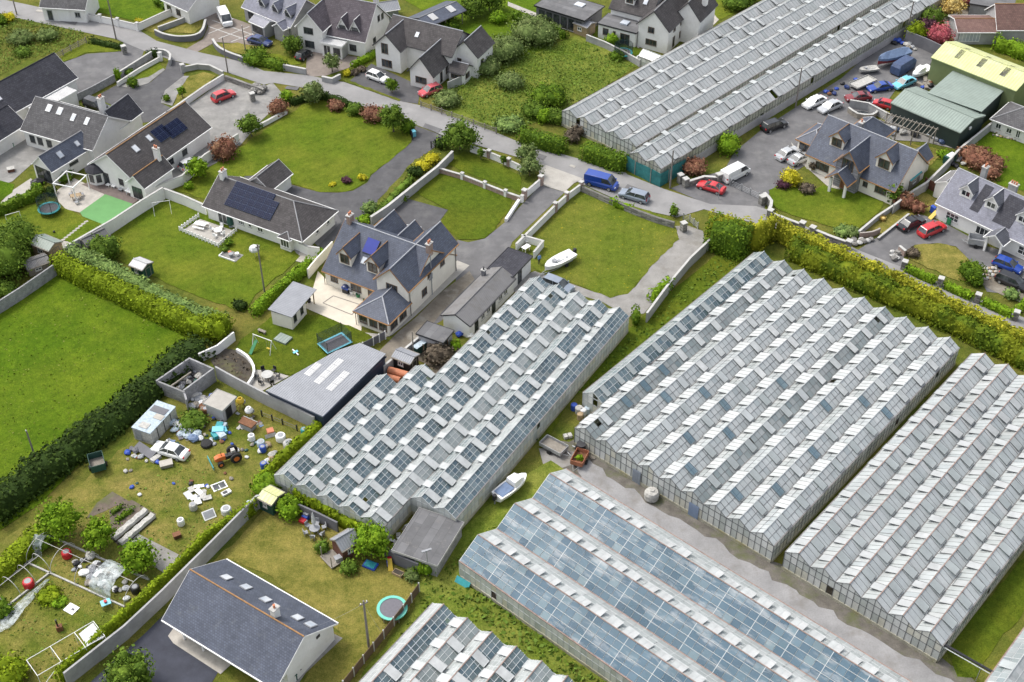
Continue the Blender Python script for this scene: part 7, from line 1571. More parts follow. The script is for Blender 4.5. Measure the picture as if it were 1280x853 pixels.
pg = T('d', 705, 676); item('pergola', 'weathered timber pergola with slatted top beside the dark green shed', 'pergola', pg, ang(*TT('d 610 590 800 650')), [('post', 'old timber', 'b', x - .08, x + .08, y - .08, y + .08, 0, 2.5) for x in (-4.0, -1.3, 1.3, 4.0) for y in (-1.3, 1.3)] + [('beam', 'old timber', 'b', -4.3, 4.3, y - .06, y + .06, 2.5, 2.68) for y in (-1.3, 1.3)] + [('rafter', 'old timber', 'b', -4.1 + i * .68, -4.02 + i * .68, -1.6, 1.6, 2.69, 2.8) for i in range(13)])
for x, y, lb, m_ in ((640, 640, 'white wrapped barbecue under the pergola', 'white cloth'), (690, 650, 'pale covered chair under the pergola', 'dirty white'), (750, 660, 'dark covered furniture at the pergola end', 'black plastic')): item('covered_furniture', lb, 'furniture', 'd %d %d' % (x, y), .5, [('cover', m_, 'o', (0, 0, 0), .8, .6, 1.0)])
item('barbecue', 'dark blue gas barbecue by the cream house wall', 'barbecue', 'f 437 645', rad(-30), [('firebox', 'blue plastic', 'b', -.5, .5, -.28, .28, .75, 1.05), ('lid', 'paint navy', 'l', [(.46, 1.05), (.4, 1.25), (.2, 1.35), (0, 1.38)], 12), ('side_shelf', 'steel', 'b', .5, .95, -.22, .22, .95, 1.0), ('cart', 'black plastic', 'b', -.45, .45, -.25, .25, .1, .75)])
for x, y, lb, m_ in ((465, 650, 'small white cylinder by the barbecue', 'white plastic'), (495, 665, 'pale green planter by the barbecue', 'green plastic'), (258, 690, 'dark planter beside the garden room', 'black plastic')): item('planter', lb, 'planter', 'f %d %d' % (x, y), 0, [('pot', m_, 'l', [(.22, 0), (.3, .55), (.26, .55), (.2, .1), (0, .1)], 12)])
# swing set, slide, toys
item('swing_set', 'white A frame swing with green slide on the dark lawn', 'swing', 'j 40 105', rad(-28), [('frame_leg', 'white plastic', 't', [(x, y, 0), (x, 0, 2.0)], .04) for x in (-1.4, 1.4) for y in (-.7, .7)] + [('top_bar', 'white plastic', 't', [(-1.5, 0, 2.0), (1.5, 0, 2.0)], .05), ('swing_rope', 'grey plastic', 'tt', [[(.5, 0, 2.0), (.5, 0, .5)], [(.9, 0, 2.0), (.9, 0, .5)]], .012), ('swing_seat', 'yellow plastic', 'b', .45, .95, -.12, .12, .46, .5), ('slide', 'green plastic', 's', [(-1.2, -1.7, .12), (-.75, -1.7, .12), (-.75, -.1, 1.3), (-1.2, -.1, 1.3)], .08)])
item('sandpit_cover', 'pale green sandpit cover on the dark lawn', 'sandpit', 'j 132 58', rad(-30), [('cover', 'green sheet', 's', [(-.95, -.75, .3), (.95, -.75, .3), (.95, .75, .3), (-.95, .75, .3)], .28)])
item('toy_glider', 'white and blue toy left on the dark lawn', 'toy', 'j 192 122', rad(-50), [('body', 'white plastic', 'b', -.7, .7, -.07, .07, .05, .2), ('wing', 'paint sky', 'b', -.15, .2, -.35, .35, .2, .24)])
item('toy_bench', 'small brown bench beside the swing', 'bench', 'j 30 25', rad(-30), [('seat', 'old timber', 'b', -.6, .6, -.2, .2, .38, .44), ('leg', 'old timber', 'b', -.5, -.4, -.18, .18, 0, .38), ('leg', 'old timber', 'b', .4, .5, -.18, .18, 0, .38)])
item('toy_car', 'red and blue toy car beside the dark wall', 'toy', 'n 240 65', rad(60), [('body', 'blue plastic', 'b', -.2, .7, -.35, .35, .12, .6), ('bonnet', 'red plastic', 'b', -.75, -.2, -.35, .35, .12, .45), ('hood', 'grey plastic', 'b', .05, .6, -.3, .3, .6, .85)])
item('paddling_pool', 'blue sand box beside the playhouse tree', 'sandbox', 'n 555 290', rad(-25), [('tray', 'blue plastic', 'b', -.75, .75, -.5, .5, 0, .25), ('lid', 'teal plastic', 'b', -.6, .6, -.4, .4, .253, .32)])
item('windmill_toy', 'small rainbow coloured slide by the dark grey wall', 'toy', 'n 650 288', rad(100), [('slide', 'yellow plastic', 's', [(-.8, -.25, .1), (-.8, .25, .1), (.3, .25, .8), (.3, -.25, .8)], .08), ('steps', 'red plastic', 'b', .3, .6, -.25, .25, 0, .8), ('side', 'blue plastic', 'b', -.3, .5, .25, .32, .2, .9)])
item('pallet_planter', 'low slatted timber planter by the dark wall', 'planter', 'n 690 330', rad(-30), [('box', 'timber', 'b', -.6, .6, -.35, .35, 0, .35), ('soil', 'dark soil', 'b', -.52, .52, -.27, .27, .353, .37)])
item('play_bowls', 'pale toy kitchen on the playhouse deck edge', 'toy', 'n 405 265', rad(30), [('body', 'dirty white', 'b', -.5, .5, -.3, .3, 0, .7), ('top', 'grey plastic', 'b', -.52, .52, -.32, .32, .703, .76)])
item('goal_frame', 'white football goal frame at the left of the trampoline lawn', 'goal', 'e 70 295', rad(30), [('post', 'white plastic', 't', [(-1.0, 0, 0), (-1.0, 0, 1.3)], .04), ('post', 'white plastic', 't', [(1.0, 0, 0), (1.0, 0, 1.3)], .04), ('crossbar', 'white plastic', 't', [(-1.0, 0, 1.3), (1.0, 0, 1.3)], .04), ('stay', 'white plastic', 'tt', [[(-1, 0, 1.3), (-1, .9, 0)], [(1, 0, 1.3), (1, .9, 0)]], .025)])
item('goal_frame', 'thin white swing frame at the top of the back lawn', 'frame', 'e 790 255', rad(15), [('leg', 'white plastic', 't', [(x, y, 0), (x, 0, 1.9)], .03) for x in (-1.2, 1.2) for y in (-.8, .8)] + [('top_bar', 'white plastic', 't', [(-1.3, 0, 1.9), (1.3, 0, 1.9)], .035)])
item('rotary_dryer', 'rotary clothes dryer with white cover on the back lawn', 'clothes dryer', 'e 1238 470', 0, [('post', 'steel', 't', [(0, 0, 0), (0, 0, 1.9)], .03), ('cover', 'white cloth', 'l', [(.7, 1.15), (.75, 1.45), (.5, 1.8), (0, 1.95)], 7)])
item('bed_edging', 'white edged gravel bed with pots on the back lawn', 'flower bed', 'e 1120 465', rad(-28), [('edging', 'white plastic', 'bb', [(-1.4, 1.4, -1.0, -.88, 0, .25), (-1.4, -1.28, -.88, .9, 0, .25)]), ('gravel', 'gravel', 'b', -1.28, 1.5, -.88, .9, 0, .08), ('pot', 'grey plastic', 'l', [(.25, .08), (.35, .6), (0, .6)], 10, (.2, -.2, 0)), ('pot', 'white plastic', 'l', [(.22, .08), (.3, .5), (0, .5)], 10, (.8, .4, 0)), ('pot', 'clay pipe', 'l', [(.2, .08), (.26, .4), (0, .4)], 10, (-.4, .3, 0))])
item('garden_fire_pit', 'small wooden box on the gravel back yard at the left', 'crate', 'a 55 830', .4, [('crate', 'red timber', 'b', -.5, .5, -.4, .4, 0, .5), ('lid', 'dirty white', 'b', -.54, .54, -.44, .44, .503, .56)])
item('covered_bench', 'black covered seat beside the patio steps', 'furniture', 'e 185 118', .5, [('cover', 'black plastic', 'o', (0, 0, 0), 1.1, .7, .9)])
item('football', 'small black ball on the trampoline lawn', 'ball', 'e 263 353', 0, [('ball', 'black plastic', 'l', [(.01, 0), (.13, .06), (.17, .17), (.13, .29), (.01, .34)], 10)])
item('log_store', 'green boxed log store beside the left patio', 'box', 'a 35 715', rad(30), [('box', 'green plastic', 'b', -1.0, 1.0, -.4, .4, 0, .6), ('lid', 'dark green plastic', 'b', -1.03, 1.03, -.43, .43, .603, .68)])
for i in range(9): item('stepping_stone', 'pale stepping stone in the line across the trampoline lawn', 'stone', 'e %.0f %.0f' % (418 - i * 14, 300 + i * 11), .6, [('stone', 'pale concrete', 'b', -.28, .28, -.2, .2, -.02, .05)], 'stepping stones across the lawn')
# wheelie bins
for s_, m_, lb in (('b 765 662', 'paint sky', 'pale blue wheelie bin at the end of the bungalow driveway'), ('a 1028 62', 'dark green plastic', 'dark wheelie bin by the grey wall and white van'), ('h 915 312', 'green plastic', 'green wheelie bin lying by the white house wall'), ('h 975 325', 'dark green plastic', 'dark grey green bin by the white house door'), ('h 835 255', 'blue plastic', 'blue bin beside the black car'), ('c 880 160', 'dark green plastic', 'dark bin behind the white house'), ('n 205 815', 'black plastic', 'black bin at the gable of the bottom bungalow'), ('n 185 840', 'dark green plastic', 'green bin at the gable of the bottom bungalow'), ('e 745 145', 'black plastic', 'first black bin under the white house wall'), ('e 790 120', 'black plastic', 'second black bin under the white house wall'), ('b 935 355', 'dark green plastic', 'dark bin by the side door of the brown roofed house')):
    item('wheelie_bin', lb, 'bin', s_, .6, [('bin_body', m_, 'p', [(-.26, -.3), (.26, -.3), (.26, .3), (-.26, .3)], .06, .95), ('lid', m_, 's', [(-.3, -.36, 1.03), (.3, -.36, 1.03), (.3, .34, 1.09), (-.3, .34, 1.09)], .08), ('wheel', 'rubber', 't', [(-.3, .28, .1), (.3, .28, .1)], .1, 8)])
item('oil_tank', 'green oil tank behind the white dormered house', 'tank', 'h 915 15', rad(40), [('tank', 'dark green plastic', 'b', -1.0, 1.0, -.5, .5, .2, 1.4), ('lid', 'white plastic', 'b', -.6, .9, -.4, .4, 1.403, 1.46), ('cradle', 'block', 'b', -.9, .9, -.45, .45, 0, .2)])
item('yellow_toy', 'yellow toy slide beside the white house corner', 'toy', 'h 838 280', .6, [('slide', 'yellow plastic', 's', [(-.7, -.3, .1), (-.7, .3, .1), (.5, .3, .9), (.5, -.3, .9)], .1), ('frame', 'yellow plastic', 'b', .3, .7, -.3, .3, 0, .8)])
# poles
pole('tall pole by the road in front of the bright green lawn', T('a', 563, 190), 8.2, .14, None)
pole('pole at the road verge by the yellowing triangle', T('a', 1105, 352), 6.5, .12)
pole('pole at the corner of the dark curved wall', T('a', 1190, 245), 4.6, .11)
pole('pole at the far left top edge by the road', T('a', 82, 72), 7.5, .13)
pole('leaning grey pole in the mown field by the dark hedge', T('i', 180, 655), 5.2, .13)
pole('pole with fittings standing on the dry lawn', T('n', 547, 682), 7.4, .14, .9)
pole('pole by the white saloon and long glasshouse wall', T('d', 172, 522), 7.2, .14)
pole('tall pole by the lime conifer and boat yard', T('d', 710, 172), 6.4, .14)
pole('pole beside the green netting at the roadside', T('g', 765, 138), 6.6, .14)
pole('lamp pole on the back lawn near the bungalow', T('f', 42, 642), 8.0, .12, .6)
pole('thin green pole beside the scrap corner wall', T('j', 765, 142), 4.2, .1, None, mat='old timber', insul=False)
pole('thin grey post by the pier and red coupe', T('g', 1000, 190), 2.4, .06, None, 'post', mat='steel', insul=False)
item('lamp_post', 'grey lamp on a post beside the bushy shrub and flat shed', 'lamp', 'n 835 335', .4, [('shaft', 'steel', 't', [(0, 0, 0), (0, 0, 4.0)], .05), ('lamp_head', 'grey plastic', 'b', -.55, .55, -.12, .12, 4.0, 4.12)])
wire('wire from the lawn pole to the bottom bungalow chimney side', T('n', 547, 682), 7.0, HBOT.at(14.2, 5.5), 5.2, .3)
wire('stay wire from the lawn pole to the fence', T('n', 547, 682), 6.8, T('n', 620, 640), .4, .05)
# one person
pp = T('g', 132, 505); PB = MB()
def limb(*pts): 
    P_ = [Vector(p[:3]) for p in pts]; rg = []
    for i, (p, r) in enumerate(zip(P_, [q[3] for q in pts])):
        d = (P_[min(i + 1, len(P_) - 1)] - P_[max(i - 1, 0)]).normalized(); a_ = d.cross(Vector((1, 0, .05))).normalized(); b_ = d.cross(a_); rg.append([p + (a_ * math.cos(k * PI / 5) + b_ * math.sin(k * PI / 5)) * r for k in range(10)])
    return rg
def figure(label, place, rz, top, legs):
    bm_v = [(0, 0, .93), (0, 0, 1.15), (0, 0, 1.38), (0, 0, 1.5), (0, -.01, 1.62), (0, -.01, 1.74), (.1, 0, .9), (.11, .01, .5), (.11, .04, .08), (.11, -.12, .03), (-.1, 0, .9), (-.12, -.03, .5), (-.12, .03, .08), (-.12, -.12, .03), (.19, 0, 1.4), (.25, .03, 1.12), (.23, -.08, .88), (.23, -.12, .79), (-.19, 0, 1.4), (-.25, .03, 1.12), (-.23, -.1, .9), (-.22, -.15, .81)]
    ed = [(0, 1), (1, 2), (2, 3), (3, 4), (4, 5), (0, 6), (6, 7), (7, 8), (8, 9), (0, 10), (10, 11), (11, 12), (12, 13), (2, 14), (14, 15), (15, 16), (16, 17), (2, 18), (18, 19), (19, 20), (20, 21)]
    rd = [.15, .14, .16, .06, .095, .085, .095, .065, .045, .045, .095, .065, .045, .045, .06, .048, .036, .03, .06, .048, .036, .03]
    me = bpy.data.meshes.new('person'); me.from_pydata(bm_v, ed, []); o = bpy.data.objects.new('person', me); COL.objects.link(o); o.location = flat(place); o.rotation_euler = (0, 0, rz)
    sk = o.modifiers.new('skin', 'SKIN'); me.skin_vertices[0].data[0].use_root = True
    for i, r in enumerate(rd): me.skin_vertices[0].data[i].radius = (r, r * (.75 if i < 3 else 1))
    ss = o.modifiers.new('sub', 'SUBSURF'); ss.levels = ss.render_levels = 2
    m, nt, b, ou = newmat('clothing'); tc = nd(nt, 'ShaderNodeTexCoord'); sx = nd(nt, 'ShaderNodeSeparateXYZ'); nt.links.new(tc.outputs['Object'], sx.inputs[0])
    dv = nd(nt, 'ShaderNodeMath', operation='DIVIDE'); nt.links.new(sx.outputs[2], dv.inputs[0]); dv.inputs[1].default_value = 1.85
    r = ramp(nt, dv.outputs[0], [(0, (.03, .03, .03)), (.05, legs), (.5, top), (.81, (.5, .32, .24))]); nt.nodes[-1].color_ramp.interpolation = 'CONSTANT'
    for n_ in nt.nodes:
        if n_.type == 'VALTORGB': n_.color_ramp.interpolation = 'CONSTANT'
    nt.links.new(r, b.inputs['Base Color']); b.inputs['Roughness'].default_value = .85; me.materials.append(m)
    h_ = MB().lathe([(.1, 1.7), (.105, 1.78), (.08, 1.85), (0, 1.87)], 12, (0, .015, 0)).obj('hair', 'bark', o, smooth=True); MB().lathe([(.001, -.02), (.014, 0), (.001, .02)], 6, (0, -.115, 1.69)).obj('nose', 'skin', o)
    return tag(o, label, 'person')
figure('person in blue top and dark trousers standing by the enclosure at the boat lawn', pp, .6, (.16, .3, .55), (.02, .02, .03))
chair('white plastic chair inside the little walled enclosure', 'g 72 405', 2.0, 'white plastic'); table('small white table inside the little walled enclosure', 'g 68 440', 1.2, .8, 'white plastic', .8)
# tanks, drums, scrap by the glasshouses
item('water_tank', 'round white plastic tank standing on the track edge', 'tank', 'k 675 828', 0, [('tank', 'dirty white', 'l', [(.6, 0), (.82, .2), (.86, .9), (.7, 1.25), (.25, 1.36), (.25, 1.45), (0, 1.46)], 18)])
item('clay_pipe', 'large orange clay pipe lying behind the barn, the upper one', 'pipe', 'j 690 232', rad(-22), [('pipe', 'clay pipe', 't', [(-1.3, 0, .5), (1.3, 0, .5)], .5, 16), ('end_cap', 'rust', 't', [(1.3, 0, .5), (1.34, 0, .5)], .4, 16)])
item('clay_pipe', 'short orange clay pipe lying in front of the larger one', 'pipe', 'j 668 258', rad(-22), [('pipe', 'clay pipe', 't', [(-.9, 0, .42), (.9, 0, .42)], .42, 16), ('end_cap', 'rust', 't', [(.9, 0, .42), (.94, 0, .42)], .34, 16)])
item('metal_cabinet', 'dark green cabinet by the block shed wall', 'cabinet', 'j 795 115', rad(48), [('cabinet', 'dark green plastic', 'b', -.9, .9, -.4, .4, 0, 1.2), ('top', 'pale blue sacks', 'b', -.92, .92, -.42, .42, 1.203, 1.25)])
for x, y, lb, m_ in ((985, 40, 'blue box among junk by the outbuilding end', 'blue plastic'), (1010, 30, 'dark sack among junk by the outbuilding end', 'black plastic'), (1040, 45, 'white tub among junk by the outbuilding end', 'white plastic')): item('junk_box', lb, 'box', 'j %d %d' % (x, y), .5, [('body', m_, 'o', (0, 0, 0), .5, .45, .7)])
for x, y, lb, m_, a_ in ((300, 395, 'blue scrap barrel at the narrow glasshouse end', 'blue plastic', .4), (325, 410, 'dirty white scrap drum at the narrow glasshouse end', 'dirty white', .5), (345, 420, 'pale roll of plastic at the narrow glasshouse end', 'white cloth', .4), (365, 410, 'lilac scrap bag at the narrow glasshouse end', 'pale blue sacks', .4), (330, 440, 'tan scrap sack at the narrow glasshouse end', 'timber', .4)): item('scrap_drum', lb, 'drum', 'k %d %d' % (x, y), .3, [('drum', m_, 'l', [(a_, 0), (a_, .8), (a_ * .8, .86), (0, .86)], 12)])
item('old_cultivator', 'black machine beside the red trailer on the track', 'machine', 'k 335 600', rad(-30), [('engine', 'black plastic', 'b', -.6, .4, -.4, .4, .35, 1.0), ('hopper', 'dark frame', 'l', [(.5, 1.0), (.6, 1.35), (.35, 1.36)], 10), ('frame', 'steel', 'b', -1.2, 1.1, -.08, .08, .3, .4), ('wheel', 'rubber', 't', [(-.1, -.6, .32), (-.1, -.42, .32)], .32, 12), ('wheel', 'rubber', 't', [(-.1, .42, .32), (-.1, .6, .32)], .32, 12)])
for x, y, a_, w_ in ((375, 628, .2, 'lower'), (392, 622, .35, 'upper')): item('wooden_pallet', 'weathered pallet leaning by the black machine, ' + w_, 'pallet', 'k %d %d' % (x, y), a_, [('pallet', 'old timber', 'bb', [(-.6, .6, -.5 + i * .2, -.38 + i * .2, .1, .14) for i in range(6)] + [(-.6 + j * .55, -.5 + j * .55, -.5, .6, 0, .1) for j in range(3)])], 'pallets by the black machine')
item('white_block', 'pair of white blocks at the edge of the concrete pad', 'block', 'k 270 530', .3, [('block', 'dirty white', 'bb', [(-.5, -.05, -.3, .3, 0, .4), (.05, .5, -.3, .3, 0, .4)])])
item('pipe_bridge', 'black insulated pipe spanning the grass strip between two glasshouses', 'pipe', '_ 1181 806' if False else T('p', 890, 668, 2.6), ang(*TT('p 890 668 1095 785', 2.6)), [('pipe', 'black plastic', 't', [(0, 0, 2.6), (8.3, 0, 2.6)], .14, 10), ('carrier_rail', 'white bar', 't', [(0, -.22, 2.45), (8.3, -.22, 2.45)], .05, 6), ('hanger', 'steel', 't', [(4, 0, 2.75), (4, 0, 0)], .03, 5)])
item('green_barrow', 'teal sheet leaning on the wide span glasshouse end', 'sheet', 'n 995 385', rad(-35), [('sheet', 'teal plastic', 's', [(-.9, 0, .05), (.9, 0, .05), (.9, .5, .6), (-.9, .5, .6)], .05)])
item('white_heap', 'white plastic heap behind the pale garden wall', 'heap', 'c 622 290', .3, [('heap', 'white cloth', 'o', (0, 0, 0), .9, .7, .8)])
item('red_barrow', 'small red toy on the grass by the hedge', 'toy', 'c 85 132', .3, [('toy', 'red plastic', 'o', (0, 0, 0), .35, .3, .6)])
# ---------------------------------------------------------------- junk yard, tunnels, beds, stones
def heap(group, cat, name, spots, t, mats, size, labels=None, shape='o'):
    """scrap lying about: every piece a thing of its own"""
    for i, (x, y) in enumerate(spots):
        m_ = mats[i % len(mats)]; s_ = size * RND.uniform(.75, 1.25); p = T(t, x, y)
        prt = (name, m_, 'o', (0, 0, 0), s_, s_ * .8, s_ * 1.0, 0, .14) if shape == 'o' else (name, m_, 'c', (0, 0, 0), s_ * 1.5, s_, s_ * (.12 if shape == 'f' else .8), 0, 0, RND.uniform(-.25, .25) if shape == 'f' else 0)
        item(name, labels[i] if labels else None, cat, p, RND.uniform(0, 6), [prt], group, RND.uniform(0, .25) if shape == 'f' else 0)
def L_(txt, n): return [txt] * n
heap('pale blue sacks in the junk yard', 'sack', 'plastic_sack', [(835, 465), (850, 500), (865, 480), (885, 470), (895, 505), (910, 530), (925, 500), (940, 545), (955, 525), (880, 520), (975, 540), (905, 485)], 'i', ('pale blue sacks', 'pale blue sacks', 'white cloth', 'tarp blue'), .62, L_('crumpled pale blue plastic sack in the big heap beside the bramble', 12))
heap('teal crates in the junk yard', 'crate', 'plastic_crate', [(1045, 530), (1060, 510), (1075, 530), (1065, 490), (1090, 505), (1080, 480)], 'i', ('teal plastic', 'paint sky', 'pale blue sacks'), .75, L_('teal or pale plastic crate in the pile right of the sacks', 6), 'b')
heap('white scraps on the grass', 'sheet', 'plastic_sheet', [(930, 790), (950, 770), (965, 800), (985, 820), (940, 825), (960, 845), (990, 790), (915, 815), (975, 770), (1005, 830)], 'i', ('dirty white', 'white cloth', 'white plastic'), .62, L_('torn white sheet in the litter spread left of the old window', 10), 'f')
heap('white bags by the yellow ivy', 'bag', 'rubble_bag', [(45, 580), (25, 600), (60, 570), (90, 610), (80, 620), (55, 650), (75, 645), (60, 670)], 'j', ('dirty white', 'white cloth', 'timber', 'grey plastic'), .5, L_('stuffed pale bag in the row beside the yellow ivy hedge', 8))
heap('scrap inside the roofless building', 'scrap', 'scrap_piece', [(950, 215), (965, 240), (940, 235), (955, 265), (880, 295), (900, 250), (930, 260), (985, 245)], 'i', ('grey plastic', 'dirty white', 'black plastic', 'dark green plastic'), .5, L_('grey or white scrap lying inside the roofless block building', 8))
heap('scrap against the roofless building', 'scrap', 'scrap_piece', [(945, 335), (960, 355), (975, 370), (950, 380), (985, 345), (930, 390), (965, 330), (990, 370)], 'i', ('dirty white', 'grey plastic', 'white cloth', 'old timber'), .55, L_('white and grey scrap piled between the roofless building and block store', 8))
heap('junk inside the tunnel frame', 'junk', 'junk_piece', [(440, 250), (470, 285), (500, 300), (530, 320), (480, 340), (440, 350), (460, 375), (500, 385), (545, 350), (520, 395), (410, 330), (450, 310), (555, 310), (570, 330), (495, 350), (430, 375)], 'm', ('dirty white', 'white cloth', 'black plastic', 'old timber', 'white plastic', 'grey plastic'), .55, L_('jumbled junk lying under the open tunnel hoops', 16))
heap('logs by the outbuilding', 'log', 'log_piece', [(1130 + i % 8 * 18, 625 + i // 8 * 16 + i % 8 * 4) for i in range(24)], 'd', ('timber', 'old timber', 'sand paving'), .3, L_('cut log in the pile below the white outbuilding windows', 24))
heap('stones at the lane corner', 'boulder', 'boulder', [(440, 405), (460, 415), (480, 408), (500, 400), (520, 398), (455, 395), (490, 390), (535, 392)], 'h', ('wall top', 'rubble stone'), .5, L_('pale boulder in the bank below the curved brick wall', 8))
heap('stones by the hedge end', 'boulder', 'boulder', [(640, 450), (655, 465), (665, 480), (650, 485), (640, 470), (670, 455)], 'h', ('wall top', 'rubble stone'), .5, L_('grey boulder heaped at the start of the clipped hedge', 6))
heap('rubble on the driveway', 'rubble', 'rubble_lump', [(1085 + i % 5 * 14, 530 + i // 5 * 16) for i in range(18)], 'h', ('sand paving', 'wall top', 'timber'), .32, L_('broken rubble lump in the pile between round bush and blue car', 18))
heap('stones at the gravel yard', 'boulder', 'boulder', [(-10, 450), (20, 455), (0, 430), (30, 440)], 'b', ('rubble stone',), .8, L_('dark grey boulder in the heap at the gravel yard mouth', 4))
heap('boatyard clutter', 'clutter', 'yard_clutter', [(690, 215), (710, 225), (735, 235), (650, 215), (670, 205)], 'd', ('blue plastic', 'dirty white', 'grey plastic', 'black plastic'), .65, L_('blue, white or dark clutter behind the covered boat', 5))
heap('scrap by the pole', 'scrap', 'scrap_piece', [(320, 450), (345, 445), (360, 460), (335, 460), (370, 435), (400, 410), (420, 430)], 'd', ('blue plastic', 'black plastic', 'paint navy', 'rust'), .5, L_('dark blue scrap on the yard beyond the white saloons', 7))
heap('scrap by the wall', 'scrap', 'scrap_piece', [(940, 770), (960, 785), (930, 800), (975, 775), (985, 800), (950, 810)], 'd', ('grey plastic', 'dirty white', 'black plastic'), .5, L_('grey scrap heaped behind the grey boundary wall', 6))
heap('clutter by the green shed', 'clutter', 'yard_clutter', [(820, 660), (850, 680), (880, 695), (905, 690), (930, 700), (640, 655), (660, 635)], 'd', ('pale blue sacks', 'grey plastic', 'tarp navy', 'blue plastic'), .6, L_('blue grey clutter along the wall of the low green shed', 7))
heap('debris beside the glasshouse', 'debris', 'debris_piece', [(660, 170), (690, 140), (720, 110), (740, 95), (680, 185), (760, 80), (700, 160)], 'n', ('white cloth', 'dirty white', 'old timber'), .45, L_('white debris in the gap behind the flat shed', 7), 'f')
heap('shells of junk by the white car', 'junk', 'junk_piece', [(620, 610), (650, 625), (685, 630), (640, 590), (765, 655), (700, 605), (730, 620), (660, 600)], 'i', ('blue plastic', 'dirty white', 'grey plastic', 'dark wall'), .45, L_('small junk piece on the grass left of the white saloon', 8))
for x, y in ((800, 395), (815, 410), (800, 425), (770, 415)): item('timber_offcut', 'timber and plank stack beside the turquoise car', 'timber', 'd %d %d' % (x, y), RND.uniform(0, 3), [('stack', 'old timber', 'b', -.9, .9, -.3, .3, 0, .5)], 'timber stacks beside the turquoise car')
item('tyre', 'big tractor tyre with orange hub beside the teal crates', 'tyre', 'i 1003 570', 0, [('tyre', 'rubber', 'l', [(.35, 0), (.65, .06), (.72, .25), (.65, .44), (.35, .5)], 20), ('hub', 'orange plastic', 'l', [(.36, .1), (.36, .38), (0, .4)], 14)])
item('wooden_crate', 'pale wooden box standing in front of the white saloon', 'box', 'i 808 668', rad(20), [('box', 'old timber', 'b', -.7, .7, -.45, .45, 0, .45), ('lid', 'sand paving', 'b', -.75, .75, -.5, .5, .453, .52)])
item('scrap_board', 'dark framed panel lying left of the white saloon', 'panel', 'i 705 605', rad(-38), [('panel', 'dark wall', 's', [(-1.5, -.5, .3), (1.5, -.5, .3), (1.5, .5, .6), (-1.5, .5, .6)], .08), ('frame', 'dirty white', 's', [(1.55, -.6, .4), (2.2, -.6, .4), (2.2, .6, .4), (1.55, .6, .4)], .4)])
item('old_window', 'white framed window lying flat on the grass', 'window', 'i 1063 768', rad(30), [('frame', 'white plastic', 'b', -.85, .85, -.6, .6, 0, .07), ('pane', 'window glass', 'bb', [(-.7, -.04, -.45, .45, .072, .09), (.04, .7, -.45, .45, .072, .09)])])
item('old_sink', 'white sink with dark bowl lying on the grass', 'sink', 'i 1098 803', rad(40), [('rim', 'white plastic', 'b', -.55, .55, -.3, .3, 0, .28), ('bowl', 'dark frame', 'b', -.4, .15, -.2, .2, .283, .3)])
for s_, m_, lb in (('i 1170 385', 'yellow plastic', 'yellow cement mixer against the long grey wall'), ('i 1212 430', 'white plastic', 'white drum mixer on a stand beside the crate')):
    item('cement_mixer', lb, 'mixer', s_, .7, [('drum', m_, 'l', [(.3, .7), (.5, .95), (.5, 1.15), (.3, 1.5), (.22, 1.5), (.2, 1.2), (0, 1.2)], 14), ('stand', 'rust', 'tt', [[(-.5, -.4, 0), (0, 0, .8)], [(.5, -.4, 0), (0, 0, .8)], [(-.5, .4, 0), (0, 0, .8)], [(.5, .4, 0), (0, 0, .8)]], .04), ('motor', 'grey plastic', 'b', .3, .6, -.2, .2, .5, .9)])
item('storage_crate', 'grey crate with rusty tray on top near the white mixer', 'crate', 'i 1205 485', rad(-30), [('crate', 'grey plastic', 'b', -.8, .8, -.5, .5, 0, .8), ('tray', 'rust', 'b', -1.0, 1.0, -.55, .55, .803, .95), ('rim', 'dirty white', 'b', -1.05, 1.05, .55, .62, .803, 1.02)])
for s_, m_, r_, lb in (('j 122 545', 'white plastic', .62, 'oval white basin near the retaining wall'), ('j 162 580', 'dirty white', .7, 'round white tub beside the yellow ivy'), ('j 235 515', 'teal plastic', .4, 'teal barrel by the barn corner'), ('j 35 600', 'blue plastic', .4, 'blue barrel among the white bags'), ('j 40 680', 'blue plastic', .42, 'dark blue tub at the end of the bag row'), ('i 1222 545', 'white plastic', .42, 'white drum with dark top in the junk yard'), ('i 1268 575', 'pale blue sacks', .5, 'pale blue drum near the ivy hedge'), ('m 328 245', 'red plastic', .55, 'red barrel hanging under the tunnel hoops'), ('m 143 388', 'red plastic', .6, 'red barrel in the left tunnel bed'), ('m 660 415', 'black plastic', .5, 'dark barrel inside the covered tunnel end'), ('m 880 90', 'white plastic', .42, 'white appliance on the worn grass'), ('m 1100 35', 'white cloth', .6, 'white bulk bag beside the grey wall'), ('m 940 15', 'dirty white', .45, 'white tub on the yard grass'), ('i 1040 405', 'white plastic', .45, 'white tub on the slab by the block store'), ('i 1030 350', 'blue plastic', .35, 'blue and white drum by the block store'), ('i 1000 415', 'rust', .45, 'rusty brown drum by the scrap heap')):
    q = s_.split(); item('barrel', lb, 'barrel', s_, 0, [('shell', m_, 'l', [(r_ * .85, 0), (r_, .15), (r_, .75), (r_ * .85, .9)], 14), ('opening', 'grey plastic', 'l', [(r_ * .6, .903), (r_ * .6, .92)], 12)])
item('rust_chest', 'small brown chest on the worn grass', 'chest', 'm 860 150', .5, [('chest', 'red timber', 'b', -.4, .4, -.3, .3, 0, .5), ('lid', 'rust', 'b', -.43, .43, -.33, .33, .503, .56)])
item('old_window', 'pale window frame leaning near the white bulk bag', 'window', 'm 1015 50', rad(30), [('frame', 'white plastic', 's', [(-.7, -.5, .1), (.7, -.5, .1), (.7, .4, .7), (-.7, .4, .7)], .08), ('pane', 'grey plastic', 's', [(-.58, -.38, .2), (.58, -.38, .2), (.58, .28, .65), (-.58, .28, .65)], .05)])
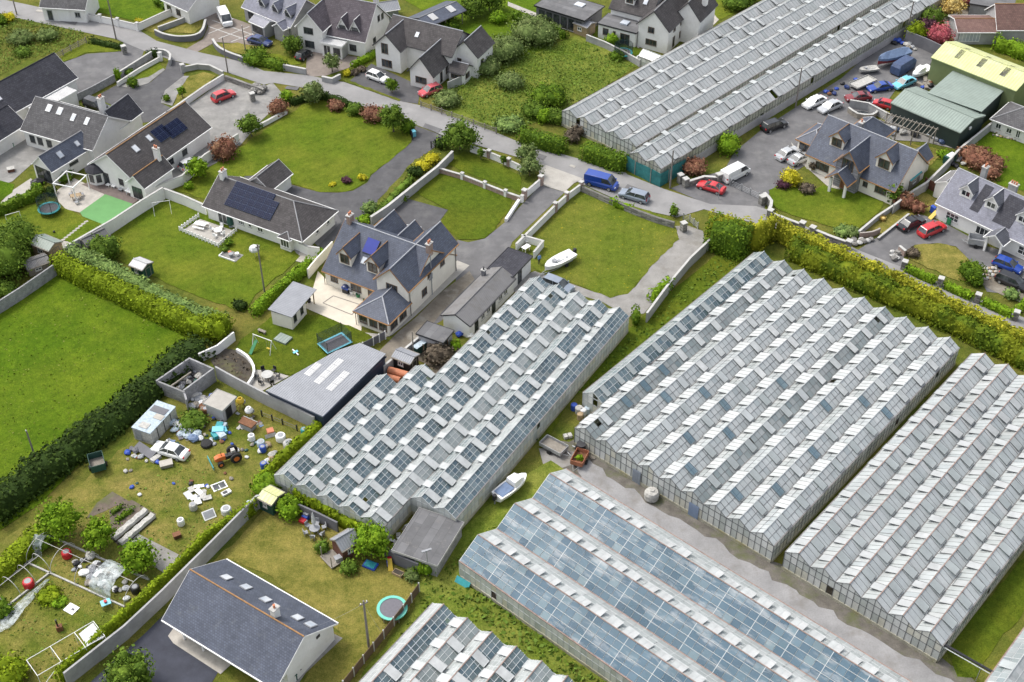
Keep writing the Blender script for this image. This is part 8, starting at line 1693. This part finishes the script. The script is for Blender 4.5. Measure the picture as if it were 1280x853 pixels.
item('wood_box', 'brown and white box of scrap below the retaining wall', 'box', 'j 72 515', .4, [('box', 'clay pipe', 'b', -.4, .4, -.4, .4, 0, .7), ('flap', 'dirty white', 's', [(-.8, -.6, .05), (.5, -.6, .05), (.5, -.4, .5), (-.8, -.4, .5)], .05)])
item('white_board', 'white board lying on the grass below the tunnel frame', 'board', 'm 347 500', rad(-30), [('board', 'white plastic', 'b', -.65, .65, -.55, .55, 0, .12), ('brick', 'dark wall', 'b', .1, .35, -.1, .1, .123, .22)])
item('iron_stove', 'small dark iron stove standing in the grass', 'stove', 'm 292 600', .3, [('body', 'rust', 'b', -.3, .3, -.25, .25, 0, .7), ('pipe', 'black plastic', 't', [(-.1, 0, .7), (-.1, 0, 1.7)], .09, 8)])
item('blue_table', 'pale blue trolley of pots beside the covered tunnel end', 'table', 'm 518 485', .5, [('table_top', 'paint sky', 'b', -.5, .5, -.4, .4, .6, .68), ('leg', 'grey plastic', 'bb', [(x, x + .06, y, y + .06, 0, .6) for x in (-.48, .42) for y in (-.38, .32)]), ('pot', 'red plastic', 'l', [(.14, .683), (.18, .9), (0, .9)], 10)])
item('blue_bags', 'blue sheet stuffed against the grey wall hedge', 'sheet', 'm 1010 150', .6, [('sheet', 'blue plastic', 'o', (0, 0, 0), .7, .4, .6), ('sheet', 'white cloth', 'o', (.6, .3, 0), .5, .4, .5)])
SC = [(RND.uniform(600, 1240), RND.uniform(560, 850)) for k in range(26)] + [(RND.uniform(1020, 1270), RND.uniform(400, 620)) for k in range(22)] + [(RND.uniform(820, 1130), RND.uniform(420, 560)) for k in range(22)]
heap('small scrap scattered over the junk yard', 'scrap', 'scrap_piece', SC, 'i', ('dirty white', 'grey plastic', 'old timber', 'black plastic', 'pale blue sacks', 'white cloth', 'rust', 'blue plastic', 'dark green plastic'), .27, L_('small scrap piece scattered over the junk yard grass', 70))
SC = [(RND.uniform(360, 620), 0) for k in range(26)]; SC = [(x, 215 + (x - 360) * .5 + RND.uniform(10, 110)) for x, y in SC]
heap('white junk spread inside the tunnel frame', 'junk', 'junk_piece', SC, 'm', ('white cloth', 'dirty white', 'grey plastic', 'white plastic', 'black plastic'), .36, L_('small white or dark junk piece spread under the tunnel hoops', 26))
SC = [(RND.uniform(640, 830), RND.uniform(190, 240)) for k in range(9)] + [(RND.uniform(990, 1180), RND.uniform(30, 60)) for k in range(6)]
heap('clutter along the boat yard', 'clutter', 'yard_clutter', SC, 'd', ('blue plastic', 'dirty white', 'grey plastic', 'black plastic', 'white plastic'), .5, L_('small clutter heaped along the dark wall or garage yard', 15))
SC = [(RND.uniform(920, 1010), RND.uniform(330, 405)) for k in range(14)] + [(RND.uniform(850, 985), RND.uniform(235, 330)) for k in range(12)]
heap('scrap packed round the block ruin', 'scrap', 'scrap_piece', SC, 'i', ('grey plastic', 'dirty white', 'old timber', 'dark wall', 'white cloth', 'rust'), .42, L_('scrap piece packed in or beside the roofless block building', 26))
SC = [(RND.uniform(1150, 1270), RND.uniform(400, 520)) for k in range(12)] + [(RND.uniform(820, 1000), RND.uniform(490, 560)) for k in range(10)]
heap('mixed scrap below the retaining wall', 'scrap', 'scrap_piece', SC, 'i', ('dirty white', 'dark wall', 'old timber', 'tarp blue', 'rust', 'grey plastic'), .38, L_('mixed scrap piece near the retaining wall or sack heap', 22), 'f')
SC = [(RND.uniform(700, 830), RND.uniform(200, 250)) for k in range(8)] + [(RND.uniform(430, 480), RND.uniform(380, 430)) for k in range(6)] + [(RND.uniform(770, 830), RND.uniform(395, 440)) for k in range(6)]
heap('mixed clutter in the car yard', 'clutter', 'yard_clutter', SC, 'd', ('grey plastic', 'dirty white', 'old timber', 'black plastic', 'rust', 'blue plastic'), .5, L_('mixed clutter lump between the stored boats and cars', 20))
# tunnel frames
def tunnel(label, a, b_, w, h, n, cover=None, mat='white plastic', base=True, skip=()):
    a, b_ = flat(a), flat(b_); L = (b_ - a).length; mat = 'wall top'; t = thing('polytunnel_frame', label, 'polytunnel', a, ang(a, b_)); ar = [k * PI / 10 for k in range(11)]
    for i in range(n):
        if i in skip: continue
        x = L * i / (n - 1); MB().tube([(x, -w / 2 * math.cos(q), h * math.sin(q) ** .8 if 0 < q < PI - .01 else 0) for q in ar], .035, 6).obj('hoop', mat, t)
    MB().tube([(0, 0, h), (L, 0, h)], .035, 6).obj('ridge_pole', mat, t)
    if base:
        for sg in (-1, 1): MB().box(0, L, sg * w / 2 - .09, sg * w / 2 + .09, 0, .24).obj('base_board', 'dirty white', t)
    if cover:
        x0, x1 = cover; c = MB(); m_ = 6; c.loft([[(x0 + (x1 - x0) * i / m_ + RND.uniform(-.1, .1), -(w / 2 + .04) * math.cos(q), (h + .05) * math.sin(q) ** .8 if 0 < q < PI - .01 else 0) for q in ar] for i in range(m_ + 1)], cap=False, closed=False); c.obj('polythene', 'old polythene', t)
    return t
tunnel('long tunnel frame full of junk with polythene left on its near end', T('m', 195, 215), T('m', 665, 425), 4.0, 2.0, 5, (8.6, 11.4))
tunnel('bare white tunnel frame along the bright hedge at the left edge', T('m', 205, 290), T('m', -90, 520), 3.0, 1.7, 5)
t_ = item('cage_frame', 'bare white pipe frame standing near the grey wall at the bottom', 'frame', 'm 350 740', ang(*TT('m 165 820 470 640')), [('post', 'white plastic', 't', [(x, y, 0), (x, y, 2.0)], .035, 6) for x in (-3.8, -1.3, 1.3, 3.4) for y in (-1.2, 1.2)] + [('top_rail', 'white plastic', 't', [(-3.8, y, 2.0), (3.4, y, 2.0)], .035, 6) for y in (-1.2, 1.2)] + [('cross_rail', 'white plastic', 't', [(x, -1.2, 2.0), (x, 1.2, 2.0)], .035, 6) for x in (-3.8, -1.3, 1.3, 3.4)] + [('brace', 'white plastic', 't', [(-3.8, -1.2, 0), (-1.3, -1.2, 2.0)], .035, 6), ('torn_sheet', 'white cloth', 's', [(1.5, -1.1, 1.95), (3.3, -1.1, 1.7), (3.3, 1.1, 1.95), (1.6, .9, 1.8)], .03)])
b = MB(); p0 = T('m', 95, 590); N_ = 13; gv = {}
for i in range(N_):
    c0 = T('m', 235 - i * 22, 365 + i * 20 + (i > 5) * (i - 5) * 4) - p0; wv = .5 + .22 * i * (1.25 if i < 11 else 1)
    for j in range(7): gv[i, j] = (c0.x + (j / 6 - .5) * wv * .9, c0.y + (j / 6 - .5) * wv * .55, .12 + .2 * RND.random() + .25 * math.sin(j * 1.5 + i * .6) ** 2)
b.add([gv[i, j] for i in range(N_) for j in range(7)], [(i * 7 + j, i * 7 + j + 1, i * 7 + j + 8, i * 7 + j + 7) for i in range(N_ - 1) for j in range(6)])
tag(b.obj('fallen_netting', 'old polythene', None, flat(p0), smooth=True), 'grey green netting fallen in a long crumpled heap on the grass', 'netting')
b = MB(); p0 = T('m', 195, 210)
b.loft([[(x, -.9 + y, 0), (x + .1, -.5 + y, 1.4), (x + .5, .2 + y, 2.1), (x + 1.0, .9 + y, 1.2)] for x, y in ((-.7, .2), (-.3, -.1), (.2, .1), (.5, -.2))], cap=False, closed=False)
tag(b.obj('torn_polythene', 'old polythene', None, flat(p0)), 'torn polythene curtain hanging at the head of the two tunnel frames', 'polythene')
# vegetable rows
def row(label, s, w, h, mat, name='vegetable_row', net=None):
    pts = TT(s); o = hedge(label, pts, w, h, mat, name, dens=18, leaf=.26, rag=.15, cat='vegetables'); return o
row('leafy green vegetable row, the one nearest the bare soil bed', 'm 535 45 600 0', .6, .45, 'mid leaf')
row('leafy green vegetable row next to the netted leeks', 'm 560 80 650 15', .6, .45, 'hedge leaf')
for i, s_ in enumerate(('m 550 165 710 28', 'm 585 190 745 52')):
    p0, p1 = TT(s_); t_ = thing('netted_bed', 'long pale netted vegetable bed, %s' % ('the one beside the green rows', 'the outer one nearest the slab')[i], 'vegetable bed', p0, ang(p0, p1)); Ln = (p1 - p0).length
    MB().box(0, Ln, -.45, .45, 0, .22).obj('soil_bed', 'dark soil', t_); c = MB(); c.loft([[(x, -.42, .222), (x, -.3, .55 + .06 * math.sin(x * 4)), (x, .3, .55 + .06 * math.cos(x * 5)), (x, .42, .222)] for x in [Ln * k / 24 for k in range(25)]]); c.obj('net_cover', 'dirty white', t_)
# pond, gate of the car yard and the slab walls
patch('pond_water', 'window glass', 'd 435 545 500 540 540 555 520 570 450 565', 4)
